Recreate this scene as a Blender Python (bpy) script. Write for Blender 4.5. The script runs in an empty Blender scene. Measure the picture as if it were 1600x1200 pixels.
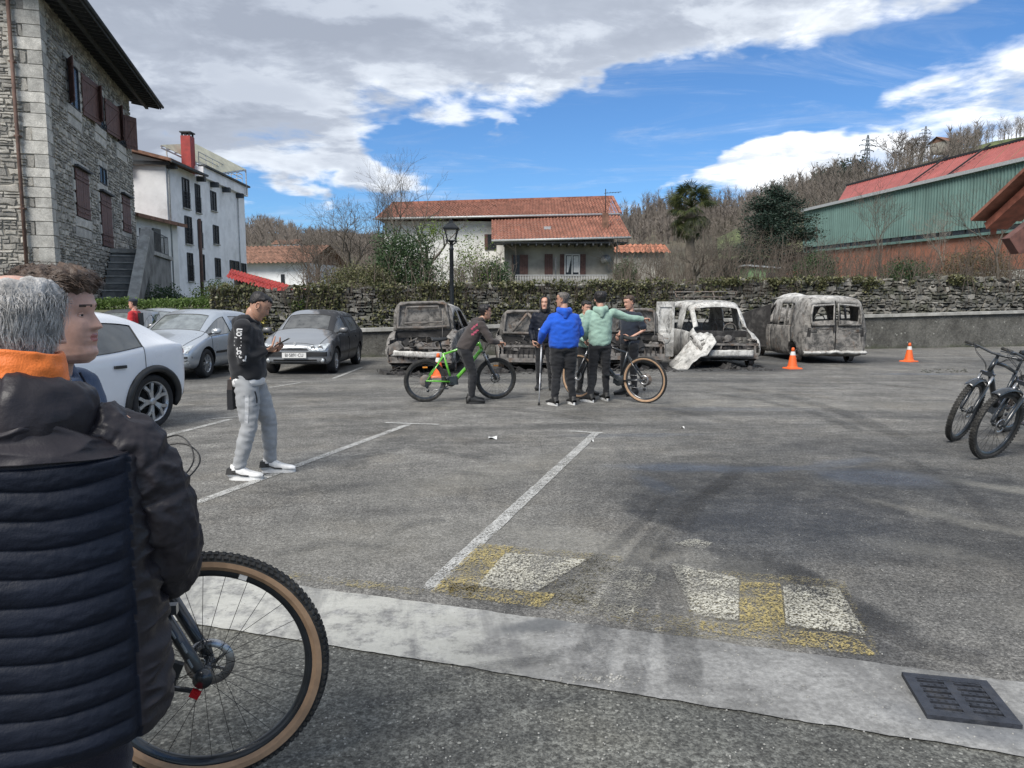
import bpy, bmesh, math, random
import numpy as np
from mathutils import Vector, Matrix, noise
from mathutils.bvhtree import BVHTree

S = bpy.context.scene
COL = S.collection
R = math.radians
rnd = random.Random(7)
nrng = np.random.default_rng(11)

# ------------------------------------------------------------------ camera
FPX, PITCH, EYE = 1155.5, math.atan(125 / 1155.5), 1.57
cam_data = bpy.data.cameras.new('camera')
cam_data.sensor_width = 36.0
cam_data.lens = 36.0 * FPX / 1600.0
cam_data.clip_start = 0.05
cam_data.clip_end = 5000
cam = bpy.data.objects.new('camera', cam_data)
COL.objects.link(cam)
cam.location = (0, 0, EYE)
cam.rotation_euler = (R(90) - PITCH, 0, 0)
S.camera = cam

# ------------------------------------------------------------------ exposure
S.view_settings.view_transform = 'Standard'
S.view_settings.look = 'None'
S.view_settings.gamma = 1.0
S.view_settings.use_curve_mapping = False
S.view_settings.exposure = 0.72
S.cycles.max_bounces = 6
S.cycles.diffuse_bounces = 3
S.cycles.glossy_bounces = 3
S.cycles.transparent_max_bounces = 16
S.cycles.transmission_bounces = 4

# sun: high, behind the camera to the left, softened by thin cloud
SUN_AZ, SUN_EL = R(-148), R(48)      # azimuth measured from +Y towards +X
sd = Vector((math.sin(SUN_AZ) * math.cos(SUN_EL), math.cos(SUN_AZ) * math.cos(SUN_EL), math.sin(SUN_EL)))
sun_l = bpy.data.lights.new('sun', 'SUN')
sun_l.energy = 2.9
sun_l.angle = R(28)
sun_l.color = (1.0, 0.955, 0.89)
sun = bpy.data.objects.new('sun', sun_l)
sun.rotation_euler = sd.to_track_quat('Z', 'Y').to_euler()
COL.objects.link(sun)

# ------------------------------------------------------------------ node helpers
class NT:
    """tiny node-tree writer"""
    def __init__(self, nt):
        self.t = nt
        nt.nodes.clear()
    def n(self, typ, **kw):
        nd = self.t.nodes.new(typ)
        for k, v in kw.items():
            setattr(nd, k, v)
        return nd
    def link(self, a, b):
        self.t.links.new(a, b)
    def put(self, sock, v):
        if isinstance(v, bpy.types.NodeSocket):
            self.t.links.new(v, sock)
        elif isinstance(v, (tuple, list)) and sock.type == 'RGBA' and len(v) == 3:
            sock.default_value = (*v, 1)
        else:
            sock.default_value = v
    def math(self, op, a, b=0.0, c=0.0, clamp=False):
        nd = self.n('ShaderNodeMath', operation=op, use_clamp=clamp)
        self.put(nd.inputs[0], a); self.put(nd.inputs[1], b); self.put(nd.inputs[2], c)
        return nd.outputs[0]
    def vmath(self, op, a, b=(0, 0, 0)):
        nd = self.n('ShaderNodeVectorMath', operation=op)
        self.put(nd.inputs[0], a); self.put(nd.inputs[1], b)
        return nd.outputs[0] if op not in ('LENGTH', 'DOT_PRODUCT') else nd.outputs['Value']
    def mul3(self, a, v):
        return self.vmath('MULTIPLY', a, v)
    def mix(self, f, a, b, blend='MIX'):
        nd = self.n('ShaderNodeMix', data_type='RGBA', blend_type=blend)
        self.put(nd.inputs[0], f); self.put(nd.inputs[6], a); self.put(nd.inputs[7], b)
        return nd.outputs[2]
    def noise(self, vec, scale=5, detail=3, rough=.55, dist=0.0, out=0):
        nd = self.n('ShaderNodeTexNoise')
        if vec is not None: self.put(nd.inputs['Vector'], vec)
        nd.inputs['Scale'].default_value = scale
        nd.inputs['Detail'].default_value = detail
        nd.inputs['Roughness'].default_value = rough
        nd.inputs['Distortion'].default_value = dist
        return nd.outputs[out]
    def voro(self, vec, scale=5, feature='F1', out='Distance', rand=1.0):
        nd = self.n('ShaderNodeTexVoronoi', feature=feature)
        if vec is not None: self.put(nd.inputs['Vector'], vec)
        nd.inputs['Scale'].default_value = scale
        nd.inputs['Randomness'].default_value = rand
        return nd.outputs[out]
    def ramp(self, f, stops, interp='LINEAR'):
        nd = self.n('ShaderNodeValToRGB')
        nd.color_ramp.interpolation = interp
        while len(nd.color_ramp.elements) < len(stops):
            nd.color_ramp.elements.new(0.5)
        for e, (p, c) in zip(nd.color_ramp.elements, stops):
            e.position = p
            e.color = (c, c, c, 1) if not isinstance(c, (tuple, list)) else (*c, 1)
        self.put(nd.inputs[0], f)
        return nd.outputs[0]
    def smooth(self, v, a, b, lo=0.0, hi=1.0):
        nd = self.n('ShaderNodeMapRange', interpolation_type='SMOOTHSTEP')
        self.put(nd.inputs[0], v)
        for i, x in enumerate((a, b, lo, hi)):
            nd.inputs[i + 1].default_value = x
        return nd.outputs[0]
    def coords(self, which='Object'):
        return self.n('ShaderNodeTexCoord').outputs[which]
    def pos(self):
        return self.n('ShaderNodeNewGeometry').outputs['Position']
    def sep(self, v):
        nd = self.n('ShaderNodeSeparateXYZ'); self.put(nd.inputs[0], v)
        return nd.outputs
    def comb(self, x, y, z):
        nd = self.n('ShaderNodeCombineXYZ')
        for i, v in enumerate((x, y, z)): self.put(nd.inputs[i], v)
        return nd.outputs[0]
    def attr(self, name, out='Fac'):
        nd = self.n('ShaderNodeAttribute'); nd.attribute_name = name
        return nd.outputs[out]
    def bump(self, h, strength=.4, dist=.01, normal=None):
        nd = self.n('ShaderNodeBump')
        nd.inputs['Strength'].default_value = strength
        nd.inputs['Distance'].default_value = dist
        self.put(nd.inputs['Height'], h)
        if normal is not None: self.put(nd.inputs['Normal'], normal)
        return nd.outputs[0]
    def bsdf(self, col=(.5, .5, .5), rough=.6, metal=0.0, normal=None, spec=.5, coat=0.0, trans=0.0, alpha=None, sheen=0.0, sss=0.0):
        nd = self.n('ShaderNodeBsdfPrincipled')
        self.put(nd.inputs['Base Color'], col)
        self.put(nd.inputs['Roughness'], rough)
        self.put(nd.inputs['Metallic'], metal)
        self.put(nd.inputs['Specular IOR Level'], spec)
        self.put(nd.inputs['Coat Weight'], coat)
        nd.inputs['Coat Roughness'].default_value = .06
        self.put(nd.inputs['Transmission Weight'], trans)
        if sheen: nd.inputs['Sheen Weight'].default_value = sheen
        if sss:
            nd.inputs['Subsurface Weight'].default_value = sss
            nd.inputs['Subsurface Radius'].default_value = (.012, .005, .003)
            nd.inputs['Subsurface Scale'].default_value = .6
        if normal is not None: self.put(nd.inputs['Normal'], normal)
        if alpha is not None: self.put(nd.inputs['Alpha'], alpha)
        return nd.outputs[0]
    def out(self, s):
        o = self.n('ShaderNodeOutputMaterial')
        self.link(s, o.inputs[0])

MATS = {}
def newmat(name):
    m = bpy.data.materials.new(name)
    m.use_nodes = True
    MATS[name] = m
    return m, NT(m.node_tree)

def simple(name, col, rough=.6, metal=0.0, spec=.5, coat=0.0, var=.25, scale=8.0, bump=0.0, bscale=60.0, dirt=None, sheen=0.0, sss=0.0):
    """plain surface with a little procedural unevenness in colour, gloss and relief"""
    m, t = newmat(name)
    co = t.coords('Object')
    n1 = t.noise(co, scale, 4, .6)
    k = t.smooth(n1, .3, .7, 1 - var, 1 + var)
    c = t.vmath('MULTIPLY', col, t.comb(k, k, k))
    if dirt:
        f = t.smooth(t.noise(co, scale * .45, 5, .65), .48, .68, 0, dirt[1])
        c = t.mix(f, c, dirt[0])
    nrm = None
    if bump:
        nrm = t.bump(t.noise(co, bscale, 3), bump, .01)
    rr = t.smooth(t.noise(co, scale * 2, 2), .3, .7, max(0.02, rough - .08), min(1, rough + .08))
    t.out(t.bsdf(c, rr, metal, nrm, spec, coat, sheen=sheen, sss=sss))
    return m

# ------------------------------------------------------------------ mesh helpers
def V(*a): return Vector(a)

def tag(o, label=None, cat=None, group=None, kind=None):
    if label: o['label'] = label
    if cat: o['category'] = cat
    if group: o['group'] = group
    if kind: o['kind'] = kind
    return o

def thing(name, label, cat, loc=(0, 0, 0), rz=0.0, group=None, rot=None):
    o = bpy.data.objects.new(name, None)
    COL.objects.link(o)
    o.empty_display_size = .2
    o.location = loc
    o.rotation_euler = rot if rot else (0, 0, rz)
    return tag(o, label, cat, group)

def link_mesh(name, me, parent=None):
    o = bpy.data.objects.new(name, me)
    COL.objects.link(o)
    if parent is not None: o.parent = parent
    return o

class MB:
    """collects geometry with material slots and builds ONE mesh object"""
    def __init__(self):
        self.v, self.f, self.m, self.s, self.tone = [], [], [], [], []
        self.cur = 0
        self.sm = False
        self.tn = .5
        self.M = None
    def add(self, vs, fs, mat=None, smooth=None):
        b = len(self.v)
        if self.M is not None:
            vs = [self.M @ Vector(p) for p in vs]
        self.v.extend([tuple(p) for p in vs])
        mt = self.cur if mat is None else mat
        sm = self.sm if smooth is None else smooth
        for f in fs:
            self.f.append(tuple(b + i for i in f)); self.m.append(mt); self.s.append(sm); self.tone.append(self.tn)
        return self
    def box(self, c, size, rot=None, mat=None, taper=1.0):
        x, y, z = size[0] / 2, size[1] / 2, size[2] / 2
        pts = []
        for sz in (-1, 1):
            k = 1.0 if sz < 0 else taper
            for sx, sy in ((-1, -1), (1, -1), (1, 1), (-1, 1)):
                pts.append(Vector((sx * x * k, sy * y * k, sz * z)))
        if rot is not None:
            rm = rot if isinstance(rot, Matrix) else Matrix.Rotation(rot, 3, 'Z')
            pts = [rm @ p for p in pts]
        pts = [p + Vector(c) for p in pts]
        return self.add(pts, [(3, 2, 1, 0), (4, 5, 6, 7), (0, 1, 5, 4), (1, 2, 6, 5), (2, 3, 7, 6), (3, 0, 4, 7)], mat, False)
    def bar(self, a, b, w, h, mat=None, up=(0, 0, 1)):
        a, b = Vector(a), Vector(b)
        d = (b - a)
        L = d.length
        if L < 1e-6: return self
        d /= L
        u = Vector(up)
        s = d.cross(u)
        if s.length < 1e-4: s = d.cross(Vector((1, 0, 0)))
        s.normalize()
        u = s.cross(d)
        rm = Matrix((s, d, u)).transposed()
        return self.box((a + b) / 2, (w, L, h), rm, mat)
    def tube(self, pts, r, sides=8, mat=None, caps=True, closed=False, smooth=True, flat=1.0):
        pts = [Vector(p) for p in pts]
        n = len(pts)
        rs = r if isinstance(r, (list, tuple)) else [r] * n
        rings = []
        ref = None
        for i, p in enumerate(pts):
            if closed: d = pts[(i + 1) % n] - pts[i - 1]
            else: d = pts[min(i + 1, n - 1)] - pts[max(i - 1, 0)]
            if d.length < 1e-9: d = Vector((0, 0, 1))
            d.normalize()
            if ref is None:
                ref = Vector((0, 0, 1)) if abs(d.z) < .9 else Vector((1, 0, 0))
            s = d.cross(ref)
            if s.length < 1e-5: s = d.cross(Vector((1, .3, 0)))
            s.normalize()
            u = s.cross(d).normalized()
            ref = u
            rings.append([p + s * math.cos(2 * math.pi * k / sides) * rs[i] + u * math.sin(2 * math.pi * k / sides) * rs[i] * flat for k in range(sides)])
        vs = [q for rg in rings for q in rg]
        fs = []
        m = n if closed else n - 1
        for i in range(m):
            for k in range(sides):
                a, b = i * sides + k, i * sides + (k + 1) % sides
                j = ((i + 1) % n) * sides
                fs.append((a, b, j + (k + 1) % sides, j + k))
        if caps and not closed:
            fs.append(tuple(range(sides - 1, -1, -1)))
            fs.append(tuple((n - 1) * sides + k for k in range(sides)))
        return self.add(vs, fs, mat, smooth)
    def cyl(self, a, b, r, r2=None, sides=16, mat=None, smooth=True):
        return self.tube([a, b], [r, r if r2 is None else r2], sides, mat, True, False, smooth)
    def lathe(self, prof, center=(0, 0, 0), axis='Z', sides=24, mat=None, smooth=True, caps=True):
        """prof: list of (radius, height) along axis"""
        vs, fs = [], []
        for r, h in prof:
            for k in range(sides):
                a = 2 * math.pi * k / sides
                x, y = r * math.cos(a), r * math.sin(a)
                if axis == 'Z': p = (x, y, h)
                elif axis == 'Y': p = (x, h, y)
                else: p = (h, x, y)
                vs.append(Vector(p) + Vector(center))
        for i in range(len(prof) - 1):
            for k in range(sides):
                q = (i * sides + k, i * sides + (k + 1) % sides, (i + 1) * sides + (k + 1) % sides, (i + 1) * sides + k)
                fs.append(q if axis != 'Y' else q[::-1])
        if caps:
            fs.append(tuple(range(sides - 1, -1, -1)) if axis != 'Y' else tuple(range(sides)))
            e = (len(prof) - 1) * sides
            fs.append(tuple(e + k for k in range(sides)) if axis != 'Y' else tuple(e + k for k in range(sides - 1, -1, -1)))
        return self.add(vs, fs, mat, smooth)
    def prism(self, poly, d, mat=None, smooth=False):
        """poly: 3-D ring, d: extrusion vector"""
        n = len(poly)
        vs = [Vector(p) for p in poly] + [Vector(p) + Vector(d) for p in poly]
        fs = [tuple(range(n - 1, -1, -1)), tuple(range(n, 2 * n))]
        fs += [(i, (i + 1) % n, n + (i + 1) % n, n + i) for i in range(n)]
        return self.add(vs, fs, mat, smooth)
    def grid(self, fn, nu, nv, mat=None, smooth=True, closeu=False):
        vs = [fn(i / (nu if closeu else nu), j / nv) for j in range(nv + 1) for i in range(nu + (0 if closeu else 1))]
        w = nu if closeu else nu + 1
        fs = []
        for j in range(nv):
            for i in range(nu):
                a, b = j * w + i, j * w + (i + 1) % w
                fs.append((a, b, b + w, a + w))
        return self.add(vs, fs, mat, smooth)
    def mesh(self, name='m', mats=None, weld=False, fixn=True):
        me = bpy.data.meshes.new(name)
        me.from_pydata(self.v, [], self.f)
        if mats:
            for mm in (mats if isinstance(mats, (list, tuple)) else [mats]): me.materials.append(MATS[mm] if isinstance(mm, str) else mm)
        me.polygons.foreach_set('material_index', self.m)
        me.polygons.foreach_set('use_smooth', self.s)
        if any(t != .5 for t in self.tone):
            at = me.attributes.new('tone', 'FLOAT', 'FACE')
            at.data.foreach_set('value', self.tone)
        if fixn or weld:
            bm = bmesh.new(); bm.from_mesh(me)
            if weld: bmesh.ops.remove_doubles(bm, verts=bm.verts, dist=weld if weld is not True else 1e-4)
            if fixn: bmesh.ops.recalc_face_normals(bm, faces=bm.faces)
            bm.to_mesh(me); bm.free()
        me.update()
        return me
    def build(self, name, mats, parent=None, **kw):
        return link_mesh(name, self.mesh(name, mats, **kw), parent)

def np_mesh(name, verts, faces, mats, smooth=False, tone=None, midx=None):
    """fast mesh from numpy arrays; faces all same size (tri or quad)"""
    me = bpy.data.meshes.new(name)
    nv, nf, k = len(verts), len(faces), faces.shape[1]
    me.vertices.add(nv); me.vertices.foreach_set('co', np.asarray(verts, np.float32).ravel())
    me.loops.add(nf * k); me.loops.foreach_set('vertex_index', np.asarray(faces, np.int32).ravel())
    me.polygons.add(nf)
    me.polygons.foreach_set('loop_start', np.arange(nf, dtype=np.int32) * k)
    me.polygons.foreach_set('loop_total', np.full(nf, k, np.int32))
    for m in (mats if isinstance(mats, (list, tuple)) else [mats]): me.materials.append(MATS[m])
    if midx is not None: me.polygons.foreach_set('material_index', np.asarray(midx, np.int32))
    me.polygons.foreach_set('use_smooth', np.full(nf, smooth, bool))
    if tone is not None:
        at = me.attributes.new('tone', 'FLOAT', 'FACE'); at.data.foreach_set('value', np.asarray(tone, np.float32))
    me.update(calc_edges=True)
    me.validate()
    return me

def dup(root, name=None, loc=None, rz=None, label=None):
    r = root.copy(); COL.objects.link(r)
    if name: r.name = name
    if loc is not None: r.location = loc
    if rz is not None: r.rotation_euler = (0, 0, rz)
    if label: r['label'] = label
    for ch in list(root.children):
        c = ch.copy(); COL.objects.link(c); c.parent = r
        for g in list(ch.children):
            d = g.copy(); COL.objects.link(d); d.parent = c
    return r

def bake(o, mods):
    """apply modifiers given as (type, props) and return the new mesh data on the same object"""
    for typ, pr in mods:
        md = o.modifiers.new(typ.lower(), typ)
        for k, v in pr.items(): setattr(md, k, v)
    dg = bpy.context.evaluated_depsgraph_get()
    dg.update()
    me = bpy.data.meshes.new_from_object(o.evaluated_get(dg))
    o.modifiers.clear()
    old = o.data
    o.data = me
    if old.users == 0: bpy.data.meshes.remove(old)
    return o

def ray(px, py):
    x, v = (px - 800) / FPX, (600 - py) / FPX
    c, s = math.cos(PITCH), math.sin(PITCH)
    return Vector((x, c + v * s, -s + v * c))
def G(px, py, z=0.0):
    """place on the ground seen at a photograph position"""
    d = ray(px, py); t = (z - EYE) / d.z
    return Vector((d.x * t, d.y * t, z))
def P(px, py, Y):
    d = ray(px, py); t = Y / d.y
    return Vector((d.x * t, Y, EYE + d.z * t))
# ------------------------------------------------------------------ world: sky with broken cloud
world = bpy.data.worlds.new('World')
S.world = world
world.use_nodes = True
t = NT(world.node_tree)
sky = t.n('ShaderNodeTexSky', sky_type='NISHITA')
sky.sun_disc = False
sky.sun_elevation = SUN_EL
sky.sun_rotation = SUN_AZ
sky.altitude = 300
sky.air_density = 1.0
sky.dust_density = 0.4
sky.ozone_density = 3.0
dirv = t.coords('Generated')
dx, dy, dz = t.sep(dirv)[0:3]
wv = t.vmath('SUBTRACT', t.noise(t.mul3(dirv, (1, 1, 2.2)), 5.5, 4, .6, out=1), (.5, .5, .5))
az = t.math('MULTIPLY_ADD', t.sep(wv)[0], .42, t.math('ARCTAN2', dx, dy))
el = t.math('MULTIPLY_ADD', t.sep(wv)[1], .15, t.math('ARCSINE', dz))
def cloud_pt(lift):
    den = t.math('ADD', t.math('MAXIMUM', dz, -.02), .16 + lift)
    return t.comb(t.math('DIVIDE', dx, den), t.math('DIVIDE', dy, den), t.math('MULTIPLY', dz, 3.0))
def cloud_noise(v):
    w = t.vmath('ADD', v, t.mul3(t.noise(v, 1.3, 3, .55, out=1), (.7, .7, .7)))
    a = t.noise(w, 1.05, 9, .58)
    b = t.noise(t.mul3(v, (1, 1.3, 1)), 3.1, 6, .62)
    return t.math('MULTIPLY_ADD', t.math('SUBTRACT', a, .5), 1.55, t.math('MULTIPLY_ADD', b, .42, .29))
# where the cover is thick and where it breaks (azimuth, elevation in radians, half sizes, weight)
BLOBS = [(.10, .195, .26, .060, -.34), (.35, .255, .14, .045, -.32), (-.04, .175, .12, .05, -.16), (-.30, .115, .16, .030, -.34), (-.05, .12, .2, .03, -.28), (.64, .335, .12, .025, -.22), (.2, .12, .25, .04, -.25),
         (-.10, .175, .12, .026, .30), (.52, .245, .13, .040, .26), (.50, .38, .25, .05, .10), (.30, .10, .3, .03, -.3),
         (-.045, .222, .022, .012, .22), (.05, .208, .045, .014, .26), (.31, .248, .022, .010, .20), (.16, .29, .05, .012, .12)]
bias = None
for (a0, e0, sa, se, w) in BLOBS:
    da = t.math('DIVIDE', t.math('SUBTRACT', az, a0), sa)
    de = t.math('DIVIDE', t.math('SUBTRACT', el, e0), se)
    q = t.math('MULTIPLY_ADD', da, da, t.math('MULTIPLY', de, de))
    g = t.math('MULTIPLY', t.math('EXPONENT', t.math('MULTIPLY', q, -1.0)), w)
    bias = g if bias is None else t.math('ADD', bias, g)
# the bright bank of cumulus just over the hills to the right
up_ = t.smooth(t.math('SUBTRACT', el, t.math('MULTIPLY_ADD', az, .13, .262)), -.045, .04)
lf_ = t.math('MULTIPLY', t.smooth(az, -.06, -.20), t.smooth(el, .105, .165))
bias = t.math('MULTIPLY_ADD', t.math('MAXIMUM', up_, lf_), .33, bias)
dl = t.math('SUBTRACT', el, t.math('MULTIPLY_ADD', az, .20, .122))
bank = t.math('MULTIPLY', t.smooth(dl, .020, -.012), t.math('MULTIPLY', t.smooth(az, .10, .20), t.smooth(az, .52, .38)))
bias = t.math('MULTIPLY_ADD', bank, .34, bias)
n0 = cloud_noise(cloud_pt(0.0))
n1 = cloud_noise(cloud_pt(0.03))
dens = t.math('ADD', n0, bias)
cover = t.smooth(dens, .45, .72)
wisp = t.math('MULTIPLY', t.smooth(t.noise(t.mul3(cloud_pt(.05), (1.0, 2.6, 1)), 1.3, 8, .68, .8), .46, .80), .45)
cover = t.math('MAXIMUM', cover, wisp)
thick = t.smooth(dens, .55, 1.0)
rim = t.smooth(t.math('SUBTRACT', n0, n1), -.09, .13)
lite = t.math('MULTIPLY_ADD', rim, .52, t.math('MULTIPLY', t.math('SUBTRACT', 1.0, thick), .42))
lite = t.math('MULTIPLY_ADD', bank, .25, lite)
# heavier, greyer cover to the upper left, brighter towards the right
side = t.smooth(az, -.40, .45, -.12, .16)
lite = t.math('ADD', lite, side, 0.0, True)
cc = t.ramp(lite, [(0.0, (2.45, 2.75, 3.35)), (.35, (3.25, 3.6, 4.25)), (.68, (4.9, 5.3, 5.9)), (1.0, (7.6, 7.8, 8.1))])
skyc = t.mix(1.0, sky.outputs[0], (.43, .64, .85), 'MULTIPLY')
col = t.mix(cover, skyc, cc)
bg = t.n('ShaderNodeBackground')
bg.inputs['Strength'].default_value = 0.10
t.put(bg.inputs[0], col)
wo = t.n('ShaderNodeOutputWorld')
t.link(bg.outputs[0], wo.inputs[0])

# ------------------------------------------------------------------ ground materials
def emask(t, pos, cx, cy, rx, ry, rot=0.0, soft=.5, wob=.35, ws=1.6):
    """soft irregular patch on the ground"""
    nz = t.noise(pos, ws, 4, .6, out=1)
    p = t.vmath('ADD', pos, t.mul3(t.vmath('SUBTRACT', nz, (.5, .5, .5)), (wob * 2, wob * 2, 0)))
    p = t.vmath('SUBTRACT', p, (cx, cy, 0))
    x, y = t.sep(p)[0:2]
    c, s = math.cos(rot), math.sin(rot)
    u = t.math('ADD', t.math('MULTIPLY', x, c / rx), t.math('MULTIPLY', y, s / rx))
    v = t.math('ADD', t.math('MULTIPLY', x, -s / ry), t.math('MULTIPLY', y, c / ry))
    q = t.math('SQRT', t.math('MULTIPLY_ADD', u, u, t.math('MULTIPLY', v, v)))
    return t.smooth(q, 1 + soft, 1 - soft)

U = V(.305, .952, 0)      # direction of the parking bays
W = V(.952, -.305, 0)     # across the bays

def asphalt(name, tone, coarse, stains):
    m, t = newmat(name)
    pos = t.mul3(t.coords('Object'), (1, 1, 0))
    big = t.noise(pos, .35, 5, .62)
    mid = t.noise(pos, 2.3, 5, .68)
    # worn streaks sweeping round where cars turn
    r = t.vmath('LENGTH', t.vmath('SUBTRACT', pos, (6.5, -22, 0)))
    px, py = t.sep(pos)[0:2]
    sw = t.noise(t.comb(t.math('MULTIPLY', r, 2.2), t.math('MULTIPLY', px, .16), 0), 1.3, 6, .72)
    sw2 = t.noise(t.comb(t.math('MULTIPLY', px, .35), t.math('MULTIPLY', py, 3.2), 3), 1.0, 6, .7, .6)
    k = t.math('MULTIPLY_ADD', t.smooth(big, .3, .7, -.16, .16), 1.0, 1.0)
    k = t.math('MULTIPLY', k, t.smooth(mid, .28, .72, .80, 1.20))
    far = t.smooth(py, 4.5, 9.0)
    st = t.math('MULTIPLY', t.smooth(sw, .3, .72, .78, 1.26), t.smooth(sw2, .3, .7, .90, 1.12))
    st = t.math('MULTIPLY', st, t.smooth(t.noise(pos, 1.3, 7, .75), .32, .70, .78, 1.25))
    k = t.math('MULTIPLY', k, t.math('MULTIPLY_ADD', t.math('SUBTRACT', st, 1.0), far, 1.0))
    # stones of the aggregate
    vs = 95 / coarse
    cell = t.n('ShaderNodeTexVoronoi', feature='F1'); t.put(cell.inputs['Vector'], pos); cell.inputs['Scale'].default_value = vs
    cv = t.sep(t.mul3(cell.outputs['Color'], (1, 1, 1)))[0]
    agg = t.smooth(cv, 0, 1, .60, 1.40)
    cell2 = t.n('ShaderNodeTexVoronoi', feature='F1'); t.put(cell2.inputs['Vector'], pos); cell2.inputs['Scale'].default_value = vs * .42
    cv2 = t.sep(t.mul3(cell2.outputs['Color'], (1, 1, 1)))[1]
    chip = t.math('MULTIPLY', t.smooth(cv2, .86, .99), t.smooth(cell2.outputs['Distance'], .42, .22))
    k = t.math('MULTIPLY', k, agg)
    dark = t.smooth(t.noise(pos, 30 / coarse, 5, .8), .36, .64, .50, 1.30)
    dark = t.math('MULTIPLY', dark, t.smooth(t.noise(pos, 9, 5, .75), .34, .66, .80, 1.18))
    k = t.math('MULTIPLY', k, dark)
    col = t.vmath('MULTIPLY', tone, t.comb(k, k, k))
    warm = t.smooth(t.noise(pos, 1.1, 4, .6), .45, .75)
    col = t.mix(t.math('MULTIPLY', warm, .35), col, t.mul3(col, (1.12, 1.02, .86)))
    col = t.mix(t.math('MULTIPLY', chip, .75), col, (.34, .34, .31))
    rough = t.smooth(mid, .3, .7, .78, .93)
    if stains:
        # soot, oil and the darker washed-out lane where water ran from the fire
        msk = None
        for (cx, cy, rx, ry, ro, so, am) in stains:
            e = t.math('MULTIPLY', emask(t, pos, cx, cy, rx, ry, ro, so), am)
            msk = e if msk is None else t.math('MAXIMUM', msk, e)
        spots = t.math('MULTIPLY', t.smooth(t.noise(pos, 1.15, 5, .62, .5), .55, .74), .55)
        msk = t.math('MAXIMUM', msk, spots)
        br = t.smooth(t.noise(pos, 3.5, 6, .75), .30, .62, .62, 1.0)
        msk = t.math('MULTIPLY', msk, br)
        dk = t.mul3(col, (.25, .265, .30))
        col = t.mix(msk, col, dk)
        # pale dusty film left between
        film = None
        for (cx, cy, rx, ry, ro, am) in FILMS:
            e = t.math('MULTIPLY', emask(t, pos, cx, cy, rx, ry, ro, .7, .22, 3.0), am)
            film = e if film is None else t.math('MAXIMUM', film, e)
        film = t.math('MULTIPLY', film, t.smooth(t.noise(pos, 22, 4, .7), .3, .7, .35, 1))
        col = t.mix(film, col, (.27, .26, .225))
        # faint tyre prints
        # damp patches: dark and shiny
        wet = None
        for (cx, cy, rx, ry, ro, am) in WETS:
            e = t.math('MULTIPLY', emask(t, pos, cx, cy, rx, ry, ro, .55, .16, 2.6), am)
            wet = e if wet is None else t.math('MAXIMUM', wet, e)
        wetk = t.math('MULTIPLY', wet, t.smooth(t.noise(pos, 60, 3, .6), .25, .6, .55, 1))
        col = t.mix(wetk, col, t.mul3(col, (.62, .70, .86)))
        rough = t.math('MULTIPLY_ADD', wetk, -.64, rough)
    h = t.math('MULTIPLY_ADD', cell.outputs['Distance'], -.8, t.noise(pos, 55 / coarse, 3, .7))
    nrm = t.bump(h, .55, .006 * coarse)
    t.out(t.bsdf(col, rough, 0, nrm, .45))
    return m

FILMS = [(.45, 4.75, .8, .22, -.5, .5), (-.2, 6.8, 1.3, .35, .8, .28), (1.15, 3.75, .6, .25, 1.2, .35), (3.5, 5.0, .9, .10, -.9, .35), (-.9, 4.8, 1.1, .6, .3, .28), (4.4, 6.0, .7, .14, -.8, .5), (2.7, 4.6, .35, .16, -.6, .25), (2.9, 3.5, .45, .25, -.3, .35), (5.5, 11.5, 4.0, .5, -.1, .25), (-1.0, 14.2, 3.6, .35, 0, .3)]
WETS = [(1.68, 7.0, .62, .18, -.12, .9), (1.25, 6.35, .12, .36, .2, .6), (2.3, 6.95, .8, .10, 0, .7), (3.35, 6.6, .50, .34, -.3, 1.0), (3.2, 7.2, .6, .12, .4, .6),
        (1.5, 8.8, .8, .12, .05, .45), (3.0, 11.0, 1.5, .2, 0, .35), (9.3, 16.6, 1.1, .14, 0, .75), (1.95, 5.2, .8, .7, 0, .35)]
STAINS = [(2.0, 5.75, 1.15, .95, .15, .10, 1.0), (4.6, 6.0, 3.9, 2.9, .3, .45, .50), (2.1, 6.2, 1.35, 1.05, .1, .25, .85), (3.6, 6.4, 1.1, .9, -.4, .35, .95), (2.6, 4.9, 1.5, .75, -.2, .3, .80), (1.55, 4.1, .30, 1.3, .10, .35, .9), (4.3, 8.0, 2.2, .75, -.05, .5, .7), (3.6, 4.2, 1.2, .8, -.6, .4, .6),
          (2.6, 9.5, 3.0, .3, .06, .5, .45), (5.8, 10.3, 3.2, .35, -.12, .5, .5),
          (-1.6, 17.4, 1.9, 1.6, 0, .35, .95), (1.0, 18.2, 2.0, 1.5, 0, .35, .95), (5.2, 18.6, 2.2, 1.7, 0, .35, .95), (9.0, 21.0, 2.6, 1.7, 0, .4, .95), (2.5, 15.2, 5.0, .5, .03, .5, .5),
          (-.9, 5.4, .3, .16, .3, .6, .4), (-1.6, 6.2, .5, .12, .3, .6, .45), (-.6, 8.3, .8, .12, .1, .6, .4), (-3.9, 12.8, 2.2, .3, 0, .6, .4), (.2, 3.9, .5, .16, .9, .5, .35), (-4.6, 16.6, 1.1, 1.2, 0, .4, .6), (-7.1, 15.7, 1.3, 1.4, 0, .4, .6)]
asphalt('asphalt_lot', (.148, .144, .133), .72, STAINS)
_sv = STAINS
FILMS_keep, WETS_keep = FILMS, WETS
FILMS = [(.9, 1.9, .35, .16, -.6, .25)]
WETS = [(-9, -9, .1, .1, 0, 0)]
asphalt('asphalt_road', (.112, .114, .104), .85, [(1.0, 2.45, .14, .8, .2, .6, .45), (1.25, 2.2, .09, .7, .15, .6, .45), (-.1, 2.7, .5, .08, .5, .5, .55), (-.2, 2.35, .6, .07, .45, .5, .4), (-1.6, 2.4, .6, .5, 0, .5, .25)])

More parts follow.
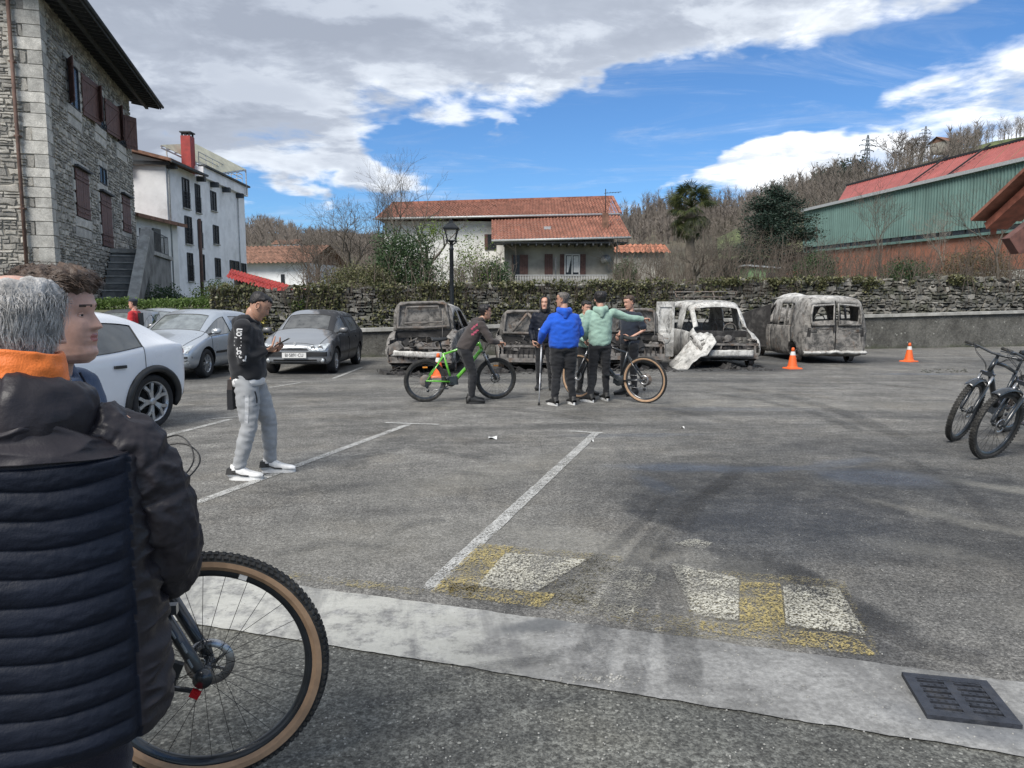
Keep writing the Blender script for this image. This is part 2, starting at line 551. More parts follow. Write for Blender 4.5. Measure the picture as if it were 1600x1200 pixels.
m, t = newmat('gutter_concrete')
pos = t.mul3(t.coords('Object'), (1, 1, 0))
k = t.math('MULTIPLY', t.smooth(t.noise(pos, 1.8, 7, .78), .32, .68, .55, 1.3), t.smooth(t.noise(pos, 34, 4, .75), .3, .7, .72, 1.22))
pit = t.smooth(t.noise(pos, 14, 6, .8), .56, .68)
k = t.math('MULTIPLY', k, t.math('MULTIPLY_ADD', pit, -.38, 1.0))
x_, y_ = t.sep(pos)[0:2]
white = t.smooth(x_, .35, -.5)      # old whitewash clings to the left end
white = t.math('MULTIPLY', white, t.smooth(t.noise(pos, 6, 6, .75), .36, .56))
col = t.vmath('MULTIPLY', (.235, .235, .228), t.comb(k, k, k))
col = t.mix(t.math('MULTIPLY', white, .62), col, (.50, .50, .455))
tyre = t.smooth(t.noise(t.comb(t.math('MULTIPLY_ADD', y_, .15, t.math('MULTIPLY', x_, 1.0)), t.math('MULTIPLY', y_, .1), 0), 4.5, 4, .7), .50, .68)
col = t.mix(t.math('MULTIPLY', tyre, .55), col, (.12, .12, .12))
dk = emask(t, pos, .12, 3.48, .20, .07, .3, .5, .06, 6)
col = t.mix(t.math('MULTIPLY', dk, .75), col, (.08, .085, .09))
blk = t.math('MAXIMUM', emask(t, pos, 2.05, 2.52, .55, .12, -.3, .5, .08, 6), 0)
col = t.mix(t.math('MULTIPLY', blk, .6), col, (.10, .11, .125))
t.out(t.bsdf(col, .85, 0, t.bump(t.math('ADD', t.noise(pos, 60, 4, .8), t.math('MULTIPLY', pit, -.7)), .5, .006), .4))

def paint(name, col, wear, worn_dir=(1, 1)):
    """road paint worn through to the asphalt below"""
    m, t = newmat(name)
    pos = t.mul3(t.coords('Object'), (1, 1, 0))
    w = t.math('MULTIPLY_ADD', t.noise(pos, 3.2, 6, .72), .85, t.math('MULTIPLY', t.noise(pos, 60, 4, .8), .55))
    cell = t.voro(pos, 118, out='Color')
    w = t.math('MULTIPLY_ADD', t.sep(cell)[0], .42, w)
    a = t.smooth(w, wear + .24, wear - .12)
    edge = t.attr('edge')
    a = t.math('MULTIPLY', a, t.smooth(t.math('MULTIPLY_ADD', t.noise(pos, 30, 3, .7), .8, edge), .48, .72))
    k = t.smooth(t.noise(pos, 5, 4, .7), .3, .7, .72, 1.08)
    c = t.vmath('MULTIPLY', col, t.comb(k, k, k))
    t.out(t.bsdf(c, .8, 0, t.bump(t.noise(pos, 90, 3, .7), .4, .004), .4, alpha=a))
    return m
paint('paint_line', (.46, .46, .44), .92)
paint('paint_white_block', (.52, .505, .43), .80)
paint('paint_white_faint', (.42, .41, .35), .72)
paint('paint_yellow', (.42, .34, .14), .76)
paint('paint_yellow_faint', (.34, .29, .15), .66)

def sheet(name, pts, z, mat, jitter=0.0, kind='structure', n=40, parent=None, edge=True):
    """flat patch: dense grid strip between two edges given as point lists (lower, upper)"""
    lo, up = pts
    def along(L, s):
        seg = [(Vector(L[i + 1]) - Vector(L[i])).length for i in range(len(L) - 1)]
        d = s * sum(seg)
        for i, q in enumerate(seg):
            if d <= q or i == len(seg) - 1: return Vector(L[i]).lerp(Vector(L[i + 1]), min(1, d / q) if q else 0)
            d -= q
    mb = MB(); M_ = 8
    vs, fs, ed = [], [], []
    for i in range(n + 1):
        a, b = along(lo, i / n), along(up, i / n)
        j1 = (noise.noise((a.x * 7, a.y * 7, 1)) + .5 * noise.noise((a.x * 31, a.y * 31, 4))) * jitter
        j2 = (noise.noise((b.x * 7, b.y * 7, 9)) + .5 * noise.noise((b.x * 31, b.y * 31, 2))) * jitter
        dd = (b - a).normalized() if (b - a).length > 1e-6 else V(0, 1, 0)
        a = a + dd * j1; b = b + dd * j2
        for j in range(M_ + 1):
            p = a.lerp(b, j / M_)
            vs.append((p.x, p.y, z))
            e = min(1.0, min(i, n - i) / max(1, n * .05), min(j, M_ - j) / 1.0)
            ed.append(e)
    for i in range(n):
        for j in range(M_):
            q = i * (M_ + 1) + j
            fs.append((q, q + M_ + 1, q + M_ + 2, q + 1))
    me = bpy.data.meshes.new(name); me.from_pydata(vs, [], fs)
    me.materials.append(MATS[mat])
    at = me.attributes.new('edge', 'FLOAT', 'POINT'); at.data.foreach_set('value', ed)
    bm = bmesh.new(); bm.from_mesh(me); bmesh.ops.recalc_face_normals(bm, faces=bm.faces)
    if bm.faces[0].normal.z < 0: bmesh.ops.reverse_faces(bm, faces=bm.faces)
    bm.to_mesh(me); bm.free()
    o = link_mesh(name, me, parent)
    if kind: o['kind'] = kind
    return o

# ------------------------------------------------------------------ ground, road, gutter
m, t = newmat('rubber_mark')
pos = t.mul3(t.coords('Object'), (1, 1, 0))
a = t.math('MULTIPLY', t.smooth(t.noise(pos, 3, 6, .75), .30, .62), t.smooth(t.noise(pos, 70, 4, .8), .30, .62))
a = t.math('MULTIPLY', t.math('MULTIPLY', a, t.smooth(t.attr('edge'), 0, 1.0)), .42)
t.out(t.bsdf((.045, .046, .048), .9, 0, None, .3, alpha=a))
simple('earth', (.075, .085, .045), .95, var=.45, scale=.25, bump=.4, bscale=6, dirt=((.10, .085, .055), .8))
mb = MB(); mb.add([(-900, -200, -.06), (900, -200, -.06), (900, 1600, -.06), (-900, 1600, -.06)], [(0, 1, 2, 3)])
o = mb.build('ground', 'earth'); tag(o, kind='structure')
def LP(s, w, z=0.0):   # position from along-bay / across-bay coordinates, origin on the gutter's upper edge
    o_ = V(.53, 3.44, 0)
    p = o_ + U * s + W * w
    return V(p.x, p.y, z)
mb = MB(); mb.add([LP(-.3, -30, 0), LP(-.3, 34, 0), (34, 60, 0), (-30, 60, 0)], [(0, 1, 2, 3)])
o = mb.build('parking_lot', 'asphalt_lot'); tag(o, kind='structure')
mb = MB(); mb.add([LP(-12, -30, -.004), LP(-12, 34, -.004), LP(-.3, 34, -.004), LP(-.3, -30, -.004)], [(0, 1, 2, 3)])
o = mb.build('road', 'asphalt_road'); tag(o, kind='structure')
sheet('gutter', ([LP(-.585, -9), LP(-.585, 9)], [LP(0, -9), LP(0, 9)]), .004, 'gutter_concrete', .012, n=700)
# painted lines of the bays
def gline(a, b, w, name='bay_line', mat='paint_line', z=.006, n=60):
    a, b = Vector(a), Vector(b)
    s = (b - a).normalized().cross(V(0, 0, 1)) * w / 2
    return sheet(name, ([a - s, b - s], [a + s, b + s]), z, mat, .006, n=n)
L3a, L3b = G(932, 676), G(664, 926)
gline(L3b, L3a, .105); gline(G(889, 674), G(942, 677.5), .085, 'bay_line', z=.008, n=16)
L2a, L2b = G(640, 663), G(300, 789)
gline(L2b, L2a, .10); gline(G(600, 661), G(687, 664), .085, 'bay_line', z=.008, n=16)
gline(G(225, 690), G(362, 655), .10)
gline(G(420, 606), G(470, 598), .08); gline(G(520, 592), G(566, 574), .10); gline(G(330, 655), G(372, 652), .08, z=.008, n=16)
# remains of the old crossing and the yellow box beside the gutter
def gp(*a): return [G(x, y) for x, y in a]
sheet('yellow_marking', (gp((668, 930), (905, 962)), gp((752, 848), (985, 868))), .006, 'paint_yellow_faint', .02)
sheet('yellow_marking', (gp((668, 930), (735, 940)), gp((750, 850), (805, 853))), .009, 'paint_yellow', .015)
sheet('yellow_marking', (gp((690, 933), (850, 952)), gp((705, 912), (870, 930))), .009, 'paint_yellow', .015)
sheet('yellow_marking', (gp((860, 955), (1080, 998)), gp((880, 925), (1080, 965))), .005, 'paint_yellow_faint', .02)
sheet('yellow_marking', (gp((440, 905), (655, 932)), gp((455, 893), (668, 922))), .006, 'paint_yellow_faint', .02)
sheet('crossing_stripe', (gp((742, 920), (835, 930)), gp((790, 864), (920, 876))), .012, 'paint_white_block', .02)
sheet('crossing_stripe', (gp((835, 940), (985, 972)), gp((930, 862), (1030, 900))), .006, 'paint_white_faint', .03)
sheet('yellow_marking', (gp((1075, 998), (1385, 1032)), gp((1070, 888), (1320, 905))), .006, 'paint_yellow_faint', .02)
sheet('yellow_marking', (gp((1090, 988), (1375, 1030)), gp((1090, 972), (1340, 996))), .009, 'paint_yellow', .015)
sheet('yellow_marking', (gp((1155, 990), (1228, 990)), gp((1155, 910), (1220, 912))), .010, 'paint_yellow', .01)
sheet('crossing_stripe', (gp((1083, 966), (1155, 976)), gp((1045, 880), (1155, 905))), .013, 'paint_white_block', .01)
sheet('crossing_stripe', (gp((1227, 982), (1358, 1000)), gp((1222, 914), (1310, 920))), .013, 'paint_white_block', .015)
def skid(pts, w, name='tyre_mark', z=.016, n=70):
    q = [G(*p) for p in pts]; L, Rr_ = [], []
    for i in range(len(q)):
        d = (q[min(i + 1, len(q) - 1)] - q[max(i - 1, 0)]).normalized(); s = d.cross(V(0, 0, 1)) * w / 2; L.append(q[i] - s); Rr_.append(q[i] + s)
    sheet(name, (L, Rr_), z, 'rubber_mark', .01, n=n)
for i, (pts, w) in enumerate([([(905, 1090), (940, 990), (975, 920), (1010, 860), (1060, 800), (1150, 740)], .20), ([(1075, 1110), (1062, 1000), (1050, 930), (1045, 870), (1075, 800), (1160, 730)], .18), ([(985, 1100), (1000, 1000), (1015, 900), (1040, 850)], .12),
        ([(770, 965), (850, 925), (930, 880), (1000, 820), (1040, 770)], .10), ([(1560, 1040), (1440, 1010), (1330, 950), (1250, 900), (1190, 860)], .22), ([(640, 1075), (740, 1050), (850, 1035), (930, 1012)], .10), ([(560, 1110), (680, 1080), (800, 1060)], .07),
        ([(1060, 600), (1150, 607), (1240, 622), (1330, 650), (1420, 690)], .30), ([(1080, 612), (1180, 624), (1270, 645), (1350, 678)], .22), ([(620, 606), (760, 612), (900, 622), (1040, 640), (1180, 668)], .25), ([(560, 640), (680, 636), (800, 640), (960, 660)], .2), ([(1230, 600), (1380, 602), (1500, 612)], .3),
        ([(1320, 700), (1420, 720), (1500, 760), (1560, 820)], .15), ([(540, 720), (640, 700), (760, 720)], .12), ([(700, 740), (790, 745), (860, 738)], .10), ([(600, 840), (640, 822), (700, 815)], .10), ([(420, 870), (520, 850), (600, 858)], .12)]):
    skid(pts, w, z=.016 + .0006 * i)
sheet('crossing_stripe', (gp((1050, 850), (1100, 860)), gp((1085, 842), (1115, 848))), .006, 'paint_white_faint', .03)
# ------------------------------------------------------------------ building materials
def stone_mat(name, c0, c1, moss=0.0, rough=.9, bump=.7, bs=18):
    m, t = newmat(name)
    co = t.pos()
    tn = t.attr('tone')
    k = t.smooth(t.noise(co, 3.5, 5, .7), .25, .75, .70, 1.25)
    c = t.mix(tn, c0, c1)
    c = t.vmath('MULTIPLY', c, t.comb(k, k, k))
    lich = t.smooth(t.noise(co, 1.3, 6, .75), .55, .75)
    c = t.mix(t.math('MULTIPLY', lich, .45), c, (.07, .073, .066))
    sp = t.smooth(t.noise(co, 30, 4, .7), .3, .7, .78, 1.2)
    c = t.vmath('MULTIPLY', c, t.comb(sp, sp, sp))
    if moss:
        g = t.math('MULTIPLY', t.smooth(t.noise(co, 2.2, 5, .7), .45, .65), moss)
        c = t.mix(g, c, (.045, .055, .022))
    t.out(t.bsdf(c, rough, 0, t.bump(t.noise(co, bs, 5, .75), bump, .03), .35))
stone_mat('rubble_stone', (.23, .22, .20), (.52, .49, .43))
stone_mat('ashlar_stone', (.38, .37, .34), (.55, .53, .48), bump=.4)
stone_mat('wall_stone', (.085, .082, .072), (.32, .305, .27), moss=.55)
simple('mortar', (.25, .235, .205), .95, var=.3, scale=3, bump=.5, bscale=30)
simple('mortar_dark', (.035, .035, .032), .95, var=.4, scale=3)
simple('shutter_wood', (.120, .062, .052), .7, var=.25, scale=6, bump=.2)
simple('eave_wood', (.055, .060, .066), .8, var=.3, scale=4, bump=.3)
simple('white_wood', (.55, .55, .53), .6, var=.08)
simple('dark_pane', (.018, .021, .025), .3, spec=.4, var=.2)
simple('iron', (.025, .026, .028), .55, metal=.3, var=.3)
simple('white_render', (.80, .81, .82), .9, var=.07, scale=1.5, bump=.15, bscale=25, dirt=((.42, .43, .42), .35))
simple('white_render_warm', (.72, .72, .69), .9, var=.08, scale=1.2, bump=.15, bscale=25, dirt=((.36, .35, .32), .5))
simple('stained_render', (.30, .285, .25), .95, var=.25, scale=.9, bump=.3, bscale=18, dirt=((.13, .125, .115), .8))
simple('concrete_grey', (.20, .20, .19), .92, var=.3, scale=1.6, bump=.4, bscale=25, dirt=((.07, .072, .066), .75))
simple('coping', (.36, .355, .33), .9, var=.25, scale=3, bump=.3, bscale=40, dirt=((.16, .16, .14), .5))
simple('red_paint', (.30, .035, .03), .6, var=.2, scale=3)
simple('rust_post', (.11, .065, .05), .8, var=.3, scale=4)
simple('gutter_metal', (.40, .41, .41), .45, metal=.3, var=.15)
simple('pergola_sheet', (.50, .48, .36), .6, var=.15, scale=2)
simple('curtain', (.62, .62, .60), .9, var=.1)
def tile_mat(name, a, b, lich=.5):
    m, t = newmat(name)
    co = t.pos()
    c = t.mix(t.smooth(t.voro(co, 3.2, out='Distance'), .1, .7), a, b)
    k = t.smooth(t.noise(co, 1.2, 6, .75), .3, .7, .62, 1.25)
    c = t.vmath('MULTIPLY', c, t.comb(k, k, k))
    l = t.math('MULTIPLY', t.smooth(t.noise(co, 2.8, 6, .8), .54, .68), lich)
    c = t.mix(l, c, (.085, .075, .06))
    t.out(t.bsdf(c, .85, 0, t.bump(t.noise(co, 12, 4), .3, .02), .35))
tile_mat('roof_tile', (.20, .080, .055), (.30, .135, .095), .75)
tile_mat('roof_tile_orange', (.33, .12, .07), (.42, .18, .11), .5)
tile_mat('roof_tile_brown', (.15, .085, .06), (.24, .13, .09))

def hitf(o, d):
    """returns f(px,py)->(s,z): distance along the facade line through o with direction d, and height"""
    def f(px, py):
        r = ray(px, py)
        # o + s*d = t*r  (xy)
        det = d.x * -r.y + d.y * r.x
        s = (-o.x * -r.y - o.y * r.x) / det
        tt = (o.x + s * d.x) / r.x if abs(r.x) > 1e-6 else (o.y + s * d.y) / r.y
        return s, EYE + r.z * tt
    return f

def rubble_layout(L, H, holes, hrow, lrow, seed, z0=0.0):
    """irregularly coursed rubble: list of stone outlines in (u,v)"""
    rr = random.Random(seed)
    out = []
    v = z0
    while v < H - .03:
        h = rr.uniform(*hrow)
        if v + h > H - hrow[0] * .6: h = H - v
        u = -rr.uniform(0, lrow[0])
        while u < L:
            l = rr.uniform(*lrow) * (.75 + .5 * h / hrow[1])
            ua, ub = max(0, u), min(L, u + l)
            if L - ub < lrow[0] * .5: ub = L; l = L - u
            cells = [(ua, ub, v, v + h)]
            if h > hrow[0] * 1.45 and rr.random() < .45:
                k = rr.uniform(.4, .6)
                cells = [(ua, ub, v, v + h * k), (ua, ub, v + h * k, v + h)]
                if l > lrow[0] * 1.6 and rr.random() < .6:
                    mu = ua + (ub - ua) * rr.uniform(.4, .6)
                    cells[1:] = [(ua, mu, v + h * k, v + h), (mu, ub, v + h * k, v + h)]
            for (a, b, c, d) in cells:
                if b - a < .04 or d - c < .03: continue
                if any(a < hb - .01 and b > ha + .01 and c < hd - .01 and d > hc + .01 for (ha, hb, hc, hd) in holes):
                    # trim against the opening
                    for (ha, hb, hc, hd) in holes:
                        if a < hb and b > ha and c < hd and d > hc:
                            if a < ha and ha - a > .08: b = min(b, ha)
                            elif b > hb and b - hb > .08: a = max(a, hb)
                            elif c < hc and hc - c > .05: d = min(d, hc)
                            elif d > hd and d - hd > .05: c = max(c, hd)
                            else: a = b
                if b - a < .05 or d - c < .03: continue
                out.append((a, b, c, d))
            u += l
        v += h
    return out

def stone_geo(mb, cell, gap, depth, rr, F, tone=None, rough=.26):
    """one proud stone with a chamfered, uneven face. F maps (u,v,w) to 3-D (w outwards)"""
    a, b, c, d = cell
    w, h = b - a, d - c
    j = min(w, h) * rough
    g = gap / 2
    cs = [(a + g, c + g), (a + w * rr.uniform(.35, .65), c + g), (b - g, c + g), (b - g, d - g), (a + w * rr.uniform(.35, .65), d - g), (a + g, d - g)]
    cs = [(x + rr.uniform(-j, j) * .8, y + rr.uniform(-j, j) * .8) for x, y in cs]
    cx = sum(p[0] for p in cs) / 6; cy = sum(p[1] for p in cs) / 6
    D = depth * rr.uniform(.55, 1.25)
    ins = min(.045, min(w, h) * .16)
    tx, ty = rr.uniform(-.25, .25) * D, rr.uniform(-.25, .25) * D
    top = []
    for x, y in cs:
        dd = math.hypot(x - cx, y - cy) + 1e-6
        k = max(.3, (dd - ins) / dd)
        nx, ny = cx + (x - cx) * k, cy + (y - cy) * k
        top.append((nx, ny, D + tx * (nx - cx) / w + ty * (ny - cy) / h))
    vs = [F(x, y, -.01) for x, y in cs] + [F(*p) for p in top] + [F(cx, cy, D * 1.05)]
    n = 6
    fs = [(i, (i + 1) % n, n + (i + 1) % n, n + i) for i in range(n)] + [(n + i, n + (i + 1) % n, 2 * n) for i in range(n)]
    mb.tn = rr.random() if tone is None else tone
    mb.add(vs, fs, 0, False)
    mb.tn = .5

def rubble(parent, L, H, holes, F, hrow, lrow, depth, gap, seed, mats='rubble_stone', near_key=None, nobj=300, z0=0.0, name='stone', keep=None, tone_f=None):
    cells = rubble_layout(L, H, holes, hrow, lrow, seed, z0)
    if keep: cells = [c for c in cells if keep(c)]
    key = near_key or (lambda c: -(c[1] - c[0]) * (c[3] - c[2]))
    cells.sort(key=key)
    rr = random.Random(seed + 1)
    for c in cells[:nobj]:
        mb = MB(); stone_geo(mb, c, gap, depth, rr, F)
        mb.build(name, mats, parent, fixn=True)
    rest = cells[nobj:]
    if rest:
        mb = MB()
        for c in rest: stone_geo(mb, c, gap, depth, rr, F)
        o = mb.build('rubble_masonry', mats, parent); o['kind'] = 'stuff'

def shutter_leaf(mb, w, h, z0, x0, y0, M=None, planks=4, brace=True):
    """plank shutter standing in the local x-z plane at y0 (front = -y)"""
    pw = w / planks
    for i in range(planks):
        mb.box((x0 + pw * (i + .5), y0, z0 + h / 2), (pw - .008, .03, h))
    for zz in (.12, .88):
        mb.box((x0 + w / 2, y0 - .025, z0 + h * zz), (w - .04, .02, .09))
    if brace: mb.bar((x0 + .05, y0 - .025, z0 + h * .16), (x0 + w - .05, y0 - .025, z0 + h * .84), .02, .08, up=(0, 0, 1))

# ================================================================== the stone house at the left
SH_O = V(-15.9, 26.0, 0)
SH_A = V(-.268, .9634, 0); SH_N = V(.9634, .268, 0)
SH_L = 13.4
SH_H = hitf(SH_O, SH_A)(207, 165)[1]
house = thing('stone_house', 'tall old rubble stone house with brown shutters and deep dark timber eaves at the left', 'house')
fr = hitf(SH_O, SH_A)
def rect(x0, y0, x1, y1, f=fr):
    a = f(x0, (y0 + y1) / 2)[0]; b = f(x1, (y0 + y1) / 2)[0]
    xm = (x0 + x1) / 2
    z1, z0 = f(xm, y0)[1], f(xm, y1)[1]
    return [min(a, b), max(a, b), z0, z1]
def FR(u, v, w): return SH_O + SH_A * u + SH_N * w + V(0, 0, v)
def FL(u, v, w): return SH_O - SH_N * u - SH_A * w + V(0, 0, v)
ops = {'w1': rect(105, 103, 121, 166), 'w2': rect(147, 146, 160, 196), 'w3': rect(181, 175, 192, 224),
       'l1': rect(117, 268, 137, 340), 'sm': rect(155, 263, 165, 287), 'd1': rect(157, 305, 173, 385), 'd2': rect(190, 308, 202, 362)}
# ashlar surrounds
sur = {}
for k, (a, b, c, d) in ops.items():
    e = .28 if k != 'sm' else .2
    sur[k] = [a - e, b + e, c - (.8 if k in ('w1', 'w2', 'w3', 'l1') else 0 if k == 'd1' else .25), d + .32]
qn = .62
holes_r = list(sur.values()) + [[0, qn, 0, 99]]
mb = MB()
mb.prism([FR(0, 0, 0), FR(SH_L, 0, 0), FR(SH_L, SH_H + .3, 0), FR(0, SH_H + .3, 0)], -SH_N * .06)
mb.prism([FL(.06, 0, 0), FL(9, 0, 0), FL(9, SH_H + .3, 0), FL(.06, SH_H + .3, 0)], SH_A * .06)
mb.prism([FR(SH_L, 0, -.07), FR(SH_L, 0, -9), FR(SH_L, SH_H + .3, -9), FR(SH_L, SH_H + .3, -.07)], -SH_A * .1)
mb.build('wall', 'mortar', house)
rubble(house, SH_L, SH_H + .1, holes_r, FR, (.10, .28), (.16, .50), .05, .028, 5, near_key=lambda c: c[0] + (0 if c[2] > 4 else 30), nobj=170, keep=lambda c: c[3] > 1.2)
rubble(house, 4.2, SH_H + .1, [[0, qn, 0, 99]], FL, (.10, .28), (.18, .56), .05, .028, 8, near_key=lambda c: c[0], nobj=130, keep=lambda c: c[3] > 1.2)
# quoins, alternating long and short on the two faces
rr = random.Random(3)
z = 1.0; i = 0
while z < SH_H:
    h = rr.uniform(.30, .50)
    if z + h > SH_H: h = SH_H + .1 - z
    lr, ll = (rr.uniform(.50, .60), rr.uniform(.36, .5)) if i % 2 else (rr.uniform(.30, .42), rr.uniform(.8, 1.05))
    mb = MB(); mb.tn = rr.random()
    g = .012
    c0 = SH_O + V(0, 0, z + g)
    o1, o2 = SH_A * lr + SH_N * .05, -SH_N * ll - SH_A * .05
    k = SH_N * .05 - SH_A * .05
    mb.prism([c0 + k, c0 + o1, c0 + SH_A * lr - SH_N * .1, c0 - SH_N * ll + SH_A * .1, c0 + o2], V(0, 0, h - 2 * g))
    mb.build('quoin', 'ashlar_stone', house)
    # fill behind the short sides
    for F, l0, l1 in ((FR, lr, qn), (FL, ll, qn)):
        if l1 - l0 > .1:
            mb = MB(); stone_geo(mb, (l0, l1 + .02, z, z + h), .03, .045, rr, F); mb.build('stone', 'rubble_stone', house)
    z += h; i += 1
for k, (a, b, c, d) in ops.items():
    A, B, C, D = sur[k]
    blocks = []
    # jambs
    for (x0, x1) in ((A, a), (b, B)):
        zz = c; n_ = max(1, round((d - c) / .42)); hh = (d - c) / n_
        for q in range(n_):
            blocks.append((x0, x1, zz, zz + hh)); zz += hh
    blocks.append((A, (a + b) / 2, d, D)); blocks.append(((a + b) / 2, B, d, D))
    if c - C > .1:
        n_ = 2 if c - C > .5 else 1
        for q in range(n_):
            hh = (c - C) / n_
            blocks.append((A + .0, B, C + q * hh, C + (q + 1) * hh))
    for bl in blocks:
        mb = MB(); stone_geo(mb, bl, .02, .05, rr, FR, tone=rr.uniform(.2, 1), rough=.04)
        mb.build('ashlar_block', 'ashlar_stone', house)
    # recess with glass or dark opening
    mb = MB()
    if k in ('w1', 'w2', 'w3', 'sm'):
        mb.prism([FR(a, c, .002), FR(b, c, .002), FR(b, d, .002), FR(a, d, .002)], SH_N * .01)
        w_ = mb.build('window', 'dark_pane', house)
        f_ = MB()
        for (p, q) in (((a, c), (b, c)), ((a, d), (b, d)), ((a, c), (a, d)), ((b, c), (b, d)), (((a + b) / 2, c), ((a + b) / 2, d))):
            f_.bar(FR(p[0], p[1], .03), FR(q[0], q[1], .03), .05, .05, up=SH_N)
        f_.build('frame', 'eave_wood', w_)
    else:
        mb.prism([FR(a, c, .002), FR(b, c, .002), FR(b, d, .002), FR(a, d, .002)], SH_N * .01)
        w_ = mb.build('window' if k != 'd1' else 'door', 'dark_pane', house)
        for q in (0, 1):
            s_ = MB(); hw = (b - a) / 2 - .01
            s_.M = Matrix.Translation(FR(a + q * (hw + .02), c, .06)) @ Matrix((SH_A, -SH_N, V(0, 0, 1))).transposed().to_4x4()
            shutter_leaf(s_, hw, d - c - .01, 0.0, 0, 0, planks=3, brace=False)
            for zz in (.22, .78): s_.box((hw / 2, -.035, (d - c) * zz), (hw, .015, .05))
            s_.build('shutter', 'shutter_wood', w_)
        mb = MB()
        mb.prism([FR(a - .1, d + .02, .05), FR(b + .1, d + .02, .05), FR(b + .1, d + .1, .05), FR(a - .1, d + .1, .05)], SH_N * .16)
        mb.build('lintel', 'eave_wood', house)
# open shutters beside the upper windows (swung back, a little off the wall)
for (s0, s1, w, out) in ((98.5, 106, None, .62), (124, 144, None, .12), (144, 149, None, .45), (161, 177, None, .12), (177, 182, None, .4), (192, 198, None, .3)):
    key = 'w1' if s0 < 125 else 'w2' if s0 < 165 else 'w3'
    a, b, c, d = ops[key]
    if s0 < 100: h0, th = a, R(150); hw = .60
    elif s0 == 124: h0, th = b, R(6); hw = fr(144, 147)[0] - fr(125, 140)[0]; h0 = fr(125, 140)[0]
    elif s0 == 144: h0, th = a, R(140); hw = .55
    elif s0 == 161: h0, th = fr(162, 178)[0], R(6); hw = fr(177, 182)[0] - fr(162, 178)[0]
    elif s0 == 177: h0, th = a, R(140); hw = .55
    else: h0, th = b, R(35); hw = .75
    ax = SH_A * math.cos(th) + SH_N * math.sin(th)
    ny = V(0, 0, 1).cross(ax) * 1.0
    s_ = MB()
    s_.M = Matrix.Translation(FR(h0, c - .02, .07)) @ Matrix((ax, ny, V(0, 0, 1))).transposed().to_4x4()
    shutter_leaf(s_, hw, d - c + .04, 0, 0, 0, planks=4)
    s_.build('shutter', 'shutter_wood', house)
# lattice guards under two windows
for k in ('w2', 'w3'):
    a, b, c, d = ops[k]
    mb = MB(); n_ = 6
    for q in range(n_):
        u0, u1 = a - .1 + (b - a + .2) * q / n_, a - .1 + (b - a + .2) * (q + 1) / n_
        mb.bar(FR(u0, c - .02, .12), FR(u1, c + .22, .12), .02, .025, up=SH_N); mb.bar(FR(u1, c - .02, .12), FR(u0, c + .22, .12), .02, .025, up=SH_N)
    mb.build('window_guard', 'iron', house)
# eaves: boards, rafters, purlin, fascia, gutter
ov, og = 1.35, 1.05
za, zb = SH_H + .12, SH_H - .10
def ER(u, w, dz=0): return SH_O + SH_A * u + SH_N * w + V(0, 0, (za + (zb - za) * max(w, -1) / ov) + dz)
nb = 60
mb = MB()
mb.prism([ER(-og, -.02, .16), ER(SH_L + og, -.02, .16), ER(SH_L + og, ov, .16), ER(-og, ov, .16)], V(0, 0, .04))
mb.prism([ER(-og, -9, 0) + V(0, 0, 4.2), ER(SH_L + og, -9, 0) + V(0, 0, 4.2), ER(SH_L + og, ov, .20), ER(-og, ov, .20)], V(0, 0, .08))
mb.build('roof', 'roof_tile_brown', house)
mb = MB(); mb.prism([ER(-og, -.02, .155), ER(SH_L + og, -.02, .155), ER(SH_L + og, ov - .02, .155), ER(-og, ov - .02, .155)], V(0, 0, -.02)); mb.build('soffit', 'eave_wood', house)
r_me = None
for i in range(34):
    u = -og + .1 + (SH_L + 2 * og - .2) * i / 33
    mb = MB(); mb.bar(V(0, 0, 0) + SH_N * -.05, SH_N * (ov - .08) + V(0, 0, (zb - za) * (ov - .08) / ov), .09, .14)
    if r_me is None: r_me = mb.mesh('rafter', 'eave_wood')
    o = link_mesh('rafter', r_me, house); o.location = ER(u, 0, .06)
mb = MB(); mb.bar(ER(-og, .66, -.06), ER(SH_L + og, .66, -.06), .14, .12); mb.build('purlin', 'eave_wood', house)
mb = MB(); mb.bar(ER(-og, ov - .02, .12), ER(SH_L + og, ov - .02, .12), .05, .22); mb.build('fascia', 'eave_wood', house)
mb = MB(); mb.tube([ER(-og - .05, ov + .07, .16), ER(SH_L + og + .05, ov + .07, .16)], .07, 8); mb.build('rain_gutter', 'eave_wood', house)
# gable side eave over the left face
mb = MB()
mb.prism([FL(-ov, SH_H - .02, 0), FL(6, SH_H + 2.4, 0), FL(6, SH_H + 2.6, 0), FL(-ov, SH_H + .2, 0)], -SH_A * og)
mb.build('verge_roof', 'eave_wood', house)
mb = MB(); q = .34
mb.prism([FL(0.05, SH_H, -.02), FL(6, SH_H, -.02), FL(6, SH_H + 2.4, -.02)], SH_A * .1); mb.build('gable', 'mortar', house)
# downpipe on the left face
s0, zt = hitf(SH_O, -SH_N)(27, 10); s1, _ = hitf(SH_O, -SH_N)(60, 400)
mb = MB(); mb.tube([FL(.82, SH_H - .05, .16), FL(.80, 1.0, .16)], .06, 8)
for zz in (2.5, 4.8, 7.2, 9.6): mb.box(FL(.81, zz, .12), (.17, .17, .05))
mb.build('downpipe', 'rust_post', house)
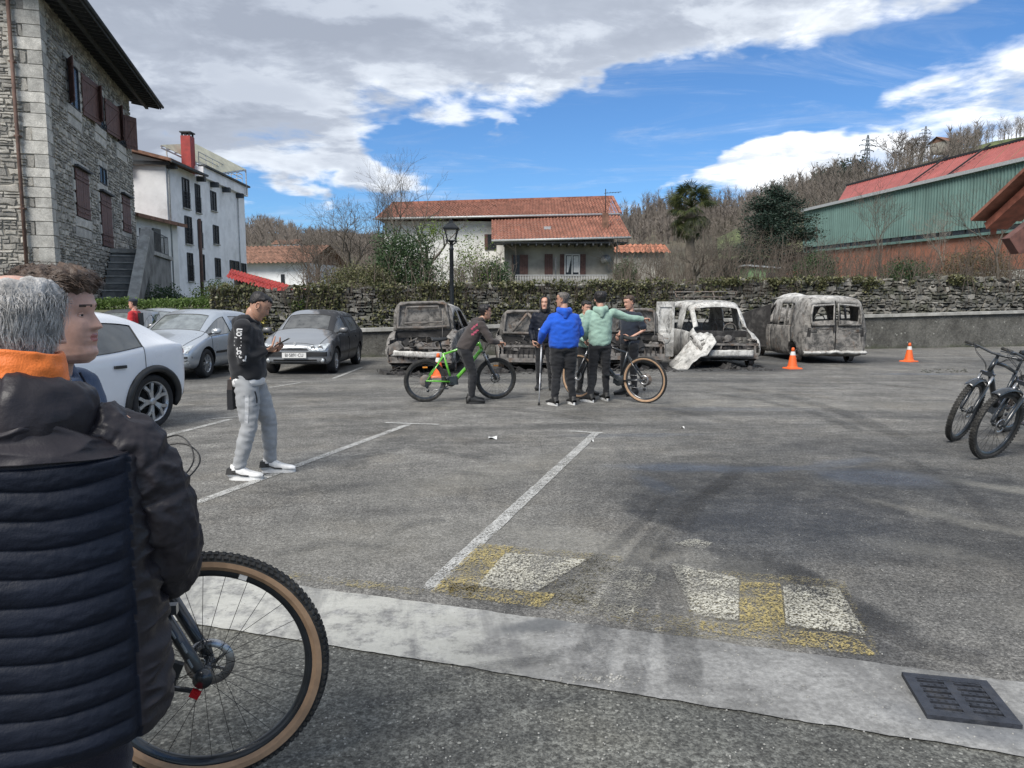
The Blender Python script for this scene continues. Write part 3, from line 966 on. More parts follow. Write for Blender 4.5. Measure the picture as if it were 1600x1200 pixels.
# a lower white wing behind it with a roof edge
# stone stair climbing to the doors
st = thing('stone_staircase', 'old stone stair with a railed landing against the rubble house', 'stairs')
zl = ops['d1'][2] - .05
u0, u1 = ops['d1'][0] - .5, SH_L + .2
wd = 1.5
mb = MB(); mb.prism([FR(u0 + 1.7, 0, .08), FR(u1, 0, .08), FR(u1, zl - .18, .08), FR(u0 + 1.7, zl - .18, .08)], SH_N * wd)
mb.build('landing_base', 'concrete_grey', st)
mb = MB(); mb.prism([FR(u0 + 1.6, zl - .18, .06), FR(u1 + .1, zl - .18, .06), FR(u1 + .1, zl, .06), FR(u0 + 1.6, zl, .06)], SH_N * (wd + .12)); mb.build('landing_slab', 'coping', st)
ns = 12
for i in range(ns):
    zt = zl * (i + 1) / (ns + 1)
    ua = u0 - 2.4 + 4.0 * i / ns
    mb = MB(); mb.prism([FR(ua, 0, .1), FR(ua + .34, 0, .1), FR(ua + .34, zt - .05, .1), FR(ua, zt - .05, .1)], SH_N * (wd - .25)); mb.build('step', 'concrete_grey', st)
    mb = MB(); mb.prism([FR(ua - .05, zt - .05, .09), FR(ua + .36, zt - .05, .09), FR(ua + .36, zt, .09), FR(ua - .05, zt, .09)], SH_N * (wd - .22)); mb.build('tread', 'coping', st)
mb = MB(); mb.prism([FR(u0 - 2.6, .2, wd - .1), FR(u0 - 2.6, .9, wd - .1), FR(u0 + 1.8, zl + .9, wd - .1), FR(u0 + 2.6, zl + .9, wd - .1), FR(u0 + 2.6, zl - .1, wd - .1)], SH_N * .3); mb.build('parapet', 'concrete_grey', st)
mb = MB(); mb.bar(FR(u0 - 2.6, 1.0, wd + .05), FR(u0 + 1.8, zl + .98, wd + .05), .42, .1); mb.build('coping_stone', 'coping', st)
mb = MB()
for i in range(16):
    u = u0 + 2.7 + (u1 - u0 - 2.7) * i / 15
    mb.cyl(FR(u, zl, wd - .02), FR(u, zl + 1.0, wd - .02), .014, sides=5)
for i in range(8):
    w = .2 + (wd - .22) * i / 7
    mb.cyl(FR(u1 + .02, zl, w), FR(u1 + .02, zl + 1.0, w), .014, sides=5)
for zz in (zl + .1, zl + 1.0):
    mb.bar(FR(u0 + 2.65, zz, wd - .02), FR(u1 + .02, zz, wd - .02), .03, .03); mb.bar(FR(u1 + .02, zz, wd), FR(u1 + .02, zz, .2), .03, .03)
mb.build('railing', 'iron', st)
mb = MB(); mb.box(FR(u1 - 1.1, zl + .55, wd - .65), (.75, .75, 1.6)); mb.build('pier', 'concrete_grey', st)

# low white house with a plant-filled balcony, between the two tall ones
bh = thing('low_white_house', 'low white house with black railed balcony behind the stone stair', 'house')
bo = V(P(206, 440, 41).x, 41, 0); 
zt = P(225, 338, 41).z
mb = MB(); mb.box((bo.x - 2.4, 43.5, zt / 2), (5.6, 5, zt)); mb.build('wall', 'white_render_warm', bh)
mb = MB(); mb.prism([(bo.x - 5.5, 40.2, zt + 1.1), (bo.x + .95, 40.2, zt - .1), (bo.x + .95, 40.2, zt + .1), (bo.x - 5.5, 40.2, zt + 1.3)], (0, 6, 0)); mb.build('roof', 'roof_tile_brown', bh)
zb_ = P(235, 398, 40).z
mb = MB(); mb.box((bo.x + .1, 40.4, zb_), (2.6, 1.3, .16)); mb.build('balcony_slab', 'concrete_grey', bh)
mb = MB()
for i in range(18):
    x = bo.x - 1.15 + 2.5 * i / 17; mb.cyl((x, 39.8, zb_), (x, 39.8, zb_ + .95), .013, sides=5)
for i in range(8):
    y = 39.8 + 1.2 * i / 7; mb.cyl((bo.x + 1.35, y, zb_), (bo.x + 1.35, y, zb_ + .95), .013, sides=5)
for q in (.1, .95): mb.bar((bo.x - 1.15, 39.8, zb_ + q), (bo.x + 1.35, 39.8, zb_ + q), .03, .03); mb.bar((bo.x + 1.35, 39.8, zb_ + q), (bo.x + 1.35, 41, zb_ + q), .03, .03)
mb.build('railing', 'iron', bh)
mb = MB(); mb.box((bo.x + .15, 40.99, 1.9 + .6), (.8, .06, 2.3)); mb.build('door', 'shutter_wood', bh)

# ================================================================== white three storey house
wh = thing('white_house', 'white three storey house with red chimney and roof terrace pergola', 'house')
WO = V((272 - 800) / FPX * 45, 45, 0); WD = V(-.03, .9995, 0); WN = V(.9995, .03, 0); WL = 14.2
wf = hitf(WO, WD)
def FW(u, v, w): return WO + WD * u + WN * w + V(0, 0, v)
zp = wf(330, 284)[1]; zpt = wf(387, 296)[1]
zc = P(272, 262, 45).z
mb = MB()
mb.prism([FW(0, 1.9, 0), FW(WL, 1.9, 0), FW(WL, zp, 0), FW(0, zp, 0)], -WN * 7.5)
mb.build('wall', 'white_render', wh)
mb = MB(); mb.prism([FW(-.05, 0, .06), FW(WL + .05, 0, .06), FW(WL + .05, 1.9, .06), FW(-.05, 1.9, .06)], -WN * 7.6); mb.build('stone_plinth', 'rubble_stone', wh)
# gable over the near side and its tiled eave
mb = MB(); mb.prism([WO + V(0, 0, zp), WO + V(-7.5, 0, zp), WO + V(-7.5, 0, zp + 1.9)], WD * 4.5); mb.build('gable', 'white_render', wh)
mb = MB(); mb.prism([WO + V(.7, -.8, zp - .12), WO + V(-8, -.8, zp + 2.05), WO + V(-8, -.8, zp + 2.25), WO + V(.7, -.8, zp + .06)], WD * 5.3); mb.build('roof', 'roof_tile_brown', wh)
mb = MB(); mb.bar(WO + V(.72, -.8, zp - .1), WO + V(.72, 4.4, zp - .1), .12, .12); mb.bar(WO + V(-7, -.3, zp + .05), WO + V(.4, -.3, zp - .15), .1, .2); mb.build('eave_beam', 'eave_wood', wh)
for (u, w) in ((.02, .30), (4.6, .25), (7.0, .25), (9.3, .25), (12.2, .25)):
    mb = MB(); mb.box(FW(u + .2, zp - .22, w), (.55, .3, .32)); mb.build('beam_end', 'eave_wood', wh)
mb = MB(); mb.box(WO + V(-2.2, -.3, zp - .25), (.6, .6, .38)); mb.build('beam_end', 'eave_wood', wh)
u4 = wf(315, 277)[0] - .4
mb = MB(); mb.prism([FW(u4, zp - .02, .28), FW(WL + .1, zp - .02, .28), FW(WL + .1, zpt, .28), FW(u4, zpt, .28)], -WN * 1.2); mb.build('parapet', 'white_render', wh)
mb = MB(); mb.bar(FW(u4, zpt + .06, .2), FW(WL + .2, zpt + .06, .2), .5, .12); mb.build('parapet_cap', 'eave_wood', wh)
mb = MB(); mb.prism([FW(5, zp + .01, 0), FW(WL, zp + .01, 0), FW(WL, zp + .05, 0), FW(5, zp + .05, 0)], -WN * 7.4); mb.build('terrace_floor', 'concrete_grey', wh)
wins = [(285, 280, 295, 325, 1), (289, 339, 299, 381, 1), (293, 396, 301, 439, 1), (305, 289, 312, 332, 1), (309, 345, 315, 387, 1), (313, 398, 319, 438, 0),
        (329, 300, 337, 329, 0), (333, 353, 341, 381, 0), (336, 404, 344, 433, 0), (359, 408, 373, 423, 0), (376, 412, 384, 430, 0)]
for (x0, y0, x1, y1, rail) in wins:
    a, b, c, d = rect(x0, y0, x1, y1, wf)
    mb = MB(); mb.prism([FW(a, c, -.002), FW(b, c, -.002), FW(b, d, -.002), FW(a, d, -.002)], WN * .012)
    w_ = mb.build('window', 'dark_pane', wh)
    mb = MB()
    for (p, q) in (((a, c), (b, c)), ((a, d), (b, d)), ((a, c), (a, d)), ((b, c), (b, d)), (((a + b) / 2, c), ((a + b) / 2, d))):
        mb.bar(FW(p[0], p[1], .03), FW(q[0], q[1], .03), .06, .06, up=WN)
    mb.build('frame', 'eave_wood', w_)
    mb = MB(); mb.bar(FW(a - .06, c - .05, .06), FW(b + .06, c - .05, .06), .14, .07); mb.build('sill', 'coping', w_)
    if rail:
        mb = MB()
        for q in (.25, .5, .75, 1.0): mb.bar(FW(a, c + q, .1), FW(b, c + q, .1), .02, .02)
        for q in range(9): mb.bar(FW(a + (b - a) * q / 8, c, .1), FW(a + (b - a) * q / 8, c + 1, .1), .015, .015)
        mb.build('guard_rail', 'iron', w_)
mb = MB(); mb.tube([FW(.3, zp - .15, .35), FW(.15, zp - .5, .1), FW(.15, 1.9, .08)], .06, 6); mb.build('downpipe', 'gutter_metal', wh)
mb = MB(); mb.tube([FW(wf(371, 330)[0], zp - .3, .07), FW(wf(371, 330)[0], 2.5, .07)], .04, 6); mb.build('downpipe', 'gutter_metal', wh)
# chimney
cb = P(295, 262, 50)
mb = MB(); mb.box((cb.x, 50, (cb.z + P(295, 216, 50).z) / 2 - .3), (.62, .7, P(295, 216, 50).z - cb.z + .8)); ch = mb.build('chimney', 'red_paint', wh)
mb = MB()
zz = P(295, 216, 50).z + .1
for dx_ in (-.24, 0, .24): mb.box((cb.x + dx_, 49.75, zz + .1), (.1, .1, .2)); mb.box((cb.x + dx_, 50.25, zz + .1), (.1, .1, .2))
mb.box((cb.x, 50, zz + .24), (.72, .8, .08)); mb.build('chimney_cap', 'eave_wood', ch)
# pergola
pg = thing('roof_pergola', 'steel frame pergola with pale sheeting on the terrace of the white house', 'pergola')
pc = [P(251, 227, 48), P(305, 225, 53), P(384, 265, 58.5)]
pd = pc[0] + (pc[2] - pc[1])
mb = MB(); mb.prism([pc[0], pc[1], pc[2], pd], (0, 0, .03)); mb.build('sheeting', 'pergola_sheet', pg)
mb = MB(); nn = 9
for i in range(nn + 1):
    a = pc[0].lerp(pd, i / nn); b = pc[1].lerp(pc[2], i / nn); mb.bar(a - V(0, 0, .06), b - V(0, 0, .06), .06, .08)
for i in range(4):
    a = pc[0].lerp(pc[1], i / 3); b = pd.lerp(pc[2], i / 3); mb.bar(a - V(0, 0, .14), b - V(0, 0, .14), .06, .08)
mb.build('roof_frame', 'gutter_metal', pg)
for a in (pc[0].lerp(pc[1], .15), pc[1], pc[1].lerp(pc[2], .5), pc[2], pc[0].lerp(pd, .5), pd):
    mb = MB(); mb.bar((a.x, a.y, zp), a, .07, .07); mb.build('post', 'gutter_metal', pg)
mb = MB()
for q in (.35, .7, 1.0): mb.bar(FW(u4 + .3, zpt + q, -.1), FW(WL, zpt + q, -.1), .04, .04); mb.bar(FW(WL, zpt + q, -.1), FW(WL, zpt + q, -3.5), .04, .04)
for i in range(8): mb.bar(FW(u4 + .3 + (WL - u4 - .3) * i / 7, zpt, -.1), FW(u4 + .3 + (WL - u4 - .3) * i / 7, zpt + 1.0, -.1), .04, .04)
mb.build('terrace_rail', 'gutter_metal', pg)
mb = MB(); a = P(313, 376, 42); mb.cyl((P(316, 460, 42).x, 42, 0), (a.x, 42, a.z + 1.2), .11, .09, 8)
o = mb.build('utility_pole', 'rust_post'); tag(o, 'short brown wooden pole in front of the white house', 'pole')

# ================================================================== roofs helper: real rows of half-round tiles
def tiled_slope(mb, e0, e1, r0, r1, col_w=.24, course=.45, amp=.06):
    """corrugated slope between eave e0-e1 and ridge r0-r1, stepped at each course"""
    e0, e1, r0, r1 = map(Vector, (e0, e1, r0, r1))
    n = max(4, int((e1 - e0).length / col_w)); m = max(2, int((r0 - e0).length / course))
    nrm = (e1 - e0).cross(r0 - e0).normalized()
    if nrm.z < 0: nrm = -nrm
    for j in range(m):
        vs = []
        for s, lift in ((j / m, .035), ((j + 1.12) / m, 0)):
            s = min(s, 1)
            for i in range(n * 4 + 1):
                u = i / (n * 4)
                h = amp * math.sin(2 * math.pi * (i / 4)) if i % 4 != 0 else 0
                h = (0, amp, 0, -amp)[i % 4]
                p = e0.lerp(e1, u).lerp(r0.lerp(r1, u), s)
                jit = noise.noise((i // 4 * 3.1, j * 1.7, 2.2)) * .018
                vs.append(p + nrm * (h + lift + jit))
        w = n * 4 + 1
        mb.add(vs, [(i, i + 1, w + i + 1, w + i) for i in range(w - 1)], 0, True)

# ================================================================== farmhouse behind the wall, centre
fh = thing('tiled_farmhouse', 'long house with two red tiled roofs and a railed balcony behind the wall', 'house')
YU, YR = 55.0, 59.5
e0, e1 = P(586, 341, YU), P(969, 333.5, YU + .0)
r0, r1 = P(612, 318, YR), P(956, 308, YR)
e1.z = e0.z = (e0.z + e1.z) / 2 + .0
e0.z = P(586, 341, YU).z; e1.z = P(969, 333.5, YU).z
mb = MB(); tiled_slope(mb, e0, e1, r0, r1); 
bk0, bk1 = r0 + V(0, 4.5, -1.8), r1 + V(0, 4.5, -1.8)
mb.add([r0, r1, bk1, bk0], [(0, 1, 2, 3)], 0)
mb.add([e0, r0, bk0], [(0, 1, 2)], 0); 
mb.build('upper_roof', 'roof_tile', fh)
mb = MB(); mb.bar(r0, r1, .3, .2); mb.bar(e1 + V(.03, 0, .03), r1 + V(.03, 0, .03), .2, .16); mb.build('ridge_tiles', 'roof_tile', fh)
mb = MB(); mb.tube([e0 + V(0, -.12, -.06), e1 + V(0, -.12, -.06)], .09, 6); mb.build('rain_gutter', 'gutter_metal', fh)
xw0, xw1 = P(601, 380, YU + .9).x, P(945, 380, YU + .9).x
mb = MB(); mb.box(((xw0 + xw1) / 2, YU + 4.9, (e0.z - .1) / 2), (xw1 - xw0, 8, e0.z - .15))
mb.build('upper_wall', 'white_render_warm', fh)
# lower front wing
e2, e3 = P(768, 375, 51.2), P(986, 370, 51.2)
r2, r3 = P(768, 341, 55.0), P(967, 333, 55.0)
r2.z -= .12; r3.z -= .12
mb = MB(); tiled_slope(mb, e2, e3, r2, r3); mb.build('lower_roof', 'roof_tile', fh)
mb = MB(); mb.tube([e2 + V(0, -.1, -.06), e3 + V(0, -.1, -.06)], .09, 6); dp = P(962, 385, 52.4)
mb.tube([e3 + V(-.9, 0, -.1), V(dp.x + .1, 52.5, e3.z - .8), V(dp.x + .1, 52.5, 1.5)], .05, 6); mb.build('rain_gutter', 'gutter_metal', fh)
x0, x1 = P(788, 420, 53).x, P(959, 420, 53).x
mb = MB(); mb.box(((x0 + x1) / 2, 54.5, (e2.z + .3) / 2), (x1 - x0, 3, e2.z + .3)); mb.build('lower_wall', 'stained_render', fh)
mb = MB(); mb.box(((x0 + x1) / 2, 52.2, e2.z - .16), (x1 - x0 + 1.4, 1.7, .1))
for i in range(15): mb.box((x0 + (x1 - x0) * i / 14, 52.1, e2.z - .28), (.1, 1.7, .14))
mb.build('soffit', 'eave_wood', fh)
mb = MB(); a = P(855, 358, 53); mb.box((a.x, 53, a.z + .06), (.5, .5, .2)); mb.build('skylight', 'gutter_metal', fh)
a = P(946, 345, 52.8)
mb = MB(); mb.box((a.x, 52.9, a.z), (.4, .4, 1.1)); c_ = mb.build('chimney', 'roof_tile_brown', fh)
mb = MB(); mb.cyl((a.x, 52.9, a.z + .5), (a.x, 52.9, a.z + 2.2), .03, sides=5); mb.bar((a.x - .1, 52.9, a.z + 1.9), (a.x + 1.1, 52.9, a.z + 2.0), .03, .03)
for i in range(5): mb.bar((a.x + .2 * i + .1, 52.65, a.z + 1.95), (a.x + .2 * i + .1, 53.15, a.z + 1.95), .02, .02)
mb.build('aerial', 'iron', fh)
Yf = 52.96
def fpane(x0, y0, x1, y1, name, mat, th=.06, Y=Yf):
    a, b = P(x0, y0, Y), P(x1, y1, Y)
    mb = MB(); mb.box(((a.x + b.x) / 2, Y, (a.z + b.z) / 2), (abs(b.x - a.x), th, abs(a.z - b.z))); return mb.build(name, mat, fh)
def shut_f(x0, y0, x1, y1, Y=Yf):
    a, b = P(x0, y0, Y), P(x1, y1, Y)
    mb = MB(); shutter_leaf(mb, b.x - a.x, a.z - b.z, b.z, a.x, Y, planks=4, brace=False); mb.build('shutter', 'shutter_wood', fh)
fpane(802, 399, 812, 436, 'door', 'dark_pane'); shut_f(812, 398, 825, 432); shut_f(800, 398, 803, 432)
shut_f(851, 397, 863.5, 431)
fpane(883, 398, 905, 430, 'window', 'dark_pane')
w_ = fh.children[-1]
mb = MB(); a, b = P(883, 398, Yf - .05), P(905, 430, Yf - .05)
for x in (a.x, (a.x + b.x) / 2, b.x): mb.box((x, Yf - .05, (a.z + b.z) / 2), (.09, .08, a.z - b.z))
for z_ in (a.z, b.z): mb.box(((a.x + b.x) / 2, Yf - .05, z_), (b.x - a.x + .09, .08, .09))
mb.build('frame', 'white_wood', w_)
mb = MB()
for s in (0, 1):
    x = a.x + .12 if s == 0 else (a.x + b.x) / 2 + .1
    mb.prism([(x, Yf - .045, a.z - .1), (x + .34, Yf - .045, a.z - .1), (x + (.1 if s == 0 else .36), Yf - .045, b.z + .2), (x, Yf - .045, b.z + .2)], (0, .01, 0))
mb.build('curtain', 'curtain', w_)
shut_f(875, 397, 883, 431); shut_f(905, 397, 915, 431)
fpane(757, 366, 775, 390, 'window', 'dark_pane', Y=55.85); 
shut_f(757, 366, 762, 390, 55.8)
a = P(946, 406, 52.6)
mb = MB(); mb.lathe([(.02, 0), (.28, -.05), (.36, -.12)], (a.x, 52.5, a.z), 'Y', 16); mb.cyl((a.x, 52.5, a.z), (a.x - .2, 52.96, a.z - .2), .03, sides=5); mb.build('satellite_dish', 'gutter_metal', fh)
# balcony with bars
zb0, zb1 = P(870, 447, 52).z, P(870, 430, 52).z
xa, xb = P(806, 440, 52).x, P(948, 440, 52).x
mb = MB(); mb.box(((xa + xb) / 2, 52.4, zb0 - .12), (xb - xa + .3, 1.2, .16)); mb.build('balcony_slab', 'concrete_grey', fh)
bar_me = None
for i in range(58):
    mb = MB()
    if bar_me is None:
        mb.cyl((0, 0, 0), (0, 0, zb1 - zb0), .018, sides=5); bar_me = mb.mesh('bar', 'gutter_metal')
    o = link_mesh('baluster', bar_me, fh); o.location = (xa + (xb - xa) * i / 57, 51.85, zb0)
mb = MB(); mb.bar((xa, 51.85, zb1), (xb, 51.85, zb1), .05, .05); mb.bar((xa, 51.85, zb0 + .08), (xb, 51.85, zb0 + .08), .04, .04); mb.build('railing', 'gutter_metal', fh)
mb = MB(); mb.box((P(868, 420, 52).x, 51.9, (zb0 + P(868, 402, 52).z) / 2), (.12, .12, P(868, 402, 52).z - zb0)); mb.build('post', 'eave_wood', fh)

# little houses further off
def small_house(name, label, c, size, roof_h, wallm, roofm, ov=.5, rz=0.0, ridge='x', wins=()):
    h = thing(name, label, 'house', c, rz)
    w, d, hh = size
    mb = MB(); mb.box((0, 0, hh / 2), (w, d, hh)); mb.build('wall', wallm, h)
    mb = MB(); X, Y_ = w / 2 + ov, d / 2 + ov
    tiled_slope(mb, (-X, -Y_, hh - .1), (X, -Y_, hh - .1), (-X + (0 if ridge == 'x' else X), 0, hh + roof_h), (X - (0 if ridge == 'x' else X), 0, hh + roof_h), col_w=.5, course=.9, amp=.08)
    mb.add([(-X, 0, hh + roof_h), (X, 0, hh + roof_h), (X, Y_, hh - .1), (-X, Y_, hh - .1)], [(0, 1, 2, 3)])
    mb.add([(-w / 2, -d / 2, hh - .05), (-w / 2, d / 2, hh - .05), (-w / 2, 0, hh + roof_h - .1)], [(0, 1, 2)])
    mb.add([(w / 2, -d / 2, hh - .05), (w / 2, d / 2, hh - .05), (w / 2, 0, hh + roof_h - .1)], [(0, 1, 2)])
    mb.build('roof', roofm, h)
    for (x, z_, ww, wh_) in wins:
        mb = MB(); mb.box((x, -d / 2 - .02, z_), (ww, .08, wh_)); q = mb.build('window', 'dark_pane', h)
        mb = MB(); mb.box((x, -d / 2 - .06, z_ - wh_ / 2 - .05), (ww + .2, .12, .1)); mb.build('sill', 'coping', q)
    return h
c = P(432, 440, 75)
small_house('brown_roof_house', 'low white building with a wide brown tiled roof right of the white house', (c.x - 1.5, 78, 0), (11.5, 7, P(430, 411, 75).z), 1.9, 'white_render', 'roof_tile_brown', 1.0, R(-12), wins=((3.3, 3.8, .4, 1.4), (-2, 3.6, .6, 1.0)))
c = P(999, 400, 72)
small_house('orange_roof_house', 'small house with a faded orange tiled roof right of the farmhouse', (c.x - .2, 74, 0), (5.0, 5, P(999, 394, 72).z), .9, 'stained_render', 'roof_tile_orange', .5, wins=((-1, 4.6, .8, 1.0),))
# bright red ridge roof by the hedge
rr_ = thing('red_lean_to', 'bright red tiled lean-to roof edge above the hedge', 'roof')
a, b = P(362, 421, 30), P(482, 454, 27)
mb = MB(); tiled_slope(mb, a + V(0, -.6, -.35), b + V(0, -.6, -.35), a, b, .22, .3, .05)
mb.build('tiles', 'red_roof_bright' if 'red_roof_bright' in MATS else 'red_paint', rr_)
mb = MB(); mb.prism([a + V(0, 0, .02), b + V(0, 0, .02), b + V(0, 2, -.5), a + V(0, 2, -.5)], (0, 0, -.08)); mb.build('back_slope', 'roof_tile_brown', rr_)
mb = MB(); mb.prism([a + V(0, .2, -.3), b + V(0, .2, -.3), V(b.x, b.y + .2, 0), V(a.x, a.y + .2, 0)], (0, .2, 0)); mb.build('wall', 'mortar_dark', rr_)

# ================================================================== green warehouse on the right
def corr(name, a, b2, c):
    m, t = newmat(name)
    co = t.pos()
    k = t.smooth(t.noise(co, .25, 5, .65), .3, .7, .85, 1.12)
    s = t.smooth(t.noise(t.mul3(co, (.8, .8, .06)), 1.5, 4, .6), .35, .7, .90, 1.08)
    k = t.math('MULTIPLY', k, s)
    cc_ = t.vmath('MULTIPLY', a, t.comb(k, k, k))
    cc_ = t.mix(t.smooth(t.noise(co, .6, 6, .75), .58, .75, 0, c), cc_, b2)
    t.out(t.bsdf(cc_, .62, 0, None, .35))
corr('green_cladding', (.115, .195, .178), (.13, .17, .15), .35)
corr('red_roofing', (.30, .085, .075), (.20, .09, .07), .5)
corr('brick_band', (.27, .115, .075), (.24, .12, .085), .6)
simple('pale_render', (.42, .42, .39), .9, var=.15, scale=.5)
wr = thing('warehouse', 'huge green corrugated warehouse with red roof panels and brick base', 'warehouse')
HD = V(-.2125, .977, 0); HNn = V(-.977, -.2125, 0)
HO = V((1600 - 800) / FPX * 58, 58, 0) - HD * 10      # starts outside the frame, near end
hf = hitf(HO, HD)
def FH(u, v, w): return HO + HD * u + HNn * w + V(0, 0, v)
uE = hf(1257, 350)[0]
zT0, zT1 = hf(1600, 252)[1], hf(1256, 331)[1]
zB0, zB1 = hf(1480, 362)[1], hf(1275, 385)[1]
def lin(z0, u0, z1, u1, u): return z0 + (z1 - z0) * (u - u0) / (u1 - u0)
uS = hf(1600, 300)[0]
T = lambda u: lin(zT0, uS, zT1, uE, u)
Bt = lambda u: lin(zB0, hf(1480, 362)[0], zB1, hf(1275, 385)[0], u)
npan = 30
for i in range(npan):
    ua, ub = uE * i / npan, uE * (i + 1) / npan - .03
    mb = MB(); vs = []; k_ = 16
    for j in range(k_ + 1):
        u = ua + (ub - ua) * j / k_
        w = .08 if (j // 2) % 2 else 0
        vs += [FH(u, Bt(u), w), FH(u, T(u), w)]
    mb.add(vs, [(2 * j, 2 * j + 2, 2 * j + 3, 2 * j + 1) for j in range(k_)])
    mb.build('cladding_panel', 'green_cladding', wr)
mb = MB(); mb.prism([FH(0, 0, -.2), FH(uE, 0, -.2), FH(uE, T(uE) - .05, -.2), FH(0, T(0) - .05, -.2)], -HNn * 22); mb.build('inner_wall', 'iron', wr)
mb = MB(); mb.prism([FH(uE + .1, 0, .05), FH(uE + .1, T(uE), .05), FH(uE + .1, T(uE) + 3, -11), FH(uE + .1, T(uE), -22), FH(uE + .1, 0, -22)], HD * -.15); mb.build('gable_wall', 'green_cladding', wr)
mb = MB(); mb.bar(FH(0, T(0) + .12, .15), FH(uE + .3, T(uE) + .12, .15), .45, .3); mb.build('eave_trim', 'gutter_metal', wr)
# window ribbon under the cladding and a sill
z0r = lambda u: Bt(u) - .9
mb = MB(); mb.prism([FH(0, z0r(0), -.15), FH(uE - 2, z0r(uE - 2), -.15), FH(uE - 2, Bt(uE - 2), -.15), FH(0, Bt(0), -.15)], HNn * .05); rb_ = mb.build('window', 'dark_pane', wr)
mb = MB()
for i in range(26): u = (uE - 2) * i / 25; mb.bar(FH(u, z0r(u), -.06), FH(u, Bt(u), -.06), .1, .1)
mb.build('frame', 'iron', rb_)
uW = hf(1222, 420)[0]
zb_ = lambda u: hf(1222, 398)[1] + (hf(1480, 372)[1] - hf(1222, 398)[1]) * (uW - u) / (uW - hf(1480, 372)[0])
mb = MB(); mb.bar(FH(0, zb_(0) - .0, .25), FH(uW, zb_(uW), .25), .5, .22); mb.build('ledge', 'green_cladding', wr)
for i in range(14):
    ua, ub = uW * i / 14, uW * (i + 1) / 14 - .12
    mb = MB(); mb.prism([FH(ua, 4.3, .2), FH(ub, 4.3, .2), FH(ub, zb_(ub) - .11, .2), FH(ua, zb_(ua) - .11, .2)], -HNn * .2); mb.build('brick_panel', 'brick_band', wr)
mb = MB(); mb.prism([FH(0, 0, .15), FH(uW, 0, .15), FH(uW, 4.3, .15), FH(0, 4.3, .15)], -HNn * .2); mb.build('base_wall', 'pale_render', wr)
mb = MB(); mb.prism([FH(uW, 0, .15), FH(uW, zb_(uW) - .1, .15), FH(uW, zb_(uW) - .1, -8), FH(uW, 0, -8)], HD * -.2); mb.build('end_wall', 'brick_band', wr)
# upper red roofing
uR = hf(1298, 318)[0]
def RT(px, py, back):
    o_ = HO - HNn * back
    s, z_ = hitf(o_, HD)(px, py); return s, z_
s0, zz0 = RT(1600, 219, 5.5); s1, zz1 = RT(1323, 291, 5.5)
npan = 22
for i in range(npan):
    def line(s): return zz1 + (zz0 - zz1) * (s1 - s) / (s1 - s0)
    a_, b_ = -4 + (s1 + 4) * i / npan, -4 + (s1 + 4) * (i + 1) / npan - .05
    mb = MB(); vs = []; k_ = 12
    for j in range(k_ + 1):
        s = a_ + (b_ - a_) * j / k_; w = .07 if j % 2 else 0
        su = s + (uR - s1) * (s + 4) / (s1 + 4)
        vs += [FH(su, T(su) + .1, -.6 + w), FH(s, line(s) + w, -5.5)]
    mb.add(vs, [(2 * j, 2 * j + 2, 2 * j + 3, 2 * j + 1) for j in range(k_)])
    mb.build('roof_panel', 'red_roofing', wr)
mb = MB(); mb.bar(FH(-4, line(-4) + .1, -5.5), FH(s1, line(s1) + .1, -5.5), .3, .2)
for s in (s1 * .50, s1 * .62, s1 * .26): mb.bar(FH(s, T(s) + .2, -.5), FH(s, line(s) + .4, -5.4), .12, .12)
mb.build('ridge_trim', 'iron', wr)
simple('yellow_steel', (.42, .30, .09), .6)
for s in (s1 * .18, s1 * .215):
    mb = MB(); mb.bar(FH(s, T(s) + .2, -.5), FH(s, line(s) + .6, -5.4), .22, .22); mb.build('yellow_duct', 'yellow_steel', wr)

# timber eave of the house just outside the frame, right
te = thing('red_timber_eave', 'corner of a red painted timber eave at the right edge', 'roof')
a = P(1556, 352, 17); b = P(1612, 302, 16)
simple('red_timber', (.25, .085, .055), .75, var=.3, scale=5, bump=.3)
simple('brown_timber', (.12, .055, .045), .8, var=.3, scale=5, bump=.3)
mb = MB(); mb.bar(a + V(0, 0, -.02), a + (b - a) * 2.6, .5, .16); mb.build('verge_board', 'red_timber', te)
mb = MB(); mb.bar(a + V(.12, .2, .14), a + (b - a) * 2.6 + V(.12, .2, .14), 1.2, .07); mb.build('roof', 'roof_tile', te)
for i in range(7):
    p = a + (b - a) * (i * .36 + .12)
    mb = MB(); mb.bar(p + V(0, .2, -.12), p + V(.45, .9, -.12), .12, .18); mb.build('rafter_end', 'red_timber', te)
p = P(1583, 400, 18); mb = MB()
mb.prism([(P(1578, 360, 18).x, 18, P(1578, 372, 18).z), (P(1578, 360, 18).x + 6, 18, P(1578, 330, 18).z + 4.2), (P(1578, 360, 18).x + 6, 18, P(1578, 330, 18).z - .6), (P(1592, 400, 18).x, 18, P(1592, 396, 18).z)], (0, .3, 0)); mb.build('timber_wall', 'brown_timber', te)
# ================================================================== walls round the car park
A0, A1 = V(-5.3, 21.7, 0), V(19.2, 27.7, 0)
AD = (A1 - A0).normalized(); AN = V(AD.y, -AD.x, 0)      # towards the car park
lw = thing('low_wall', 'low rough concrete wall with pale coping running behind the burnt cars', 'wall')
AL = (A1 - A0).length + 9
def wz(u): return .74 + .50 * u / 25.2
m, t = newmat('low_wall_concrete')
co = t.pos()
k = t.math('MULTIPLY', t.smooth(t.noise(co, 1.2, 6, .7), .3, .7, .6, 1.3), t.smooth(t.noise(co, 14, 5, .8), .3, .7, .65, 1.3))
c = t.vmath('MULTIPLY', (.125, .122, .110), t.comb(k, k, k))
sp = t.math('MULTIPLY', t.smooth(t.voro(co, 5.5), .22, .12), t.smooth(t.noise(co, 3, 3), .5, .6))
c = t.mix(sp, c, (.30, .30, .27))
sx, sy, sz = t.sep(co)[0:3]
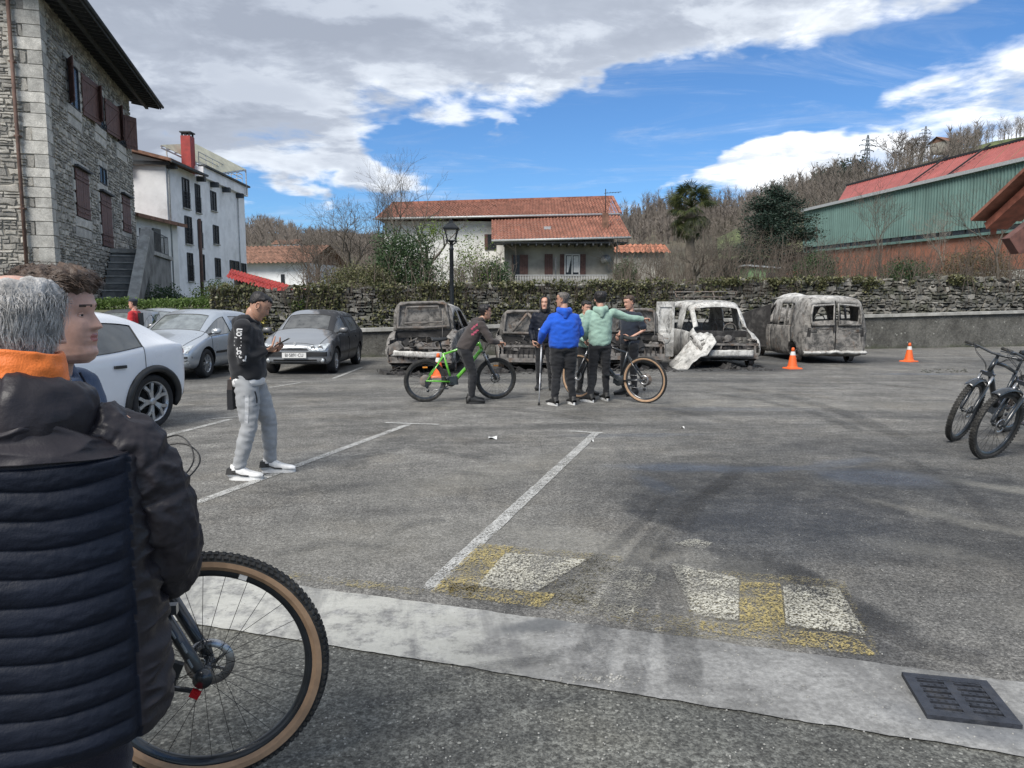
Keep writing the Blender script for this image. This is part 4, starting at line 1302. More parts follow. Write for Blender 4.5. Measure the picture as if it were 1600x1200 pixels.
mo = t.math('MULTIPLY', t.smooth(t.math('MULTIPLY_ADD', t.noise(co, 2, 4), .5, t.math('MULTIPLY', sz, -1)), .10, .30), .6)
c = t.mix(mo, c, (.05, .06, .03))
t.out(t.bsdf(c, .95, 0, t.bump(t.noise(co, 12, 6, .8), .9, .04), .3))
mb = MB(); n = 90
vs = []
for i in range(n + 1):
    u = AL * i / n; p = A0 + AD * u
    for j in range(7):
        z_ = wz(u) * j / 6
        off = noise.noise((u * 1.3, z_ * 3, 0)) * .03 + noise.noise((u * 5, z_ * 7, 3)) * .015 + .04 * (1 - j / 6)
        q = p + AN * off; vs.append((q.x, q.y, z_))
mb.add(vs, [(i * 7 + j, i * 7 + 7 + j, i * 7 + 8 + j, i * 7 + 1 + j) for i in range(n) for j in range(6)], 0, True)
mb.prism([A0 - AN * .02 , A0 - AN * .25, A0 - AN * .25 + V(0, 0, wz(0)), A0 - AN * .02 + V(0, 0, wz(0))], AD * AL)
mb.build('wall_face', 'low_wall_concrete', lw)
for i in range(16):
    ua, ub = AL * i / 16 + .01, AL * (i + 1) / 16 - .01
    mb = MB(); mb.bar(A0 + AD * ua - AN * .12 + V(0, 0, wz(ua) + .045), A0 + AD * ub - AN * .12 + V(0, 0, wz(ub) + .045), .42, .10); mb.build('coping_slab', 'coping', lw)

rw = thing('rubble_wall', 'long dark dry stone retaining wall under ivy behind the low wall', 'wall')
B0 = A0 - AN * 1.6 - AD * 3.5
BL = AL + 5
def bz(u): return 2.02 + .56 * u / 28 + .05 * noise.noise((u * .8, 0, 0)) 
def FB(u, v, w): return B0 + AD * u + AN * w + V(0, 0, v)
mb = MB(); vs = []; n = 60
for i in range(n + 1):
    u = BL * i / n
    vs += [FB(u, 0, 0), FB(u, bz(u) - .06, 0), FB(u, bz(u) - .06, -.5), FB(u, 0, -.5)]
mb.add(vs, [(4 * i + j, 4 * i + 4 + j, 4 * i + 4 + (j + 1) % 4, 4 * i + (j + 1) % 4) for i in range(n) for j in range(4)]); mb.build('wall_core', 'mortar_dark', rw)
cells = rubble_layout(BL, 2.75, [], (.09, .21), (.13, .36), 21, .55)
cells = [c for c in cells if c[3] < bz((c[0] + c[1]) / 2) + .05 + .06 * math.sin(c[0] * 9.1)]
cells.sort(key=lambda c: -(c[1] - c[0]) * (c[3] - c[2]) - (10 if c[0] > 21 else 0))
rr = random.Random(99)
for c in cells[:260]:
    mb = MB(); stone_geo(mb, c, .012, .10, rr, FB, rough=.42); mb.build('stone', 'wall_stone', rw)
mb = MB()
for c in cells[260:]: stone_geo(mb, c, .012, .12, rr, FB, rough=.42)
o = mb.build('rubble_masonry', 'wall_stone', rw); o['kind'] = 'stuff'
# raised ground behind the retaining wall
mb = MB()
g0, g1 = FB(0, 0, -.3), FB(BL, 0, -.3)
mb.add([(-60, 27, .1), (g0.x, g0.y, 1.4), (g1.x, g1.y, 2.45), (90, 40, 2.5), (90, 130, 4.5), (-90, 130, 2.5), (-90, 60, 1.2)], [(0, 1, 2, 3, 4, 5, 6)])
tag(mb.build('garden_ground', 'earth'), kind='structure')

# ================================================================== street lamp
lp = thing('street_lamp', 'black cast iron street lamp with a four sided lantern behind the burnt cars', 'street lamp', (P(706, 470, 20.3).x, 20.3, 0))
zt = P(703, 341, 20.3).z
simple('black_iron', (.014, .017, .020), .4, metal=.2, spec=.5, var=.3)
mb = MB(); mb.lathe([(.16, 0), (.16, .25), (.11, .32), (.09, .8), (.075, .85), (.062, 1.6), (.055, zt - .85), (.075, zt - .82), (.05, zt - .78), (.045, zt - .66), (.08, zt - .62)], sides=14); mb.build('post', 'black_iron', lp)
mb = MB(); zb = zt - .60
for sx in (-1, 1):
    for sy in (-1, 1):
        mb.tube([(sx * .04, sy * .04, zb - .10), (sx * .13, sy * .13, zb - .04), (sx * .13, sy * .13, zb + .03)], .012, 5)
        mb.bar((sx * .10, sy * .10, zb), (sx * .17, sy * .17, zb + .30), .018, .018)
mb.box((0, 0, zb), (.24, .24, .025)); mb.build('lantern_frame', 'black_iron', lp)
mb = MB(); mb.box((0, 0, zb + .315), (.40, .40, .03)); mb.add([(-.22, -.22, zb + .33), (.22, -.22, zb + .33), (.22, .22, zb + .33), (-.22, .22, zb + .33), (-.08, -.08, zb + .47), (.08, -.08, zb + .47), (.08, .08, zb + .47), (-.08, .08, zb + .47)], [(0, 1, 5, 4), (1, 2, 6, 5), (2, 3, 7, 6), (3, 0, 4, 7), (4, 5, 6, 7), (0, 3, 2, 1)])
mb.box((0, 0, zb + .50), (.12, .12, .06)); mb.lathe([(.03, zb + .53), (.02, zb + .58), (.002, zb + .62)], sides=8); mb.build('lantern_roof', 'black_iron', lp)
m, t = newmat('clear_pane'); g_ = t.n('ShaderNodeBsdfGlossy'); g_.inputs['Roughness'].default_value = .05; tr = t.n('ShaderNodeBsdfTransparent'); mx = t.n('ShaderNodeMixShader'); mx.inputs[0].default_value = .15
t.link(tr.outputs[0], mx.inputs[1]); t.link(g_.outputs[0], mx.inputs[2]); t.out(mx.outputs[0])
for k in range(4):
    mb = MB(); rm = Matrix.Rotation(k * math.pi / 2, 4, 'Z')
    mb.M = rm; mb.add([(-.095, -.1, zb + .02), (.095, -.1, zb + .02), (.16, -.165, zb + .29), (-.16, -.165, zb + .29)], [(0, 1, 2, 3)]); mb.build('pane', 'clear_pane', lp)

# ================================================================== vegetation
def leaf_mat(name, c0, c1, rough=.55, tr=.25):
    m, t = newmat(name)
    tn = t.attr('tone')
    c = t.mix(tn, c0, c1)
    b = t.n('ShaderNodeBsdfPrincipled'); t.put(b.inputs['Base Color'], c); b.inputs['Roughness'].default_value = rough; b.inputs['Specular IOR Level'].default_value = .35
    tl = t.n('ShaderNodeBsdfTranslucent'); t.put(tl.inputs[0], c)
    mx = t.n('ShaderNodeMixShader'); mx.inputs[0].default_value = tr
    t.link(b.outputs[0], mx.inputs[1]); t.link(tl.outputs[0], mx.inputs[2]); t.out(mx.outputs[0])
leaf_mat('ivy_leaf', (.055, .068, .028), (.22, .21, .11), .4)
leaf_mat('hedge_leaf', (.055, .10, .022), (.13, .19, .05))
leaf_mat('bush_leaf', (.030, .060, .028), (.085, .135, .055))
leaf_mat('spring_leaf', (.10, .15, .035), (.20, .26, .07))
leaf_mat('cedar_leaf', (.010, .024, .017), (.030, .055, .036), .6, .1)
leaf_mat('palm_leaf', (.022, .038, .014), (.085, .095, .03), .5)
leaf_mat('dry_leaf', (.11, .085, .05), (.20, .16, .09), .8)
leaf_mat('yellow_leaf', (.30, .26, .05), (.50, .42, .10))
simple('shed_green', (.14, .22, .11), .8)
simple('bark', (.115, .10, .082), .95, var=.35, scale=3, bump=.5, bscale=20)
simple('pale_bark', (.20, .18, .15), .95, var=.3, scale=3, bump=.4, bscale=20)
simple('twig', (.105, .085, .068), .95, var=.3, scale=2)

def leaves(name, cents, size, mat, parent=None, spread=.9, aspect=.6, seed=0, up=0.0):
    """one small quad-leaf per centre (numpy)"""
    g = np.random.default_rng(seed + 5)
    n = len(cents)
    d = g.normal(size=(n, 3)); d[:, 2] = d[:, 2] * spread + up
    d /= np.linalg.norm(d, axis=1)[:, None]
    e = g.normal(size=(n, 3)); e -= (e * d).sum(1)[:, None] * d; e /= np.linalg.norm(e, axis=1)[:, None]
    s = size * g.uniform(.6, 1.3, n)[:, None]
    a, b = d * s, e * s * aspect * .5
    c = np.asarray(cents)
    v = np.stack([c, c + a * .5 + b, c + a, c + a * .5 - b], 1).reshape(-1, 3)
    f = np.arange(n * 4).reshape(-1, 4)
    tone = np.clip(g.normal(.45, .28, n), 0, 1)
    me = np_mesh(name, v, f, mat, False, tone)
    return link_mesh(name, me, parent)

def blob_pts(n, c, r, seed=0, shell=.55, rough=.35, fr=1.2):
    """points through an uneven ellipsoid, denser near its skin"""
    g = np.random.default_rng(seed)
    d = g.normal(size=(n, 3)); d /= np.linalg.norm(d, axis=1)[:, None]
    rad = 1 - shell * g.random(n) ** 1.6
    out = np.empty((n, 3))
    for i in range(n):
        k = 1 + rough * noise.noise((d[i, 0] * fr * 1.6 + seed, d[i, 1] * fr * 1.6, d[i, 2] * fr * 1.6)) + rough * .6 * noise.noise((d[i, 0] * 4 + seed, d[i, 1] * 4, d[i, 2] * 4))
        out[i] = (c[0] + d[i, 0] * rad[i] * r[0] * k, c[1] + d[i, 1] * rad[i] * r[1] * k, c[2] + d[i, 2] * rad[i] * r[2] * k)
    return out

def branch_tree(name, loc, H, seed, label, mat='bark', levels=6, trunk_r=None, spread=.55, cat='tree', group=None, nmain=3, droop=0.0, lean=(0, 0), first=.25, twigs=True, shrink=.76, minr=.006):
    """bare tree: tapered trunk (part trunk) and recursively forked limbs (part crown)"""
    rr = random.Random(seed)
    root = thing(name, label, cat, loc, 0, group)
    tr_, cr = MB(), MB()
    r0 = trunk_r or H * .022
    def grow(p, d, L, r, lev):
        segs = 3 if lev > 1 else 2
        pts = [p]; q = p.copy(); dd = d.copy()
        for s in range(segs):
            dd = (dd + V(rr.gauss(0, .13), rr.gauss(0, .13), rr.gauss(0, .10) + (.05 if droop == 0 else -droop))).normalized()
            q = q + dd * (L / segs); pts.append(q.copy())
        r1 = max(minr * .5, r * .62)
        rs = [r + (r1 - r) * i / segs for i in range(segs + 1)]
        (tr_ if lev == levels else cr).tube(pts, rs, 7 if lev >= levels - 1 else 4 if lev > 2 else 3, 0, False)
        if lev <= 0: return
        kids = nmain if lev == levels else (2 if rr.random() < .55 else 3)
        a0 = rr.uniform(0, 6.28)
        for k in range(kids):
            ang = spread * rr.uniform(.6, 1.25) * (1.0 if k or lev < levels else .7)
            ax = a0 + k * 6.28 / kids + rr.uniform(-.5, .5)
            s1 = dd.cross(V(.3, .9, .2)).normalized(); s2 = dd.cross(s1)
            nd = (dd * math.cos(ang) + (s1 * math.cos(ax) + s2 * math.sin(ax)) * math.sin(ang)).normalized()
            grow(q, nd, L * shrink * rr.uniform(.8, 1.15), max(minr * .5, r1 * rr.uniform(.7, .95)), lev - 1)
        if lev >= 2 and twigs:
            for k in range(2):
                b = pts[rr.randrange(1, len(pts))]
                nd = (dd + V(rr.gauss(0, .8), rr.gauss(0, .8), rr.gauss(.2, .5))).normalized()
                grow(b, nd, L * .45, max(minr * .6, r1 * .4), min(lev - 2, 2))
    grow(V(0, 0, 0), V(lean[0], lean[1], 1).normalized(), H * first, r0, levels)
    tr_.build('trunk', mat, root, fixn=False); cr.build('crown', mat, root, fixn=False)
    return root

def shrub(name, label, loc, rad, n, size, mat, seed, cat='bush', group=None, stems=5, rough=.45, shell=.6):
    root = thing(name, label, cat, loc, 0, group)
    pts = blob_pts(n, (0, 0, rad[2]), rad, seed, shell, rough)
    pts = pts[pts[:, 2] > 0.0]
    leaves('foliage', pts, size, mat, root, seed=seed)
    mb = MB(); rr = random.Random(seed)
    for i in range(stems):
        a = rr.uniform(0, 6.28); e = V(math.cos(a) * rad[0] * .55, math.sin(a) * rad[1] * .55, rad[2] * 1.4)
        mb.tube([V(rr.uniform(-.1, .1), rr.uniform(-.1, .1), -.1), e * .5 + V(0, 0, .1), e], [.04, .028, .01], 5)
    mb.build('stem', 'bark', root)
    return root

# ivy on the wall tops and faces: dense towards the left
g = np.random.default_rng(3)
pts = []
for i in range(42000):
    u = g.uniform(0, BL); 
    dens = 1.0 if u < 14 else max(.12, .85 - (u - 14) / 14)
    pp = noise.noise((u * .55, 3.3, 0)) * .9 + noise.noise((u * 1.9, 1.0, 0)) * .4
    top = bz(u)
    v = top + .10 - abs(g.normal(0, .34 if u > 17 else .75))
    if noise.noise((u * .8, v * 1.4, 5.0)) + noise.noise((u * 2.6, v * 2.6, 9.0)) * .6 + dens * .8 - .38 < g.random() * .5: continue
    if v < .6: continue
    p = FB(u, v, .10 + abs(g.normal(0, .06)) + (.05 if v > top - .1 else 0)); pts.append((p.x, p.y, p.z + g.normal(0, .02)))
iv = leaves('ivy', pts, .085, 'ivy_leaf', None, 1.0, .9, 31)
tag(iv, 'ivy creeping over the top of the dry stone wall', 'ivy', kind='stuff')
# hanging brown tendrils
mb = MB(); rr = random.Random(12)
for i in range(500):
    u = rr.uniform(0, 20); p = FB(u, bz(u) + .05, .12)
    q = p + AD * rr.uniform(-.3, .3) + V(0, 0, -rr.uniform(.2, 1.0)) + AN * .05
    mb.tube([p, (p + q) / 2 + AN * .08, q], .006, 3, 0, False)
tag(mb.build('creeper_stems', 'twig', fixn=False), 'thin brown creeper stems hanging on the stone wall', 'creeper', kind='stuff')

# hedge behind the left cars
hd = thing('clipped_hedge', 'long clipped green hedge behind the parked cars at the left', 'hedge')
h0, h1 = V(P(140, 470, 25).x, 25.0, 0), V(P(478, 470, 23.2).x, 23.2, 0)
pts = []
for i in range(30000):
    s = g.random(); p = h0.lerp(h1, s)
    face = g.random()
    hh = 1.62 + .06 * noise.noise((s * 30, 0, 0)) + .1 * noise.noise((s * 9, 2, 0))
    if face < .55: y_, z_ = -.35 + g.normal(0, .05), g.uniform(.1, hh)
    else: y_, z_ = g.uniform(-.4, .4), hh + g.normal(0, .05)
    pts.append((p.x + g.normal(0, .03), p.y + y_ + .08 * noise.noise((s * 40, z_ * 2, 0)), z_))
leaves('foliage', pts, .075, 'hedge_leaf', hd, seed=4)
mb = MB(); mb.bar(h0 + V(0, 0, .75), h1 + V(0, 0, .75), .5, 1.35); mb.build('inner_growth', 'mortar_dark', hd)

# ---- trees behind the wall
def at(px, Y, z=1.8): return (P(px, 450, Y).x, Y, z)
branch_tree('bare_tree', at(545, 32), 6.4, 4, 'wide tangled bare tree left of the street lamp', levels=7, trunk_r=.16, spread=.62, group='bare trees behind the wall', nmain=4, first=.18, shrink=.80)
branch_tree('bare_tree', at(610, 38), 7.6, 14, 'tall bare tree in front of the left end of the long tiled roof', levels=7, trunk_r=.18, spread=.5, group='bare trees behind the wall', nmain=3, first=.22, shrink=.80)
branch_tree('bare_tree', at(660, 34), 7.0, 23, 'crooked bare tree just left of the lamp lantern', levels=6, trunk_r=.15, spread=.6, group='bare trees behind the wall', nmain=3, first=.22)
branch_tree('bare_tree', at(505, 36), 5.6, 33, 'low bare tree over the end of the red lean-to roof', levels=7, trunk_r=.13, spread=.7, group='bare trees behind the wall', nmain=4, first=.16, shrink=.82)
branch_tree('bare_tree', at(1080, 33, 2), 5.0, 43, 'dense low bare tree in front of the palm', levels=7, trunk_r=.13, spread=.75, group='bare trees behind the wall', nmain=4, first=.16, shrink=.80)
branch_tree('bare_tree', at(1140, 36, 2), 5.4, 53, 'bare thicket tree between palm and dark cedar', levels=7, trunk_r=.13, spread=.75, group='bare trees behind the wall', nmain=4, first=.16, shrink=.80)
branch_tree('bare_tree', at(1020, 38, 2), 4.4, 57, 'grey bare tree right of the farmhouse corner', levels=6, trunk_r=.10, spread=.75, group='bare trees behind the wall', nmain=4, first=.16, shrink=.80)
branch_tree('bare_tree', at(1380, 33, 2.2), 4.6, 63, 'slender bare tree before the middle of the warehouse', levels=6, trunk_r=.06, spread=.42, group='bare trees behind the wall', nmain=3, first=.25)
branch_tree('bare_tree', at(1300, 36, 2.2), 3.6, 68, 'small bare tree before the left end of the brick band', levels=6, trunk_r=.06, spread=.6, group='bare trees behind the wall', nmain=3, first=.2)
branch_tree('bare_tree', at(1560, 32, 2.3), 5.2, 73, 'slender bare tree beside the red timber eave', levels=6, trunk_r=.06, spread=.4, group='bare trees behind the wall', nmain=3, first=.25)
branch_tree('bare_tree', at(1480, 36, 2.3), 4.4, 83, 'thin pale bare tree before the right part of the warehouse', 'pale_bark', levels=6, trunk_r=.05, spread=.42, group='bare trees behind the wall', nmain=3, first=.25)
branch_tree('pale_shrub', at(335, 29, .8), 3.9, 93, 'pale leafless shrub with fanned stems in front of the white house', 'pale_bark', levels=5, trunk_r=.06, spread=.36, cat='shrub', nmain=7, first=.05, shrink=.95)
# thicket along the wall top (twiggy low growth)
mb = MB(); rr = random.Random(77)
for i in range(1500):
    s = rr.random()
    px = rr.choice([rr.uniform(960, 1230), rr.uniform(1210, 1600), rr.uniform(1240, 1600), rr.uniform(470, 800)])
    Y = rr.uniform(28, 40) if px > 900 else rr.uniform(25, 34)
    b = V(*at(px, Y, 2.0)); H_ = rr.uniform(.8, 2.6) if px > 900 else rr.uniform(.6, 1.8)
    d = V(rr.gauss(0, .25), rr.gauss(0, .2), 1).normalized()
    m1 = b + d * H_ * .5; tp = b + d * H_ + V(rr.gauss(0, .15), 0, 0)
    mb.tube([b, m1, tp], [.014, .010, .004], 3, 0, False)
    for k in range(5):
        q = b.lerp(tp, rr.uniform(.3, .95)); e = q + V(rr.gauss(0, .35), rr.gauss(0, .3), rr.uniform(.1, .6)) * H_ * .4
        mb.tube([q, e], [.007, .003], 3, 0, False)
tag(mb.build('thicket', 'twig', fixn=False), 'leafless brown thicket growing above the stone wall', 'thicket', kind='stuff')

shrub('laurel_bush', 'dark green laurel bush left of the lamp post', at(630, 27, 1.5), (1.25, .9, 1.35), 13000, .085, 'bush_leaf', 2, group='bushes over the wall')
shrub('laurel_bush', 'low olive bush under the wide bare tree', at(560, 26, 1.4), (1.3, .7, .8), 6000, .08, 'ivy_leaf', 17, group='bushes over the wall')
shrub('laurel_bush', 'smaller dark laurel bush against the wall beside the farmhouse wall', at(768, 28, 1.7), (.8, .7, .75), 5000, .08, 'bush_leaf', 3, group='bushes over the wall')
shrub('laurel_bush', 'dark bush beside the farmhouse right corner', at(978, 40, 1.8), (.75, .7, 1.1), 4500, .09, 'bush_leaf', 6, group='bushes over the wall')
shrub('laurel_bush', 'dark bush in front of the warehouse brick base', at(1415, 31, 2.2), (.9, .7, .6), 4000, .08, 'bush_leaf', 7, group='bushes over the wall')
shrub('laurel_bush', 'dark bush at the foot of the white house', at(258, 33, .6), (1.0, .7, .9), 4500, .09, 'bush_leaf', 8, group='bushes over the wall')
shrub('laurel_bush', 'round green bush beside the pale shrub', at(345, 31, .6), (1.3, .8, .95), 5500, .085, 'hedge_leaf', 9, group='bushes over the wall')
shrub('laurel_bush', 'olive bush before the right end of the warehouse', at(1520, 33, 2.2), (1.5, .8, .9), 5500, .085, 'dry_leaf', 10, group='bushes over the wall')
shrub('laurel_bush', 'brown green bush before the left brick panels of the warehouse', at(1275, 34, 2.1), (1.0, .8, .9), 4500, .085, 'bush_leaf', 12, group='bushes over the wall')
sp = branch_tree('budding_shrub', at(735, 27, 1.6), 3.6, 11, 'shrub with fresh yellow green leaves right of the lamp post', 'pale_bark', levels=5, trunk_r=.04, spread=.5, cat='shrub', nmain=5, first=.12, shrink=.85)
pts = np.concatenate([blob_pts(1500, (-.1, 0, 1.5), (1.15, .7, 1.35), 41, .9, .5), blob_pts(500, (-1.4, .3, 2.6), (.6, .5, .5), 42, .9, .5)])
leaves('foliage', pts, .075, 'spring_leaf', sp, seed=44)
shrub('yellow_flowering_bush', 'yellow leaved bush beside the hedge above the grey hatchback', (G(448, 560).x * 1.2, 22.6, 0), (.35, .3, .75), 900, .07, 'yellow_leaf', 15)
# weeds at the wall foot
for (px, py, lab) in ((1518, 540, 'clump of green weeds at the foot of the low wall right'), (1590, 537, 'small weed clump at the right end of the low wall')):
    q = G(px, py); shrub('weed_clump', lab, (q.x, q.y - .2, -.1), (.45, .2, .18), 700, .05, 'hedge_leaf', int(px), cat='weed', stems=2)

sh_ = thing('green_shed', 'small pale green shed half hidden in the thicket left of the warehouse', 'shed', at(1184, 47, 2.0))
mb = MB(); mb.box((0, 0, .9), (1.9, 1.6, 1.8)); mb.build('wall', 'shed_green', sh_)
mb = MB(); mb.box((0, 0, 1.86), (2.2, 2.0, .10), Matrix.Rotation(.08, 3, 'Y')); mb.build('roof', 'gutter_metal', sh_)
mb = MB(); mb.box((.5, -.82, .75), (.6, .05, 1.5)); mb.build('door', 'dark_pane', sh_)
# palm
pm = thing('palm_tree', 'shaggy fan palm standing out against the hill right of the farmhouse', 'palm tree', at(1077, 48, 2.2))
ph = P(1077, 330, 48).z - 2.2
mb = MB(); pr = []
for i in range(14): pr.append((.30 + .05 * math.sin(i * 2.1) + (.12 if i > 9 else 0), ph * i / 13 - (0 if i < 13 else .1)))
mb.lathe(pr, sides=10); mb.build('trunk', 'bark', pm)
rr = random.Random(5)
fr_me = []
for v_ in range(3):
    mb = MB(); L_ = 1.05
    mb.tube([V(0, 0, 0), V(L_ * .5, 0, .12), V(L_, 0, .05)], [.02, .014, .008], 4)
    for k in range(19):
        a = (k - 9) / 9 * 2.0; ln = rr.uniform(.62, .85) * (1 - .18 * abs(a) / 2)
        d = V(math.cos(a), math.sin(a), -.25 - .25 * abs(math.sin(a)))
        s = V(-math.sin(a), math.cos(a), 0) * .032; c = V(L_, 0, .05); mid = c + d * ln * .55; tip = c + d * ln + V(0, 0, -.18)
        mb.tn = rr.uniform(.0, .9); mb.add([c, mid - s, tip, mid + s], [(0, 1, 2, 3)])
    mb.tn = .4
    fr_me.append(mb.mesh('frond', 'palm_leaf', fixn=False))
for i in range(90):
    o = link_mesh('frond', fr_me[i % 3], pm)
    el_ = rr.uniform(-1.1, 1.2) if i > 8 else rr.uniform(-1.35, -.9)
    o.location = (0, 0, ph + .15 + .3 * math.sin(el_)); o.rotation_euler = (rr.uniform(-.4, .4), -el_, rr.uniform(0, 6.28)); s = rr.uniform(.85, 1.15); o.scale = (s, s, s)

# cedar
cd = thing('cedar_tree', 'large dark cedar in front of the left end of the warehouse', 'cedar tree', at(1208, 50, 2.0))
Hc = P(1212, 291, 50).z - 2
mb = MB(); mb.tube([V(0, 0, 0), V(.1, 0, Hc * .5), V(0, 0, Hc)], [.28, .18, .03], 8); mb.build('trunk', 'bark', cd)
g = np.random.default_rng(8); cl = []
mb = MB(); rr = random.Random(8)
for i in range(120):
    f_ = (i / 120) ** .85
    z_ = Hc * (.10 + .88 * f_); rad = 4.2 * (1 - f_) ** .62 * rr.uniform(.65, 1.12) + .12
    a = rr.uniform(0, 6.28); e = V(math.cos(a) * rad, math.sin(a) * rad, z_ + rr.uniform(-.15, .35))
    mb.tube([V(0, 0, z_ - .25), V(e.x * .5, e.y * .5, z_), e], [.05, .035, .01], 4, 0, False)
    nn = int(300 * (rad / 2.7) + 50)
    s = g.random(nn) ** .6
    p = np.array([[0, 0, z_ - .2]]) * (1 - s)[:, None] + np.array([e]) * s[:, None]
    p += g.normal(size=(nn, 3)) * np.array([.24, .24, .10]) * (.5 + s)[:, None]
    cl.append(p)
mb.build('limb', 'bark', cd, fixn=False)
leaves('foliage', np.concatenate(cl), .16, 'cedar_leaf', cd, .35, .45, 9)

# ================================================================== hills with winter woods
def hill(name, pts, Yr, Yf, zf, mat, seed, amp=2.5, wid=None):
    """ridge given as (px,py) seen at depth Yr; slope runs down to depth Yf"""
    nu, nv = 90, 26
    xs = [p[0] for p in pts]
    def ridge(px):
        for i in range(len(pts) - 1):
            if pts[i][0] <= px <= pts[i + 1][0]:
                s = (px - pts[i][0]) / (pts[i + 1][0] - pts[i][0]); return pts[i][1] + (pts[i + 1][1] - pts[i][1]) * s
        return pts[-1][1]
    H = {}
    def fn(u, v):
        px = xs[0] + (xs[-1] - xs[0]) * u
        R_ = P(px, ridge(px), Yr)
        if v <= .75:
            s = v / .75; Y = Yf + (Yr - Yf) * s
            z_ = zf + (R_.z - zf) * (s ** 1.15)
            x = P(px, 400, Y).x
        else:
            s = (v - .75) / .25; Y = Yr + (Yr * .4) * s; z_ = R_.z * (1 - s * s * 1.0); x = P(px, 400, Yr).x * (1 + .1 * s)
        z_ += noise.noise((x * .02 + seed, Y * .02, 0)) * amp * min(1, v * 3) * (1 if v < .7 else .3)
        return V(x, Y, z_)
    mb = MB(); mb.grid(fn, nu, nv, 0, True)
    o = mb.build(name, mat); tag(o, kind='structure')
    return fn
simple('hill_soil', (.080, .070, .048), .98, var=.35, scale=.02, dirt=((.055, .070, .028), .85))
simple('far_hill_haze', (.040, .058, .075), .98, var=.15, scale=.01)  # distance haze of the mountain put into its blue base colour
simple('meadow', (.095, .12, .045), .98, var=.3, scale=.05, dirt=((.09, .075, .045), .6))
f1 = hill('hill', [(900, 378), (958, 350), (990, 338), (1040, 326), (1100, 322), (1170, 322), (1230, 304), (1300, 295), (1420, 300), (1500, 320)], 420, 110, 4, 'hill_soil', 1)
f2 = hill('hill', [(1120, 372), (1200, 330), (1290, 296), (1345, 280), (1400, 262), (1480, 234), (1540, 216), (1600, 206), (1700, 190), (1850, 180)], 230, 125, 9, 'meadow', 4, 1.5)
f3 = hill('hill', [(250, 392), (330, 368), (390, 360), (420, 362), (450, 374), (520, 384), (620, 392), (760, 400)], 520, 140, 3, 'hill_soil', 8)
hill('mountain', [(250, 396), (380, 380), (440, 370), (500, 362), (545, 360), (590, 368), (660, 374), (800, 380), (960, 372), (1050, 380)], 2600, 900, 0, 'far_hill_haze', 12, 30)

simple('wood_twigs', (.145, .125, .108), .98, var=.2, scale=.05)
def forest(name, label, fn, n, seed, hgt=(8, 13), vr=(.2, .76), ur=(0, 1), blades=46, mat='wood_twigs', wd=.16, keep=None):
    g = np.random.default_rng(seed)
    tmpl = []
    for k in range(5):
        P0, D0, L0 = [], [], []
        P0.append((0, 0, 0)); D0.append((g.normal(0, .03), g.normal(0, .03), 1)); L0.append(.8)
        for b in range(blades):
            z_ = g.uniform(.22, .82); a = g.uniform(0, 6.28); e = g.uniform(.5, 1.3)
            r = .16 * math.sin(min(1, (z_ - .15) * 1.6) * math.pi) * g.uniform(0, 1)
            P0.append((r * math.cos(a) * .6, r * math.sin(a) * .6, z_)); D0.append((math.cos(a) * math.cos(e), math.sin(a) * math.cos(e), math.sin(e))); L0.append(g.uniform(.12, .30))
        tmpl.append((np.array(P0), np.array(D0), np.array(L0)))
    Vs, tone = [], []
    placed = 0
    for i in range(n):
        u, v = g.uniform(*ur), g.uniform(*vr)
        if keep and not keep(u, v): continue
        b = fn(u, v); H = g.uniform(*hgt)
        if fn is f2 and v > .6:
            q = b.x / b.y * 1155.5 + 800
            if 1325 < q < 1375 or 1425 < q < 1462: continue
        tp = tmpl[g.integers(5)]
        a = g.uniform(0, 6.28); c, s = math.cos(a), math.sin(a)
        Rm = np.array([[c, -s, 0], [s, c, 0], [0, 0, 1]])
        p = (tp[0] @ Rm.T) * H + np.array([b.x, b.y, b.z - .3]); d = (tp[1] @ Rm.T); L = tp[2] * H
        w = np.full(len(L), wd * .5); w[0] = wd * 1.3
        e = p + d * L[:, None]
        side = np.stack([d[:, 2] + .2, np.zeros(len(L)), -d[:, 0]], 1); side /= np.linalg.norm(side, axis=1)[:, None] + 1e-9
        side = side * w[:, None]
        Vs.append(np.stack([p - side, p + side, e], 1).reshape(-1, 3)); tone.append(np.full(len(L), g.random()))
    v = np.concatenate(Vs); me = np_mesh(name, v, np.arange(len(v)).reshape(-1, 3), mat, False, np.concatenate(tone))
    o = link_mesh(name, me); return tag(o, label, 'woods', kind='stuff')
forest('hillside_wood', 'leafless winter wood covering the hill in the middle distance', f1, 1300, 1, (5, 8), (.25, .76), (.08, .98), wd=.22)
forest('hilltop_wood', 'row of leafless trees along the crest of the middle hill', f1, 150, 2, (9, 14), (.73, .77), (.08, .95), wd=.13)
forest('hilltop_wood', 'leafless trees along the crest above the warehouse', f2, 130, 3, (5, 8.5), (.70, .77), (.50, .90), wd=.07)
forest('hillside_wood', 'brown scrub and trees on the slope behind the cedar and warehouse', f2, 520, 4, (6, 11), (.2, .72), (.05, .55), wd=.14)
forest('hillside_wood', 'leafless wood on the round hill behind the white house', f3, 700, 5, (10, 15), (.3, .77), (.1, .95), wd=.25)
g = np.random.default_rng(4); cl = []
for i in range(26):
    b = f1(g.uniform(.45, .8), g.uniform(.45, .74)); cl.append(g.normal(size=(500, 3)) * np.array([2.2, 2.2, 2.8]) + np.array([b.x, b.y, b.z + 5]))
for i in range(10):
    b = f2(g.uniform(.20, .30), g.uniform(.55, .75)); cl.append(g.normal(size=(400, 3)) * np.array([1.2, 1.2, 1.8]) + np.array([b.x, b.y, b.z + 3.5]))
tag(leaves('evergreen_clumps', np.concatenate(cl), .8, 'cedar_leaf', None, seed=2), 'dark evergreen clumps scattered in the hillside wood', 'evergreens', kind='stuff')
